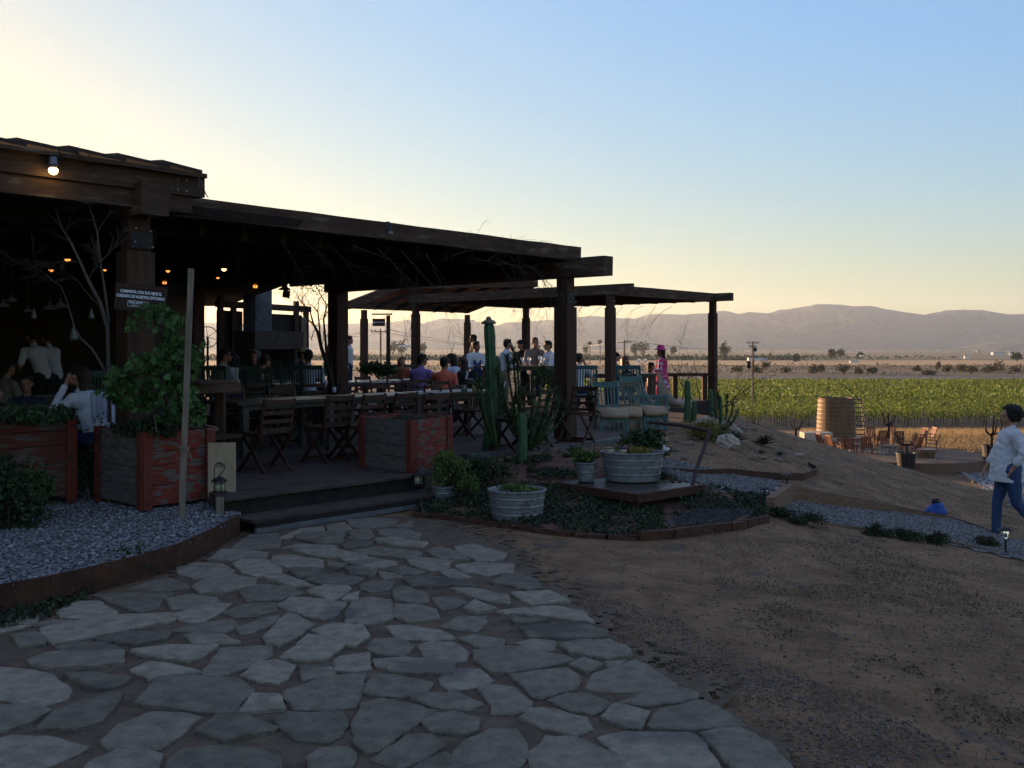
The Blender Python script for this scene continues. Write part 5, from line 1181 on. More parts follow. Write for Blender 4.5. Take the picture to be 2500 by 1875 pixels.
# heater hanging near the creeper
q = at(695, 708, 16.5); t = thing('patio_heater', 'dark hanging patio heater with a tilted square reflector', 'heater', q)
b = MB(); b.tube([(0, 0, .1), (0, 0, 3.2-q.z)], .01, 5); b.build('pole', M['pole'], t)
b = MB(); b.lathe([(.11, 0), (.10, .02), (.05, .05), (.045, .12), (.02, .14)], n=16); b.build('hood', M['iron'], t)
b = MB(); b.box((.03, 0, -.07), (.12, .03, .13), Matrix.Rotation(.15, 3, 'Y')); b.build('reflector', M['iron'], t)
b = MB(); b.box((.02, -.08, .01), (.05, .02, .025)); b.build('tag', M['enamel'], t)
# round wheel ornament and glowing post left of the fireplace
q = at(507, 823, 24); t = thing('wagon_wheel', 'thin iron wheel standing against the sky left of the fireplace', 'wheel', q)
b = MB(); rr = .26; b.tube([(rr*math.cos(a), 0, rr*math.sin(a)) for a in np.linspace(0, 2*PI, 25)], .012, 5); b.build('rim', M['iron'], t)
b = MB()
for a in (.6, 1.7, 2.8, 3.9, 5.0, 6.0): b.tube([(0, 0, 0), (rr*math.cos(a), 0, rr*math.sin(a))], .008, 4)
b.tube([(0, 0, 0), (0, 0, -1.3)], .03, 6); b.build('spoke', M['iron'], t)
# items on tables
def bottle(u, v, Y, lab, m, h=.2, r=.03, neck=True):
    q = at(u, v, Y); t = thing('bottle' if neck else 'tumbler', lab, 'bottle' if neck else 'glass', q)
    b = MB(); b.lathe([(r, 0), (r, h*.6), (r*.4, h*.75), (r*.35, h)] if neck else [(r*.8, 0), (r, h)], n=12); b.build('body', m, t, smooth=True)
    if neck: b = MB(); b.lathe([(r*.45, h), (r*.45, h*1.08), (0, h*1.08)], n=8); b.build('cap', M['iron'], t)
bottle(1157, 955, 15.6, 'small oil bottle with yellow base on the table left of the cactus', M['butter'], .09, .03)
bottle(1131, 958, 15.7, 'dark metal cup left of the small oil bottle', M['enamel'], .11, .04, False)
bottle(816, 958, 14.4, 'blue lit glass tumbler on the near table', M['white2'], .08, .032, False)
bottle(640, 928, 18.9, 'white bottle standing by the man in a white shirt', M['white'], .14, .035, False)
bottle(578, 921, 17.2, 'white rolled napkin cup beside the broad man', M['white'], .17, .035, False)
for u, v, lab in ((1140, 925, 'white standing menu card near the coral shirted man'), (1232, 950, 'white towel hanging at the waiter apron')):
    q = at(u, v, 19.5); b = MB(); b.box(q+UP*.08, (.045, .02, .17), Matrix.Rotation(.2, 3, 'Y')); b.build('menu_card' if u == 1140 else 'towel', M['white'], label=lab, category='card' if u == 1140 else 'towel')
for i, (u, v) in enumerate([(1275, 893), (1292, 893), (1318, 890), (1325, 893), (1560, 893), (1575, 893)]):
    q = at(u, v, 22.6 if u < 1400 else 24.4); t = thing('wine_glass', 'stemmed wine glass, %s from the left on the tables in the golden light' % ORD[i], 'glass', q, 0, 'wine glasses')
    b = MB(); b.lathe([(.035, 0), (.006, .01), (.006, .09), (.035, .12), (.045, .16), (.035, .21)], n=12); b.build('bowl', M['glass'], t, smooth=True)
# left guest's hanging shirt
q = at(248, 985, 10.6); b = MB(); vs = []; n = 14
for i in range(n+1):
    x = -.13+.26*i/n; y = .03*math.sin(i*1.9)
    vs += [(q.x+x, q.y+y, q.z+.14-.02*abs(math.sin(i))), (q.x+x*.9+.01, q.y+y*1.6, q.z-.13-.10*abs(math.sin(i*.7+1)))]
m0 = len(vs); vs2 = [(x, y+.012, z) for x, y, z in vs]
b.add(vs+vs2, [(2*i, 2*i+2, 2*i+3, 2*i+1) for i in range(n)]+[(m0+2*i, m0+2*i+1, m0+2*i+3, m0+2*i+2) for i in range(n)]); b.build('draped_jacket', M['white2'], smooth=True, label='pale pleated jacket draped on a chair behind the left planters', category='jacket')
# ================= plants near the camera =================
# bare tree in front of the left room
def branch(mb, p, d, L_, r, depth, spread=.5, up=.1, rs=random, n=4):
    pts = [p]; rr = [r]; q = p.copy(); dd = d.copy()
    for k in range(n):
        dd = (dd+Vector((rs.gauss(0, .16), rs.gauss(0, .16), rs.gauss(0, .12)+up*.3))).normalized(); q = q+dd*L_/n; pts.append(q.copy()); rr.append(max(r*(1-.75*(k+1)/n), .0016))
        if depth > 0 and rs.random() < .85:
            s = dd.cross(Vector((rs.uniform(-1, 1), rs.uniform(-1, 1), rs.uniform(-1, 1)))).normalized()
            branch(mb, q.copy(), (dd+s*spread*rs.uniform(.7, 1.5)).normalized(), L_*rs.uniform(.45, .7), rr[-1]*.75, depth-1, spread, up, rs, n)
    mb.tube(pts, rr, 4 if r < .012 else 6, cap=False)
Yb = 9.45
bt = thing('bare_tree', 'leafless grey forked tree growing in front of the dark left dining room', 'tree', at(268, 935, Yb))
def px3(l, Y, o=Vector()): return [at(u, v, Y+dy)-o for u, v, dy in l]
o = bt.location
b = MB()
b.tube(px3([(268, 1030, .1), (266, 935, 0), (262, 800, 0), (245, 740, 0), (214, 682, -.05), (196, 640, -.05), (172, 590, 0), (150, 555, .05), (136, 510, .05), (120, 465, 0)], Yb, o), [.02, .02, .019, .020, .017, .014, .012, .010, .008, .005], 8)
b.tube(px3([(266, 790, 0), (256, 710, .1), (245, 640, .15), (238, 570, .1), (224, 520, .1), (205, 480, .05), (198, 440, 0)], Yb, o), [.014, .013, .011, .010, .008, .006, .004], 8)
b.tube(px3([(272, 940, .05), (248, 890, 0), (225, 852, 0), (197, 826, 0), (182, 800, .05), (165, 740, .1), (150, 700, .1)], Yb, o), [.014, .013, .012, .011, .008, .006, .004], 6)
b.build('trunk', M['bark'], bt, smooth=True)
b = MB(); rs = random.Random(4)
for u, v, dy, du, dv, L_, r in [(150, 555, .05, -60, -60, .5, .008), (136, 510, 0, -20, -80, .4, .007), (172, 590, 0, -70, -10, .55, .007), (120, 465, 0, -25, -60, .35, .006), (120, 465, 0, 30, -60, .35, .006), (196, 640, 0, -80, 10, .4, .006),
                          (238, 570, .1, 20, -70, .45, .007), (224, 520, .1, -30, -60, .4, .006), (205, 480, 0, 30, -40, .4, .006), (198, 440, 0, -20, -70, .45, .006), (214, 682, 0, 60, -40, .3, .005), (245, 640, .1, 50, -60, .4, .006), (150, 700, .1, -50, -40, .35, .005),
                          (198, 440, 0, 60, 10, .4, .005), (205, 480, .05, 50, 30, .35, .005), (240, 745, 0, -60, -60, .4, .006), (160, 575, 0, 30, -90, .5, .006)]:
    d = Vector((du, rs.uniform(-25, 25), -dv if v > 540 else -dv*.25-.0)).normalized(); k_ = .42 if v < 500 else (.7 if v < 580 else 1); branch(b, at(u, v, Yb+dy)-o, d, L_*k_, r*(.7 if k_ < 1 else 1), 3, .55, .02 if k_ < 1 else .10, rs)
b.build('branches', M['bark'], bt)
# creeper at the centre
Yc = 17.3; ctree = thing('bare_creeper', 'twisted leafless creeper climbing beside the dark central post', 'tree', at(815, 930, Yc)); o = ctree.location; b = MB()
b.tube(px3([(812, 945, 0), (800, 895, 0), (785, 850, 0), (776, 812, 0), (765, 790, 0), (757, 760, 0)], Yc, o), [.05, .042, .034, .028, .018, .01], 7)
b.tube(px3([(800, 895, 0), (795, 835, .1), (790, 780, .1), (798, 745, .1), (780, 715, 0)], Yc, o), [.03, .024, .018, .014, .008], 6)
b.tube(px3([(785, 850, 0), (780, 800, -.1), (776, 760, -.1), (778, 730, 0)], Yc, o), [.02, .016, .012, .006], 6)
b.tube(px3([(812, 930, 0), (806, 870, .15), (795, 835, .15)], Yc, o), [.03, .02, .015], 6); b.build('trunk', M['barkdk'], ctree)
b = MB(); rs = random.Random(9)
for u, v in ((757, 760), (765, 790), (776, 760), (790, 780), (780, 715), (778, 730), (798, 745), (770, 800), (785, 850), (760, 830)): branch(b, at(u, v, Yc)-o, Vector((rs.uniform(-1, .7), rs.uniform(-.4, .4), rs.uniform(.2, 1.2))).normalized(), .55, .010, 3, .6, .1, rs)
b.build('branches', M['barkdk'], ctree)
leaves('foliage', [tuple(Vector(p)-o) for p in cloud(at(775, 700, Yc), (.32, .2, .12), 160)], .03, .06, M['leafdk'], ctree)
# dry vines hanging under the beams
def hang(label, spots, Y0, L_, dr):
    b = MB(); rs = random.Random(len(label)); base = None
    for u, v, Y in spots:
        p = at(u, v, Y); branch(b, p, Vector((dr.x*rs.uniform(.2, 1), dr.y*rs.uniform(.2, 1), rs.uniform(-.8, .1))).normalized(), L_*rs.uniform(.6, 1.2), .008, 3, .6, -.35, rs)
    b.build('dry_vine', M['barkdk'], label=label, category='vine')
hang('tangled dry vine hanging below the long main beam', [(u, 560+ (u-500)*.11, 12.2-random.random()) for u in range(560, 1300, 60)], 12, .9, D1)
hang('thin dry vine twigs hanging from the flat pergola against the sky', [(u, 748, 26+random.random()*3) for u in (1225, 1290, 1330, 1345, 1420, 1440, 1470, 1520, 1570, 1600, 1640)], 27, .9, Vector((-1, 0, 0)))
hang('wisps of dry vine sticking up over the left roof tiles', [(140, 362, 9.0), (180, 365, 9.1), (215, 372, 9.3), (120, 400, 8.9)], 9, .10, Vector((.2, 0, -1)))
b = MB(); b.tube([at(484, 430, 10.1), at(492, 450, 10.1), at(503, 475, 10.2), at(508, 482, 10.3)], .006, 5); b.tube([at(484, 440, 10.1), at(489, 465, 10.1), at(500, 480, 10.2)], .004, 5); b.build('loose_cable', M['greywood'], label='pale loose cable hanging off the left roof end', category='cable')
# grape vine on the stake
gv = thing('young_grape_vine', 'young grape vine with broad lobed leaves climbing the tall stake', 'vine', at(400, 1050, 9.3)); o = gv.location
pts = []
for u, v, ru, rv, n in [(375, 768, 42, 24, 80), (415, 790, 34, 26, 60), (425, 850, 40, 40, 100), (352, 888, 44, 30, 100), (300, 925, 42, 24, 80), (445, 905, 34, 44, 100), (335, 968, 74, 38, 190), (452, 975, 30, 44, 90), (420, 1020, 50, 26, 70), (478, 1010, 20, 34, 40), (400, 920, 40, 50, 120), (330, 800, 16, 14, 16), (478, 870, 20, 34, 40), (265, 955, 18, 16, 20)]:
    k = 9.3/F; c = at(u, v, 9.25); pts += [tuple(Vector(p)-o) for p in cloud(c, (ru*k, .16, rv*k), int(n*.85), .3)]
leaves('leaves', pts, .045, .10, M['leaf'], gv, LOBE)
b = MB()
b.tube(px3([(430, 1060, 0), (440, 1000, 0), (432, 930, 0), (440, 860, 0), (425, 800, 0), (385, 770, 0)], 9.25, o), [.014, .012, .010, .008, .006, .004], 6)
b.tube(px3([(430, 1050, 0), (390, 985, 0), (340, 950, 0), (290, 925, 0)], 9.25, o), [.012, .009, .007, .004], 6); b.tube(px3([(415, 1050, 0), (400, 960, 0), (370, 890, 0)], 9.25, o), [.01, .008, .004], 6)
b.build('stem', M['barkdk'], gv)
b = MB(); b.tube([at(500, 1037, 9.3), at(528, 1043, 9.3), at(533, 1050, 9.3), at(505, 1048, 9.3)], .006, 5); b.tube([at(376, 1012, 9.2), at(383, 1055, 9.2)], .005, 5); b.build('dry_stick', M['stake'], label='pale bent dry stick poking out of the vine planter', category='stick')
def bush(name, lab, cat, c, r, n, s0, s1, m, stems=5, shape=LEAF, group=None, base=None):
    base = Vector(base) if base else Vector((c[0], c[1], c[2]-r[2])); t = thing(name, lab, cat, base, 0, group)
    pts = [tuple(Vector(p)-base) for p in cloud(c, r, n, .45, clump=max(6, n//110))]
    leaves('foliage', pts, s0, s1, m, t, shape)
    b = MB()
    for k in range(stems):
        a = random.uniform(0, 6.28); e = Vector(c)-base+Vector((math.cos(a)*r[0]*.6, math.sin(a)*r[1]*.6, r[2]*.4)); b.tube([(0, 0, 0), tuple(e*.5+Vector((0, 0, .02))), tuple(e)], [.012, .008, .003], 5)
    b.build('stem', M['barkdk'], t); return t
def pb_(u, v, Y): return tuple(at(u, v, Y))
bush('cypress_shrub', 'dark upright shrub between the two left planter boxes', 'shrub', pb_(258, 1130, 10.2), (.26, .25, .50), 2600, .03, .06, M['leafdk'], 6)
b = MB(); b.tube([at(213, 1190, 9.9), at(219, 1220, 9.85), at(217, 1236, 9.8)], .008, 5); b.tube([at(208, 1200, 9.9), at(206, 1234, 9.8)], .006, 5); b.build('dry_stick', M['bark'], label='two pale bare sticks at the foot of the dark shrub', category='stick')
bush('leafy_shrub', 'dark green shrub with pale flecks cut by the left picture edge', 'shrub', pb_(20, 1215, 8.4), (.36, .30, .36), 2600, .03, .07, M['leafdk'], 6)
bush('leafy_shrub', 'smaller sprig of shrub low at the left in front of the red planter', 'shrub', pb_(85, 1170, 8.7), (.14, .15, .22), 700, .03, .06, M['leafmid'], 4)
bush('planter_greens', 'low green plants growing along the top of the left planter box', 'plant', pb_(60, 1016, 9.0), (.55, .3, .09), 1500, .03, .06, M['leafdk'], 4)
bush('planter_greens', 'small clump of green plants at the right end of the left planter box', 'plant', pb_(150, 1010, 9.7), (.22, .2, .08), 600, .03, .06, M['leafdk'], 3)
blades('long_grass', [tuple(at(random.uniform(0, 90), 1030, 9.2+random.uniform(-.2, .3))) for _ in range(160)], .08, .26, .008, M['leafmid'], lean=1.0, label='long thin grass blades bending over the left planter box', category='grass')
bush('bed_weeds', 'low dark weeds filling the planter behind the red boards', 'plant', pb_(370, 1040, 9.6), (.38, .3, .10), 1500, .03, .07, M['leafdk'], 3)
bush('bed_weeds', 'low weeds inside the empty red planter at the right of the steps', 'plant', (c3.x-.15, c3.y+.75, .86), (.42, .42, .05), 700, .02, .04, M['leafdk'], 3)
# spiky weed by the rim
wd_ = onz(335, 1412, .01); t = thing('thistle_weed', 'dark jagged weed growing against the rusty edging', 'plant', wd_)
pts = []
for k in range(16):
    a = random.uniform(0, 2*PI); L_ = random.uniform(.14, .30); z1 = random.uniform(.06, .26)
    for i in range(14): f = i/14; pts.append((math.cos(a)*L_*f*.8, math.sin(a)*L_*f*.5, z1*math.sin(f*1.9)))
leaves('foliage', pts, .02, .055, M['leafdk'], t)
pts = [(x, y, H(x, y)+random.uniform(.0, .05)) for x, y in sample([(onz(u, v).x, onz(u, v).y) for u, v in ((-200, 1520), (0, 1500), (120, 1478), (230, 1450), (150, 1500), (30, 1540), (-200, 1580))], 1700)]
leaves('edge_weeds', pts, .02, .05, M['cover'], kind='stuff')
# cacti
def column(name, lab, u, vb, vt, wpx, Y, ribs=7, top=True, m=None):
    q = at(u, vb, Y); h = (vb-vt)/F*Y; r = wpx/F*Y/2; t = thing(name, lab, 'cactus', q); b = MB(); n = ribs*4; vs = []; K = 26
    for k in range(K+1):
        f = k/K; z = h*f; rr = r*(1.12-.2*f)*(1+.05*math.sin(f*23))*(1 if f < .94 else math.sqrt(max(0, 1-((f-.94)/.065)**2))*.9+.1)
        for i in range(n):
            a = 2*PI*i/n; w_ = 1+.17*math.cos(ribs*a); vs.append((rr*w_*math.cos(a)+.02*h*math.sin(f*3), rr*w_*math.sin(a), z))
    fs = [(k*n+i, k*n+(i+1) % n, (k+1)*n+(i+1) % n, (k+1)*n+i) for k in range(K) for i in range(n)]+[tuple(K*n+i for i in range(n))]
    b.add(vs, fs); b.build('stem', m or M['cactus'], t, smooth=True)
    b = MB()
    for k in range(1, int(h/.07)):
        for i in range(ribs):
            a = 2*PI*i/ribs; z = k*.07; f = z/h; rr = r*(1.12-.2*f)*1.12; x0 = .02*h*math.sin(f*3)
            p = Vector((rr*math.cos(a)+x0, rr*math.sin(a), z))
            for s in (-.5, .5): e = Vector((math.cos(a+s), math.sin(a+s), .3))*.018; b.add([p, p+Vector((0, 0, .003)), p+e], [(0, 1, 2)])
    b.build('spines', M['straw'], t)
    return t, h, r
t, h, r = column('column_cactus', 'tall dark green column cactus with a flower cap at its tip', 1192, 1102, 783, 25, 13.8)
b = MB(); b.ell((.02*h*math.sin(3), 0, h-.02), (r*1.25, r*1.25, r*.5), 12, 6, jit=.2); b.ell((.02*h*math.sin(3), 0, h+.02), (r*.6, r*.6, r*.6), 10, 6, jit=.2)
for k in range(8): a = k*PI/4; b.ell((.02*h*math.sin(3)+r*1.15*math.cos(a), r*1.15*math.sin(a), h-.03), (.025, .025, .02), 6, 4)
b.build('flower_bud', M['sage'], t, smooth=True)
column('column_cactus', 'shorter column cactus close behind the tallest one', 1212, 1098, 870, 17, 14.1)
column('column_cactus', 'slim light green column cactus standing in front of the spiky clump', 1274, 1136, 1008, 18, 12.2, 6)
column('column_cactus', 'green column cactus in front of the rail near the far deck post', 1677, 1030, 928, 13, 17.5, 6); column('column_cactus', 'short column cactus right of the one near the rail', 1694, 1028, 978, 10, 17.6, 6)
column('column_cactus', 'dark slim column cactus against the far right deck post', 1758, 1045, 965, 7, 17.5, 5); column('column_cactus', 'slender branching cactus left of the far right deck post', 1735, 1045, 950, 9, 18.0, 5)
def spiky(lab, base, tips, Y, rst=.017):
    bq = at(base[0], base[1], Y); t = thing('spiky_cactus', lab, 'cactus', bq); b = MB(); V = []; 
    for u, v, dy in tips:
        e = at(u, v, Y+dy)-bq; mid = Vector((e.x*.85, e.y*.7, e.z*.42)); P = [(1-s)**2*Vector((0, 0, 0))+2*s*(1-s)*mid+s*s*e for s in [k_/11 for k_ in range(12)]]
        b.tube(P, [rst]*9+[rst*.9, rst*.7, rst*.4], 7)
        for i in range(int(e.length/.0036)):
            s = random.random()**.8; j = min(int(s*11), 10); c = P[j].lerp(P[j+1], s*11-j); ax = (P[j+1]-P[j]).normalized()
            o_ = ax.cross(Vector((random.gauss(0, 1), random.gauss(0, 1), random.gauss(0, 1)))).normalized(); L_ = random.uniform(.045, .10)*(1+.5*max(0, s-.7)/.3)
            d = (o_+ax*(.25+.9*max(0, s-.8)/.2)).normalized()*L_; sd_ = d.cross(ax).normalized()*.010; V.append((c+o_*rst*.8-sd_, c+o_*rst*.8+sd_, c+o_*rst*.8+d))
    b.build('stem', M['spine'], t, smooth=True)
    A = np.array([[tuple(q) for q in tr] for tr in V]).reshape(-1, 3); npmesh('spikes', A, np.arange(len(A)).reshape(-1, 3), M['spk'], t)
M['spk'] = mat('spiky_leaf', (.06, .10, .035), (.12, .16, .06), .7, 12, island=.5)
spiky('big clump of spiky leaved cactus arms left of the front post', (1290, 1098), [(1212, 900, .1), (1238, 868, .1), (1252, 850, 0), (1262, 862, -.1), (1226, 935, -.2), (1302, 915, .1), (1325, 893, .1), (1345, 905, 0), (1278, 945, -.1), (1342, 958, -.1), (1360, 952, .2), (1366, 975, 0), (1248, 985, -.2), (1312, 990, -.3), (1225, 985, .1), (1385, 985, .2), (1330, 1010, -.2), (1262, 1010, -.3)], 13.3)
spiky('lower arm of spiky cactus leaning left across the tall column', (1215, 1095), [(1160, 905, .1), (1172, 925, 0), (1200, 960, -.1)], 13.2, .018)
spiky('thin spiky branching cactus at the foot of the far right post', (1765, 1050), [(1752, 960, 0), (1775, 965, .1), (1790, 985, 0), (1745, 1000, .1), (1800, 1005, 0)], 17.5, .018)
b = MB(); rs = random.Random(21)
for u, v in ((1690, 975), (1665, 980), (1710, 985), (1760, 1000), (1780, 990)): branch(b, at(u, v, 19.5), Vector((rs.uniform(-1, 1), 0, 1)).normalized(), .9, .012, 3, .7, .1, rs)
b.build('bare_bush', M['barkdk'], label='bare thorny bush in front of the rail beside the far post', category='bush')
# rocks on the mound
pts = []; rock_sp = [(1160, 1092), (1185, 1100), (1215, 1102), (1240, 1095), (1330, 1098), (1345, 1102), (1370, 1105), (1320, 1118), (1310, 1125), (1350, 1122), (1380, 1118), (1290, 1112), (1225, 1115), (1245, 1122), (1155, 1108), (1420, 1130), (1398, 1135), (1440, 1118), (1300, 1170), (1210, 1090), (1190, 1168), (1360, 1092), (1400, 1048), (1432, 1030), (1450, 1022), (1470, 1030), (1415, 1020), (1860, 1120), (1900, 1127), (1920, 1128), (1840, 1123), (1700, 1075), (1680, 1085), (1655, 1080), (1712, 1100), (1730, 1110), (1650, 1100), (1670, 1120), (1640, 1060), (1620, 1075), (1800, 1045), (1815, 1052), (1838, 1050)]
rk = [None]*3
def rockmesh(i):
    b = MB(); rs = random.Random(i); b.ell((0, 0, .3), (1, .8, .62), 12, 8, jit=.5); return b
for i, (u, v) in enumerate(rock_sp):
    g_ = gnd(u, v); s = random.uniform(.05, .10)*(g_.y/13); k = i % 3; side = 'near the tall cactus' if u < 1280 else ('right of the spiky cactus' if u < 1400 else ('behind the cart' if u < 1600 else ('on the rocky mound below the rail' if u < 1780 else 'on the agave bed')))
    lab = '%s tan rock lying %s' % (('small rounded', 'flat', 'angular')[k], side)
    if rk[k] is None:
        o = rockmesh(k).build('rock', M['rock'], smooth=False, label=lab, category='rock', group='tan rocks on the mounds'); rk[k] = o
    else: o = rk[k].copy(); COL.objects.link(o); o['label'] = lab
    z_ = bedz(g_.x, g_.y) if inpoly(g_.x, g_.y, bed_poly) else H(g_.x, g_.y)
    o.location = (g_.x, g_.y, z_-s*.1); o.rotation_euler = (random.uniform(-.2, .2), random.uniform(-.2, .2), random.uniform(0, 6)); o.scale = (s, s, s*random.uniform(.6, 1))
for u, v, w_, Y, lab, m in ((1777, 1128, 58, 15.6, 'large pale boulder with rusty stains on the agave bed', M['rockw']), (1612, 1068, 40, 15.5, 'grey tan boulder below the arm bench', M['rock']), (1540, 1060, 40, 15.0, 'reddish boulder behind the cart tub', M['rock']), (1950, 1118, 24, 17.2, 'flat grey stone slab at the right of the agave bed', M['rockw'])):
    r_ = w_/F*Y/2; q = at(u, v, Y); b = MB(); b.ell((0, 0, r_*.5), (r_, r_*.8, r_*(.75 if w_ > 30 else .3)), 14, 9, jit=.35); b.build('boulder', m, label=lab, category='rock').location = (q.x, Y, H(q.x, Y)-.02)
q = at(1745, 1000, 17.6); q.z = H(q.x, q.y)+.03; b = MB(); b.tube([q+Vector((-.55, 0, .05)), q+Vector((-.2, 0, .12)), q+Vector((.2, 0, .10)), q+Vector((.5, 0, -.05))], [.03, .13, .12, .03], 9); b.v = [(x, y, z) for x, y, z in b.v]; b.build('driftwood_log', M['rockw'], label='pale weathered log lying beside the cane sofa', category='log')
# agaves and succulents
def agave(lab, u, v, Y, wpx, n, m, name='agave'):
    q = at(u, v, Y); q.z = H(q.x, Y); t = thing(name, lab, 'plant', q); R_ = wpx/F*Y/2; b = MB()
    for k in range(n):
        a = k*2.4; el = .25+1.0*(k/n); L_ = R_*random.uniform(.85, 1.1); P = []; d = Vector((math.cos(a), math.sin(a), 0))
        sd_ = Vector((-d.y, d.x, 0)); vs = []
        for i in range(6):
            f = i/5; p = d*L_*f*math.cos(el)*(1+.1*f)+UP*(L_*math.sin(el)*f*(1-.25*f)+.02); w_ = L_*.11*math.sin(PI*min(.2+f*.8, 1))+.002
            vs += [p-sd_*w_+UP*w_*.3, p-UP*w_*.25, p+sd_*w_+UP*w_*.3]
        fs = []
        for i in range(5): fs += [(3*i, 3*i+3, 3*i+4, 3*i+1), (3*i+1, 3*i+4, 3*i+5, 3*i+2)]
        b.add(vs, fs)
    b.build('leaves', m, t); return t
agave('large grey green agave rosette on the slope behind the bed', 1795, 1085, 16.6, 70, 34, M['aloe']); agave('dry reddish agave right of the large green one', 1865, 1090, 17.3, 70, 26, mat('dry_agave', (.10, .06, .045), (.14, .09, .07), .8, 6)); agave('small green aloe tuft on the agave bed edge', 1860, 1125, 16.0, 30, 26, M['leafmid'], 'aloe'); agave('dark green aloe tuft right end of the agave bed', 1905, 1115, 16.4, 30, 24, M['leafdk'], 'aloe')
bush('succulent_bush', 'yellow green succulent bush under the far right post', 'bush', pb_(1712, 1050, 16.0), (.36, .3, .24), 2600, .02, .05, M['leafyel'], 6)
bush('succulent_bush', 'darker green succulent bush right of the yellow one', 'bush', pb_(1760, 1075, 15.8), (.26, .26, .2), 1400, .02, .045, M['leafmid'], 5)
bush('leafy_bush', 'bright green leafy bush in the small steel pot', 'bush', pb_(1095, 1152, 10.8), (.26, .22, .22), 2300, .02, .045, M['leafmid'], 8)
bush('leafy_bush', 'trailing green sprigs right of the small steel pot', 'bush', pb_(1145, 1187, 10.6), (.15, .15, .11), 800, .02, .04, M['leafmid'], 5)
bush('leafy_bush', 'dark low bush between the cactus and the small pot', 'bush', pb_(1170, 1150, 11.4), (.45, .35, .16), 2600, .025, .05, M['leafdk'], 8)
bush('leafy_bush', 'dark leafy bush behind the bucket', 'bush', pb_(1405, 1110, 13.0), (.15, .2, .12), 700, .025, .05, M['leafdk'], 5)
bush('bucket_plant', 'green sprigs growing out of the steel bucket', 'plant', pb_(1428, 1116, 11.25), (.13, .12, .12), 700, .03, .06, M['leafmid'], 6)
bush('tub_plant', 'sparse grassy growth in the nearest washtub', 'plant', (t1.location.x, t1.location.y, t1.location.z+h1-.01), (.24, .2, .05), 900, .02, .045, M['leafmid'], 4)
bush('tub_plant', 'reddish sedum mix filling the washtub on the cart', 'plant', (t2.location.x, t2.location.y, t2.location.z+h2+.0), (.33, .24, .05), 1500, .02, .04, M['leafyel'], 4)
bush('tub_plant', 'tall dark green sprigs rising behind the cart washtub', 'plant', pb_(1575, 1088, 11.9), (.30, .2, .2), 1500, .03, .07, M['leafdk'], 7)
bush('tub_plant', 'pinkish succulents in the washtub on the cart', 'plant', (t2.location.x-.1, t2.location.y-.05, t2.location.z+h2+.03), (.1, .1, .05), 400, .02, .04, M['rock'], 3)
for x, lab, m in ((-.28, 'pale green rosette in a little pot at the left of the cart tub', M['sage']), (-.13, 'small blue rimmed ceramic pot in the cart tub', M['concrete'])):
    t = thing('ceramic_pot' if x > -.2 else 'rosette_pot', lab, 'pot', (t2.location.x+x, t2.location.y-.14, t2.location.z+h2-.04)); b = MB(); b.lathe([(.035, 0), (.048, .07), (.05, .085)], n=14); b.build('body', M['concrete'], t, smooth=True)
    b = MB(); b.lathe([(.048, .083), (.054, .085), (.054, .10), (.046, .10)], n=14); b.build('rim', M['navy'] if x > -.2 else m, t, smooth=True)
t = thing('bird_ornament', 'little white bird ornament on the rim of the cart tub', 'ornament', (t2.location.x+.39, t2.location.y-.05, t2.location.z+h2+.01)); b = MB(); b.ell((0, 0, .02), (.045, .022, .024), 10, 8); b.ell((-.025, 0, .055), (.016, .015, .018), 8, 6); b.tube([(-.015, 0, .03), (-.025, 0, .05)], .013, 6); b.build('body', M['white'], t, smooth=True)
b = MB(); b.tube([(-.038, 0, .055), (-.055, 0, .052)], [.005, .001], 5); b.build('beak', M['butter'], t)
blades('trailing_grass', [tuple(at(1500+random.uniform(-60, 90), 1118, 11.9)) for _ in range(200)], .08, .25, .008, M['leafdk'], lean=.7, label='thin grass blades standing behind the cart tub', category='grass')
bush('potted_shrub', 'dark shrub in front of the hanging sign under the second pergola', 'shrub', pb_(925, 905, 22), (.48, .3, .2), 1800, .05, .1, M['leafdk'], 5); bush('potted_shrub', 'dark tall dense shrub right behind the front post', 'shrub', pb_(1445, 985, 18.0), (.14, .15, .42), 1500, .03, .06, M['leafdk'], 4)
bush('potted_shrub', 'rounded dark shrub inside right of the waiter', 'shrub', pb_(1345, 925, 19.0), (.35, .25, .2), 1200, .04, .08, M['leafdk'], 4)
# clumps along the lower path
for u, v, w_, lab, m in ((1960, 1280, 60, 'dark creeping plant spilling over the near corner of the path', M['cover']), (1900, 1262, 40, 'dark creeping plant at the foot of the timber step', M['cover']), (2140, 1308, 46, 'dark prostrate shrub left on the near path edge', M['cover']), (2210, 1318, 50, 'dark prostrate shrub in the middle of the near path edge', M['cover']), (2290, 1330, 40, 'dark prostrate shrub right on the near path edge', M['cover']), (2410, 1335, 34, 'greyish shrub left of the nearest solar light', M['weed'])):
    g_ = gnd(u, v); r_ = w_/F*g_.y; bush('creeping_shrub', lab, 'shrub', (g_.x, g_.y, g_.z+.05), (r_, r_*.6, .09), 1500, .015, .04, m, 4, group='creeping shrubs along the gravel path')
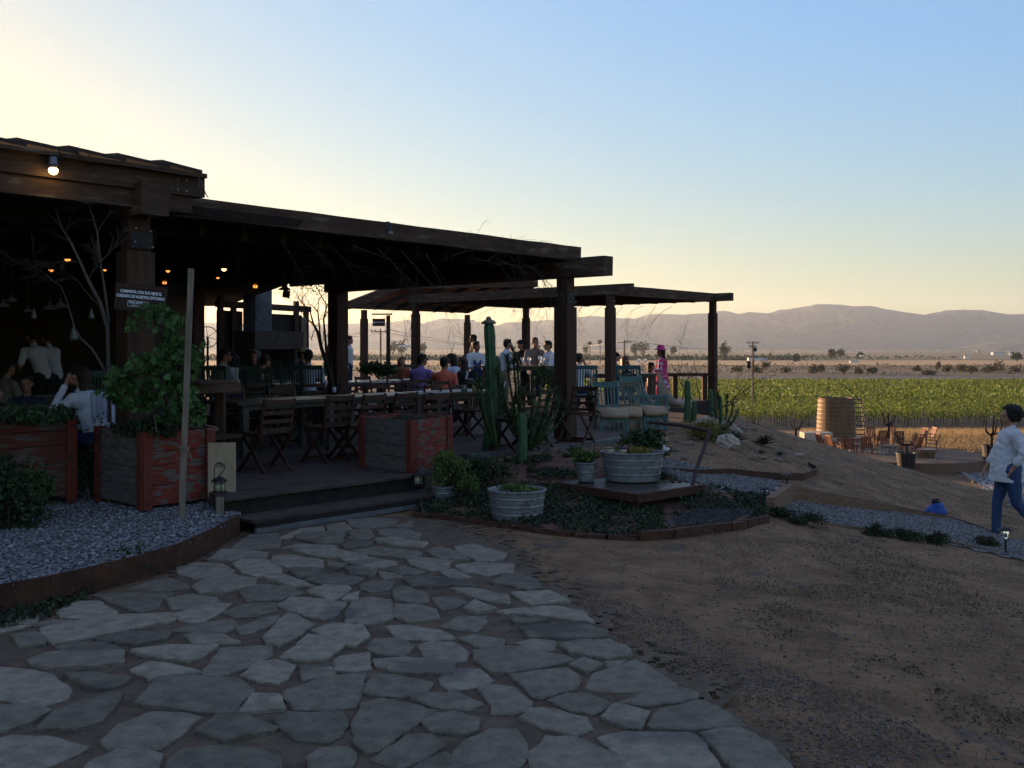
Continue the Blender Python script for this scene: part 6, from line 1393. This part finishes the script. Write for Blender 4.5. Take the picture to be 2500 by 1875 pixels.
# grass and weeds scattered on the dirt slope
pts = []; pts2 = []; pts3 = []
for _ in range(150000):
    y = random.uniform(3.2, 26); u = random.uniform(1150, 2560); x = (u-CU)/F*y
    if x < .8+(.0 if y < 10 else (y-10)*.3): continue
    z = H(x, y); v = HV+(CZ-z)*F/y
    if v < 1230 and v > 1150 and u < 1880: continue
    n1 = noise.noise(Vector((x*.7, y*.7, 2)))+.5*noise.noise(Vector((x*2.3, y*2.3, 6)))
    if inpoly(x, y, bed_poly): continue
    r_ = random.random()
    if n1 > .22 and x > 1.6:
        if r_ < .55: pts.append((x, y, z))
        elif r_ < .8: pts2.append((x, y, z))
    elif n1 < -.25 and r_ < .30: pts2.append((x, y, z))
    elif r_ < .05: pts2.append((x, y, z))
    if r_ > .93: pts3.append((x, y, z+.003))
blades('dry_grass_tufts', pts2, .015, .05, .006, mat('dull_dry_grass', (.10, .075, .045), (.16, .12, .07), .95, 8, island=.4), lean=1.6, kind='stuff')
leaves('low_weeds', [(x, y, z+.01) for x, y, z in pts], .010, .028, M['weed'], upb=.6, kind='stuff')
pebbles('loose_pebbles', pts3, .004, .014, mat('dirt_pebble', (.06, .055, .05), (.12, .11, .10), .9, 30, island=.5), kind='stuff')
# darker gravel strip beside the flagstones
strip = [onz(u, v) for u, v in ((1380, 1480), (1480, 1490), (1640, 1560), (1800, 1640), (2100, 1780), (2400, 1900), (2000, 1900), (1850, 1780), (1700, 1660), (1500, 1560))]
gs = []
for x, y in sample([(onz(u, v).x, onz(u, v).y) for u, v in ((1300, 1440), (1480, 1440), (1800, 1560), (2200, 1700), (2600, 1900), (1900, 1900), (1780, 1780), (1600, 1660), (1400, 1540))], 9000):
    if noise.noise(Vector((x*1.6, y*1.6, 4)))+random.gauss(0, .25) > -.02: gs.append((x, y, H(x, y)+.002))
pebbles('loose_gravel_strip', gs, .003, .011, mat('grey_chips', (.085, .07, .06), (.16, .135, .12), .9, 30, island=.5), kind='stuff')
pebbles('joint_grit', [(x, y, .004) for x, y in sample([(-4, 3.2), (1.2, 3.2), (1.0, 6), (.3, 8.8), (-2.4, 9), (-4, 6.5)], 9000)], .002, .007, mat('joint_grit', (.06, .05, .042), (.11, .095, .08), .9, 30, island=.5), kind='stuff')
# golden grass by the vineyard
P = [];
for _ in range(26000):
    y = random.uniform(62, 83); x = random.uniform(.30, .56)*y
    if y < 66 and x < 24: continue
    P.append((x, y, H(x, y)))
blades('golden_grass', P, .15, .45, .05, M['straw'], lean=.6, kind='stuff')
# ================= lower patio =================
PC = Vector((at(2185, 0, 57).x, 57, 0)); PZ = at(0, 1108, 57).z
b = MB(); b.lathe([(5.1, -1.4), (5.15, 0), (5.1, .02), (0, .02)], (PC.x, PC.y, PZ), n=64); b.build('round_patio', mat('patio_dirt', (.20, .13, .085), (.30, .20, .13), .95, 2, .2, 9), kind='structure')
b = MB(); b.lathe([(5.16, -1.4), (5.22, -1.4), (5.22, .06), (5.14, .06), (5.14, 0)], (PC.x, PC.y, PZ), n=64); b.build('patio_edging', M['timber'], label='round timber retaining edge of the sunlit lower patio', category='edging')
VT = at(2041, 1065, 62.0); vt = thing('wooden_vat', 'huge old wooden vat with iron hoops standing behind the patio chairs', 'vat', (VT.x, VT.y, VT.z))
hv = (1062-968)/F*62; rv0, rv1 = 46/F*62, 41.5/F*62
b = MB(); b.lathe([(rv0, 0), (rv0+(rv1-rv0)*.5+.02, hv*.5), (rv1, hv), (rv1-.08, hv), (rv1-.1, hv-.3), (0, hv-.3)], n=48); b.build('staves', M['vat'], vt, smooth=False)
for k in range(9):
    z = hv*(.06+.108*k); r_ = rv0+(rv1-rv0)*z/hv+.015
    b = MB(); b.lathe([(r_, z-.03), (r_+.025, z-.025), (r_+.025, z+.025), (r_, z+.03)], n=48); b.build('hoop', M['hoop'], vt, smooth=False)
b = MB(); b.box((0, 0, -.12), (2.9, 2.6, .24)); b.build('plinth', M['concrete'], vt)
b = MB(); q = at(1992, 1063, 60.2); b.box((q.x, q.y, q.z-.1), (1.75, 1.0, .62)); b.build('concrete_block', M['concrete'], label='pale sunlit concrete block at the left foot of the vat', category='block')
ls = thing('spiral_stair', 'dark metal ladder stair rising at the right side of the vat', 'stair', at(2098, 1068, 62)); b = MB()
for k in range(9): b.box((0, .1*k, .28*k+.2), (.75, .3, .05))
b.build('tread', M['iron'], ls)
b = MB()
for x in (-.36, .36): b.beam((x, -.1, 0), (x, .9, 2.6), .05, .08)
b.tube([(.38, 0, .9), (.38, .6, 2.2), (-.2, .8, 2.9), (-.7, .9, 3.3)], .03, 6); b.build('stringer', M['iron'], ls)
def adir(m, lab, grp):
    t = thing('patio_chair', lab, 'chair', (0, 0, 0), 0, grp); b = MB()
    for s in (-1, 1): b.beam((s*.26, -.25, .3), (s*.26, -.48, 1.05), .05, .05)
    for k in range(5): b.beam((-.2+.1*k, -.25, .36), (-.2+.1*k, -.46, .98), .075, .02)
    b.box((0, -.46, 1.0), (.56, .03, .09)); b.build('backrest', m, t)
    b = MB(); [b.box((0, -.2+.11*k, .40), (.54, .09, .025)) for k in range(6)]; b.build('seat', m, t)
    for s in (-1, 1):
        b = MB(); b.box((s*.3, .08, .62), (.08, .62, .03)); b.build('armrest', m, t)
        for y in (-.26, .34): b = MB(); b.box((s*.28, y, .3), (.05, .06, .62)); b.build('leg', m, t)
    return t
g = 'red wooden armchairs on the lower patio'; pcx = None
for u, v, dr, lab in ((2012, 1098, (.9, .3), 'red wooden armchair with ladder back at the far left of the patio circle'), (2035, 1104, (.9, .4), 'red wooden armchair second from the left of the patio circle, sunlit back'), (2060, 1066, (0, -1), 'red wooden armchair standing in front of the vat'), (2083, 1066, (-.2, -1), 'red wooden armchair at the right edge of the vat'),
                      (2101, 1075, (-.4, -1), 'red wooden armchair below the ladder stair'), (2117, 1108, (.1, .2), 'dark red armchair with its back to the camera left of the middle'), (2168, 1072, (.1, -1), 'tall red armchair beside the small leafless tree'), (2150, 1090, (0, 1), 'dark armchair behind the low stool in the middle'),
                      (2215, 1104, (-.9, .2), 'red armchair right behind the potted tree'), (2246, 1084, (-.9, -.3), 'sunlit armchair upright at the right side of the patio circle'), (2266, 1082, (-1, -.1), 'armchair partly hidden between two on the right side'), (2040, 1082, (.5, -.6), 'red armchair between the vat foot and the left armchairs'), (2128, 1084, (-.2, -1), 'red armchair behind the dark middle armchairs'), (2192, 1092, (.2, 1), 'dark red armchair left of the potted tree'), (2230, 1110, (-.6, .8), 'dark armchair in front of the sunlit right chairs'), (2076, 1112, (.5, .8), 'dark low armchair in front of the left group'), (2182, 1080, (0, -1), 'sunlit red armchair between the pruned tree and the potted tree'), (2275, 1100, (-.9, .4), 'broad reclining armchair furthest right on the patio')):
    Y = (CZ-PZ)*F/(v-HV); p = at(u, v, Y); p.z = PZ+.02
    if v < 1080: Y = 60.0; p = at(u, 0, Y); p.z = H(p.x, Y)
    rz = face(Vector((dr[0], dr[1], 0)))
    if pcx is None: pcx = adir(M['redwood'], lab, g); pcx.location = p; pcx.rotation_euler = (0, 0, rz)
    else: dup(pcx, p, rz, lab)
M['ptable'] = mat('weathered_patio_table', (.30, .24, .19), (.42, .35, .28), .8, 5)
for u, v, w_, lab in ((2086, 1103, 32, 'round pale table on two stub legs left of the patio middle'), (2153, 1108, 16, 'narrow pale stool with a carved stub leg'), (2195, 1085, 30, 'pale table behind the potted tree'), (2065, 1085, 44, 'long pale curved table top among the left armchairs'), (2176, 1108, 36, 'low grey stone bench right of the narrow stool')):
    Y = (CZ-PZ)*F/(v-HV); p = at(u, v, Y); wd2 = w_/F*Y; t = thing('patio_table', lab, 'table', (p.x, p.y, PZ+.02), 0, 'pale tables on the lower patio')
    b = MB(); b.lathe([(wd2/2, .42), (wd2/2+.01, .45), (wd2/2, .48), (0, .48)], n=20); b.build('tabletop', M['ptable'], t)
    for s in (-.3, .3): b = MB(); b.tube([(s*wd2, 0, 0), (s*wd2, 0, .2), (s*wd2, 0, .42)], [.10, .06, .10], 7); b.build('leg', M['concrete'], t)
q = at(2262, 1102, 55); t = thing('wicker_basket_seat', 'dark round wicker tub beneath the reclining armchair', 'basket', (q.x, q.y, PZ+.02)); b = MB(); b.lathe([(.42, 0), (.5, .3), (.48, .45), (0, .45)], n=18); b.build('body', M['vat'], t); b = MB(); b.lathe([(.48, .43), (.52, .45), (.48, .48)], n=18); b.build('rim', M['hoop'], t)
def deadtree(lab, u, vb, vt, Y, wdt, seed, pot=None, zz=None):
    q = at(u, vb, Y); h = (vb-vt)/F*Y; t = thing('pruned_tree', lab, 'tree', q, 0, 'pruned leafless trees around the patio'); b = MB(); rs = random.Random(seed)
    s0 = .0 if not pot else .55
    b.tube([(0, 0, s0-.2), (.03, 0, s0+h*.25), (0, 0, s0+h*.35)], [.09, .075, .07], 7)
    for k in range(5):
        a = k*2*PI/5+rs.random(); e = Vector((math.cos(a)*wdt/2*rs.uniform(.5, 1.1), math.sin(a)*wdt/2*.6, (h-s0)*rs.uniform(.75, 1.0)+s0))
        b.tube([(0, 0, s0+h*.3), tuple(Vector((e.x*.7, e.y*.7, s0+(h-s0)*.5))), tuple(e)], [.06, .05, .03], 6)
        branch(b, e*.85, (e-Vector((0, 0, s0))).normalized(), .35, .02, 1, .5, .3, rs)
    b.build('trunk', M['barkdk'], t)
    if pot: b = MB(); b.lathe([(.42, 0), (.5, .72), (.53, .74), (.53, .8), (.46, .8), (.44, .7), (0, .7)], n=20); b.build('pot', M['iron'], t)
    return t
deadtree('small leafless tree standing left of the vat', 1942, 1062, 1022, 62, 1.1, 1); deadtree('pruned tree with stub branches right of the vat against the vineyard', 2169, 1062, 1000, 61, 1.0, 2)
deadtree('leafless tree in a big black pot at the patio edge', 2212, 1142, 1045, 51.5, 1.5, 3, True); deadtree('leafless tree in a pot close left of the walking woman', 2420, 1122, 1010, 53, 1.3, 4, True)
# ================= people =================
def remesh(mb, name, m, parent, vox, smooth_it=4):
    me = bpy.data.meshes.new(name); me.from_pydata(mb.v, [], mb.f); me.update()
    o = bpy.data.objects.new('tmp', me); COL.objects.link(o)
    r = o.modifiers.new('r', 'REMESH'); r.mode = 'VOXEL'; r.voxel_size = vox; s_ = o.modifiers.new('s', 'SMOOTH'); s_.iterations = smooth_it; s_.factor = .5
    dg = bpy.context.evaluated_depsgraph_get(); me2 = bpy.data.meshes.new_from_object(o.evaluated_get(dg)); bpy.data.objects.remove(o)
    me2.name = name; return link(name, me2, m, parent, True)
def V3(*a): return Vector(a)
def person(lab, u, vt, Y, face_az, pose='sit', top='white', bottom='denim', skin='skin', hair='hair', hairlen=0, vox=.017, lean=0.0, arms=None, hat=None, head_dir=None, apron=False, kind_sleeve='short', k=1.0, base=None, female=False, wide=1.0, fine=False):
    """upright figure in local space: +Y is the direction faced; the head top lands at (u, vt, Y)"""
    stand = pose in ('stand', 'walk')
    hz_ = .92 if stand else .47
    hip = V3(0, 0, hz_); ch = hip+V3(0, lean*.38, .38); nk = hip+V3(0, lean*.52+.01, .54); hd = nk+V3(0, lean*.10+.02, .155)
    shw = .175*wide*(.92 if female else 1)
    topz = hd.z+.115
    q = at(u, vt, Y); z0 = q.z-topz*k
    if base is not None: z0 = base
    t = thing('person', lab, 'person', (q.x, q.y, z0), 0); t.rotation_euler = (0, 0, -R(face_az)); t.scale = (k, k, k)
    # keep the head over the requested pixel
    off = Matrix.Rotation(-R(face_az), 3, 'Z') @ V3(hd.x, hd.y, 0)*k; t.location.x -= off.x; t.location.y -= off.y
    sk, tp, bt_ = M[skin], M[top], M[bottom]
    shL, shR = nk+V3(-shw, -.01, -.09), nk+V3(shw, -.01, -.09)
    A = dict(arms or {})
    def arm(side, sh):
        s = -1 if side == 'L' else 1; mode = A.get(side, 'down')
        if mode == 'down': return sh+V3(s*.05, -.02, -.28), sh+V3(s*.06, .05, -.52)
        if mode == 'table': return sh+V3(s*.07, .10, -.27), sh+V3(s*-.03, .33, -.30)
        if mode == 'front': return sh+V3(s*.05, .04, -.28), sh+V3(s*-.04, .26, -.24)
        if mode == 'chin': return sh+V3(s*.05, .20, -.24), hd+V3(s*.03, .13, -.13)
        if mode == 'cheek': return sh+V3(s*.12, .22, -.22), hd+V3(s*.10, .07, -.08)
        if mode == 'hip': return sh+V3(s*.16, -.06, -.24), hip+V3(s*.16, .02, .04)
        if mode == 'back': return sh+V3(s*.04, -.12, -.26), sh+V3(s*.03, -.16, -.50)
        if mode == 'fwd': return sh+V3(s*.03, .10, -.27), sh+V3(s*.02, .24, -.48)
        return mode
    eL, wL = arm('L', shL); eR, wR = arm('R', shR)
    bw = (.12 if not female else .125)*wide
    hipL, hipR = hip+V3(-.09*wide, 0, -.02), hip+V3(.09*wide, 0, -.02)
    if pose == 'stand': legs = [(hipL, hip+V3(-.10, .02, -.45), hip+V3(-.10, -.02, -.86)), (hipR, hip+V3(.10, .02, -.45), hip+V3(.10, -.02, -.86))]
    elif pose == 'walk': legs = [(hipL, hip+V3(-.10, -.06, -.44), hip+V3(-.09, -.34, -.79)), (hipR, hip+V3(.10, .12, -.45), hip+V3(.09, .14, -.86))]
    else: legs = [(hipL, hip+V3(-.12, .42, .02), hip+V3(-.12, .42, -.40)), (hipR, hip+V3(.12, .42, .02), hip+V3(.12, .42, -.40))]
    hdn = head_dir if head_dir is not None else 0.0
    Rh = Matrix.Rotation(-R(hdn), 3, 'Z')
    def H_(x, y, z): return hd+Rh @ V3(x, y, z)
    # ---- body: one continuous surface ----
    b = MB()
    b.cap(hip+V3(0, 0, 0), hip+V3(0, lean*.15, .2), .115*wide, .11*wide); b.cap(hip+V3(0, lean*.15, .2), ch, .11*wide, .125*wide); b.cap(shL, shR, .055, .055); b.cap(ch+V3(-.06, 0, .04), ch+V3(.06, 0, .04), .11, .11)
    b.cap(nk+V3(0, -.01, -.06), nk+V3(0, .01, .08), .055, .05)
    b.ell(H_(0, -.005, .02), (.076, .094, .098), 16, 12, Rh); b.ell(H_(0, .03, -.045), (.055, .062, .06), 14, 10, Rh)
    b.cap(H_(0, .088, .005), H_(0, .108, -.025), .010, .014, 8); b.cap(H_(-.02, .088, -.058), H_(.02, .088, -.058), .010, .010, 6); b.ell(H_(0, .078, -.088), (.022, .02, .018), 8, 6)
    for s in (-1, 1):
        b.ell(H_(s*.078, -.005, -.005), (.012, .02, .03), 8, 6, Rh); b.ell(H_(s*.032, .078, .028), (.020, .012, .008), 8, 6, Rh)
    for sh, e, w_, s in ((shL, eL, wL, -1), (shR, eR, wR, 1)):
        b.cap(sh, e, .047*(1+.3*(wide-1)), .037); b.cap(e, w_, .037, .026)
        d = (w_-e).normalized(); hc = w_+d*.055; side = V3(1, 0, 0) if abs(d.x) < .8 else V3(0, 1, 0); side = (side-d*side.dot(d)).normalized(); nn = d.cross(side)
        b.cap(w_+d*.01-side*.018, hc-side*.022, .017, .014, 6); b.cap(w_+d*.01+side*.018, hc+side*.022, .017, .014, 6); b.cap(w_+d*.01, hc, .018, .016, 6)
        for i, L_ in enumerate((.055, .068, .072, .060)):
            o_ = side*(-.028+.0185*i); p0 = hc+o_; p1 = p0+d*L_*.55+nn*.008; p2 = p1+d*L_*.4+nn*.018; r_ = .0085 if fine else .0105
            b.cap(p0-d*.01, p1, r_, r_*.95, 6); b.cap(p1, p2, r_*.95, r_*.8, 6)
        th = w_+d*.025+side*.026*-s; b.cap(th, th+d*.035+side*-s*.03+nn*.01, .0115, .0105, 6); b.cap(th+d*.035+side*-s*.03+nn*.01, th+d*.062+side*-s*.032+nn*.02, .0105, .009, 6)
    for h_, kn, an in legs:
        b.cap(h_, kn, .082*wide, .056); b.cap(kn, an, .055, .037); fd = V3(0, .12, -.03) if pose != 'sit' else V3(0, .13, -.03); b.cap(an+V3(0, -.02, -.03), an+fd+V3(0, 0, -.01), .036, .028)
    remesh(b, 'body', sk, t, vox*.8 if not fine else vox)
    # ---- shirt ----
    b = MB(); e_ = .013
    b.cap(hip+V3(0, 0, .02), hip+V3(0, lean*.15, .2), (.118+e_)*wide, (.115+e_)*wide); b.cap(hip+V3(0, lean*.15, .2), ch, (.115+e_)*wide, (.125+e_)*wide); b.cap(shL, shR, .058+e_, .058+e_); b.cap(ch+V3(-.06, 0, .04), ch+V3(.06, 0, .04), .112+e_, .112+e_)
    b.cap(nk+V3(0, -.012, -.06), nk+V3(0, -.012, .0), .075, .060)
    if female == 'loose':
        b.lathe([(0, .34), (.15, .34), (.175, .25), (.20, .10), (.215, -.02), (.228, -.12), (.235, -.17), (0, -.17)], hip+V3(0, .025, 0), n=28, sx=.9, sy=1.0)
    if pose == 'stand' and female == 'dress': b.cap(hip+V3(0, 0, -.35), hip+V3(0, 0, .15), .23, .17); b.cap(hip+V3(0, 0, -.50), hip+V3(0, 0, -.3), .25, .23)
    for sh, e, w_ in ((shL, eL, wL), (shR, eR, wR)):
        if kind_sleeve == 'long': b.cap(sh, e, .066, .052); b.cap(e, e.lerp(w_, .9), .052, .040)
        elif kind_sleeve == '34': b.cap(sh, e, .075, .058); b.cap(e, e.lerp(w_, .55), .058, .052)
        else: b.cap(sh, sh.lerp(e, .72), .066, .060)
    so_ = remesh(b, 'shirt' if female != 'dress' else 'dress', tp, t, vox)
    if fine or top == 'white':
        tx = bpy.data.textures.get('folds') or bpy.data.textures.new('folds', 'CLOUDS'); tx.noise_scale = .055
        md = so_.modifiers.new('folds', 'DISPLACE'); md.texture = tx; md.strength = .034 if fine else .012; md.mid_level = .5
    b = MB()   # collar
    n = 14
    for i in range(n):
        a0_, a1_ = [-PI/2+.35+(2*PI-.7)*(i+j)/n+PI for j in (0, 1)]
        f = lambda a, r_, z: nk+V3(r_*math.cos(a), r_*math.sin(a)*.95-.005, z)
        b.add([f(a0_, .066, -.03), f(a1_, .066, -.03), f(a1_, .060, .018), f(a0_, .060, .018), f(a0_, .085, -.012), f(a1_, .085, -.012)], [(0, 1, 2, 3), (3, 2, 5, 4)])
    if kind_sleeve != 'short': b.build('collar', tp, t)
    # ---- trousers ----
    if female != 'dress':
        b = MB(); b.cap(hip+V3(-.05*wide, 0, 0), hip+V3(.05*wide, 0, 0), .122*wide, .122*wide)
        for h_, kn, an in legs: b.cap(h_, kn, .098*wide, .070); b.cap(kn, an+V3(0, 0, .01), .070, .058)
        remesh(b, 'trousers', bt_, t, vox)
    for h_, kn, an in legs:
        b = MB(); fd = V3(0, .15, -.035); b.cap(an+V3(0, -.03, -.035), an+fd, .042, .034, 10); remesh(b, 'shoe', M['black'], t, .014)
    # ---- hair ----
    b = MB(); hr = M[hair]
    if hairlen == 'curly':
        b.ell(H_(0, -.045, .035), (.115, .120, .115), 14, 10, Rh)
        rs = random.Random(3)
        for _ in range(190):
            v_ = V3(rs.gauss(0, 1), rs.gauss(0, 1), rs.gauss(0, 1)).normalized()
            if v_.y > .30 and v_.z < .50: continue
            if v_.z < -.85: continue
            b.ell(H_(v_.x*.118*rs.uniform(.93, 1.08), -.045+v_.y*.122*rs.uniform(.93, 1.08), .035+v_.z*.118*rs.uniform(.93, 1.08)), rs.uniform(.014, .026), 6, 5)
    else:
        b.ell(H_(0, -.018, .038), (.086, .100, .092), 14, 10, Rh); b.ell(H_(0, .045, .095), (.06, .04, .025), 10, 6, Rh)
        if not hairlen: b.ell(H_(0, -.055, -.01), (.072, .058, .075), 12, 8, Rh)
    if hairlen in (1, 2):
        for s in (-1, 0, 1):
            for j in range(3): b.cap(H_(s*.055, -.06-.01*j, .03), nk+Rh @ V3(s*.075+.01*j, -.075, -.05-.09*hairlen-.02*j), .045, .022)
    remesh(b, 'hair', hr, t, .012 if hairlen == 'curly' else .014, 2)
    if not hairlen: pass
    for s in (-1, 1):
        b = MB(); b.ell(H_(s*.030, .083, .008), (.011, .006, .006), 8, 6, Rh); b.build('eye', M['ink'], t)
    if hat == 'brim':
        b = MB(); b.lathe([(.20, .045), (.19, .060), (.105, .075), (.10, .13), (.08, .175), (0, .18)], hd, n=24); b.build('hat', M['pink'], t, smooth=True)
    elif hat == 'cap': b = MB(); b.ell(H_(0, -.01, .06), (.095, .108, .075), 14, 8, Rh); b.ell(H_(0, .10, .045), (.07, .06, .012), 12, 6, Rh); b.build('cap', M['black'], t, smooth=True)
    elif hat == 'straw': b = MB(); b.lathe([(.16, .055), (.09, .065), (.085, .13), (0, .14)], hd, n=20); b.build('hat', M['tan'], t, smooth=True)
    elif hat == 'scarf': b = MB(); b.ell(H_(0, -.03, .03), (.105, .10, .115), 14, 10, Rh); b.build('headscarf', M['green'], t, smooth=True)
    elif hat == 'shades': b = MB(); b.box(H_(0, .088, .014), (.13, .02, .032), Rh); b.build('sunglasses', M['black'], t)
    if apron: b = MB(); b.box(hip+V3(0, .148, .22), (.20, .012, .26)); b.box(hip+V3(0, .15, -.08), (.28, .012, .38)); b.build('apron', M['apron'], t)
    return t
# the walking woman at the right edge
w0 = at(2452, 1020, 12.95); gz = H(w0.x, w0.y)
walk = dict(L=(V3(-.235, .00, 1.46-.09-.24+.0), V3(-.20, .13, .90)), R=None)
wm = person('curly haired woman in a loose white shirt and jeans walking left along the gravel path', 2464, 1024, 12.95, -78, 'walk', 'white', 'denim', 'skin', 'hair', 'curly', vox=.010, lean=-.05, arms={'L': (V3(-.26, -.10, 1.18-.04), V3(-.22, .03, .92)), 'R': (V3(.24, .10, 1.12), V3(.21, .24, .89))}, head_dir=-8, kind_sleeve='34', k=1.0, female='loose', wide=1.26, fine=True)
wm.location.z = gz+.0; kk = (w0.z-gz)/1.595; wm.scale = (kk, kk, kk)
# pale cuffs/hem are part of the shirt; small waist shadows come from the folds
P_ = person
P_('woman with long brown hair in a white jumper resting her cheek on her hand', 190, 893, 10.9, -75, 'sit', 'white', 'navy', 'skin', 'hairbr', 2, lean=.35, arms={'L': 'cheek', 'R': 'down'}, kind_sleeve='long', k=1.02, female=True, head_dir=-12, vox=.014)
P_('dim faced man facing the camera at the left room table', 65, 915, 12.2, 165, 'sit', 'navy', 'navy', 'skindk', 'hair', 0, arms={'L': 'table', 'R': 'table'})
P_('guest in a red top cut by the left picture edge', -22, 930, 9.9, 60, 'sit', 'red', 'navy', 'skindk', 'hair', 1, arms={'L': 'table', 'R': 'table'}, female=True)
P_('bowed guest in a white shirt in the dark left room, left of two', 76, 805, 15.5, -60, 'stand', 'white2', 'black', 'skindk', 'hair', 0, lean=.5, arms={'L': 'front', 'R': 'front'}, k=.95)
P_('guest in a pale shirt in the dark left room, right of two', 112, 808, 15.8, -70, 'stand', 'white2', 'black', 'skindk', 'hair', 0, lean=.3, arms={'L': 'front', 'R': 'front'}, k=.95)
P_('pale dressed guest behind the woman with long hair', 212, 935, 11.6, -40, 'sit', 'white2', 'black', 'skindk', 'hair', 0, lean=.2, arms={'L': 'table', 'R': 'table'})
P_('broad man in a white shirt with glasses seated left of the fireplace', 550, 851, 17.6, 35, 'sit', 'white2', 'navy', 'skindk', 'hair', 0, lean=.12, arms={'L': 'down', 'R': 'table'}, head_dir=40, hat='shades', wide=1.15, k=1.12, kind_sleeve='short')
P_('guest resting chin on a bare arm beside the broad man', 566, 864, 18.8, -60, 'sit', 'black', 'navy', 'skin', 'hair', 1, lean=.1, arms={'L': 'chin', 'R': 'chin'}, female=True, k=1.08)
P_('woman with a pale green headscarf at the fireplace table', 620, 857, 20.5, 170, 'sit', 'black', 'navy', 'skin', 'hairbr', 1, arms={'L': 'table', 'R': 'table'}, hat='scarf', female=True, k=1.08)
P_('man in a beige shirt bending forward before the fireplace', 648, 868, 19.6, 40, 'sit', 'beige', 'navy', 'skin', 'hair', 0, lean=.5, arms={'L': 'table', 'R': 'table'}, k=1.08)
P_('man in a pale blue shirt seated with his back to the camera', 753, 854, 18.9, -8, 'sit', 'white2', 'navy', 'skindk', 'hair', 0, lean=.08, arms={'L': 'table', 'R': 'table'}, wide=1.1, k=1.12, kind_sleeve='long')
P_('man in a pale cap mostly hidden behind the man in pale blue', 741, 851, 20.5, 90, 'sit', 'black', 'navy', 'skin', 'hair', 0, arms={'L': 'table', 'R': 'table'}, hat='straw', k=1.15)
P_('young man in white shirt right of the central post', 853, 820, 26.0, 95, 'stand', 'white', 'navy', 'skindk', 'hair', 0, arms={'L': 'back', 'R': 'down'}, k=1.0, kind_sleeve='long')
P_('girl with long hair in an orange printed top seated near the hanging sign', 981, 871, 24.5, 160, 'sit', 'orangeprint', 'navy', 'skin', 'hairred', 2, arms={'L': 'down', 'R': 'table'}, female=True)
P_('man in a purple shirt seated at the table, back to the camera', 1031, 864, 19.2, 28, 'sit', 'purple', 'navy', 'skindk', 'hair', 0, lean=.18, arms={'L': 'table', 'R': 'table'}, head_dir=25, hat='shades', kind_sleeve='long', wide=1.08, k=1.04)
P_('man in a coral shirt seated right of the purple shirted man', 1086, 871, 18.7, 12, 'sit', 'coral', 'navy', 'skindk', 'hair', 0, lean=.15, arms={'L': 'table', 'R': 'front'}, head_dir=20, wide=1.06, k=1.03)
P_('dark capped woman turned sideways beyond the coral shirted man', 1101, 864, 21.5, -60, 'sit', 'white2', 'navy', 'skin', 'hair', 1, lean=.2, arms={'L': 'table', 'R': 'cheek'}, female=True, hat='cap')
P_('brown haired woman in black looking left at the glasses table', 1127, 872, 20.6, -70, 'sit', 'black', 'navy', 'skin', 'hairbr', 2, arms={'L': 'table', 'R': 'table'}, female=True)
P_('tall man in black standing behind the waiter with the blue apron', 1155, 817, 27, -95, 'stand', 'black', 'black', 'skindk', 'hair', 0, arms={'L': 'front', 'R': 'down'}, hat='shades', kind_sleeve='long')
P_('waiter in a white shirt and blue apron looking down beside the tall cactus', 1163, 833, 23.5, 150, 'stand', 'white', 'black', 'skindk', 'hair', 0, lean=.1, arms={'L': 'front', 'R': 'front'}, apron=True, head_dir=-30, kind_sleeve='34')
P_('waiter in a white shirt and khaki trousers serving at the counter table', 1240, 828, 21.8, 70, 'stand', 'white', 'khaki', 'skin', 'hair', 0, lean=.12, arms={'L': 'front', 'R': 'front'}, head_dir=0, kind_sleeve='34', k=.97)
P_('guest in a dark cap and black jacket leaning over the counter table', 1270, 831, 24.5, -140, 'stand', 'black', 'black', 'skindk', 'hair', 0, lean=.35, arms={'L': 'front', 'R': 'front'}, hat='cap', kind_sleeve='long', k=.98)
P_('man in a grey shirt with his hand on his chin facing the camera', 1306, 839, 23.9, 170, 'sit', 'grey', 'navy', 'skindk', 'hair', 0, lean=.12, arms={'L': 'chin', 'R': 'table'}, kind_sleeve='34', k=1.02, base=at(0, 839, 23.9).z-1.13*1.02)
P_('man in a white open shirt looking left beside the big front post', 1337, 832, 23.4, -115, 'sit', 'white', 'navy', 'skin', 'hair', 0, lean=.1, arms={'L': 'table', 'R': 'table'}, hat='shades', kind_sleeve='long', k=1.05)
P_('man in a white tee shirt seated just right of the big front post', 1414, 863, 21.6, 15, 'sit', 'white', 'navy', 'skindk', 'hair', 0, lean=.1, arms={'L': 'table', 'R': 'cheek'}, head_dir=20)
P_('guest with a dark hat mostly hidden behind the second pergola post', 1503, 861, 24.6, 90, 'sit', 'beige', 'navy', 'skin', 'hair', 0, hat='cap', arms={'L': 'table', 'R': 'table'})
P_('woman with auburn hair seated looking right over the teal chair', 1527, 871, 24.9, 80, 'sit', 'black', 'navy', 'skin', 'hairred', 1, arms={'L': 'table', 'R': 'cheek'}, female=True)
P_('woman in wide pink hat and pink patterned dress by the rail', 1613, 848, 25.2, -75, 'stand', 'pattern', 'navy', 'skindk', 'hair', 2, arms={'L': 'front', 'R': 'hip'}, hat='brim', female='dress', kind_sleeve='34', k=.97, wide=1.2)
P_('guest with orange sleeves seated left of the pink hat woman', 1590, 885, 25.9, 80, 'sit', 'orangeprint', 'black', 'skindk', 'hair', 1, arms={'L': 'table', 'R': 'table'}, female=True, kind_sleeve='long')
P_('dim guest in the dark left room near the picture edge', 20, 880, 14.5, 30, 'sit', 'grey', 'navy', 'skindk', 'hair', 0, arms={'L': 'table', 'R': 'table'})
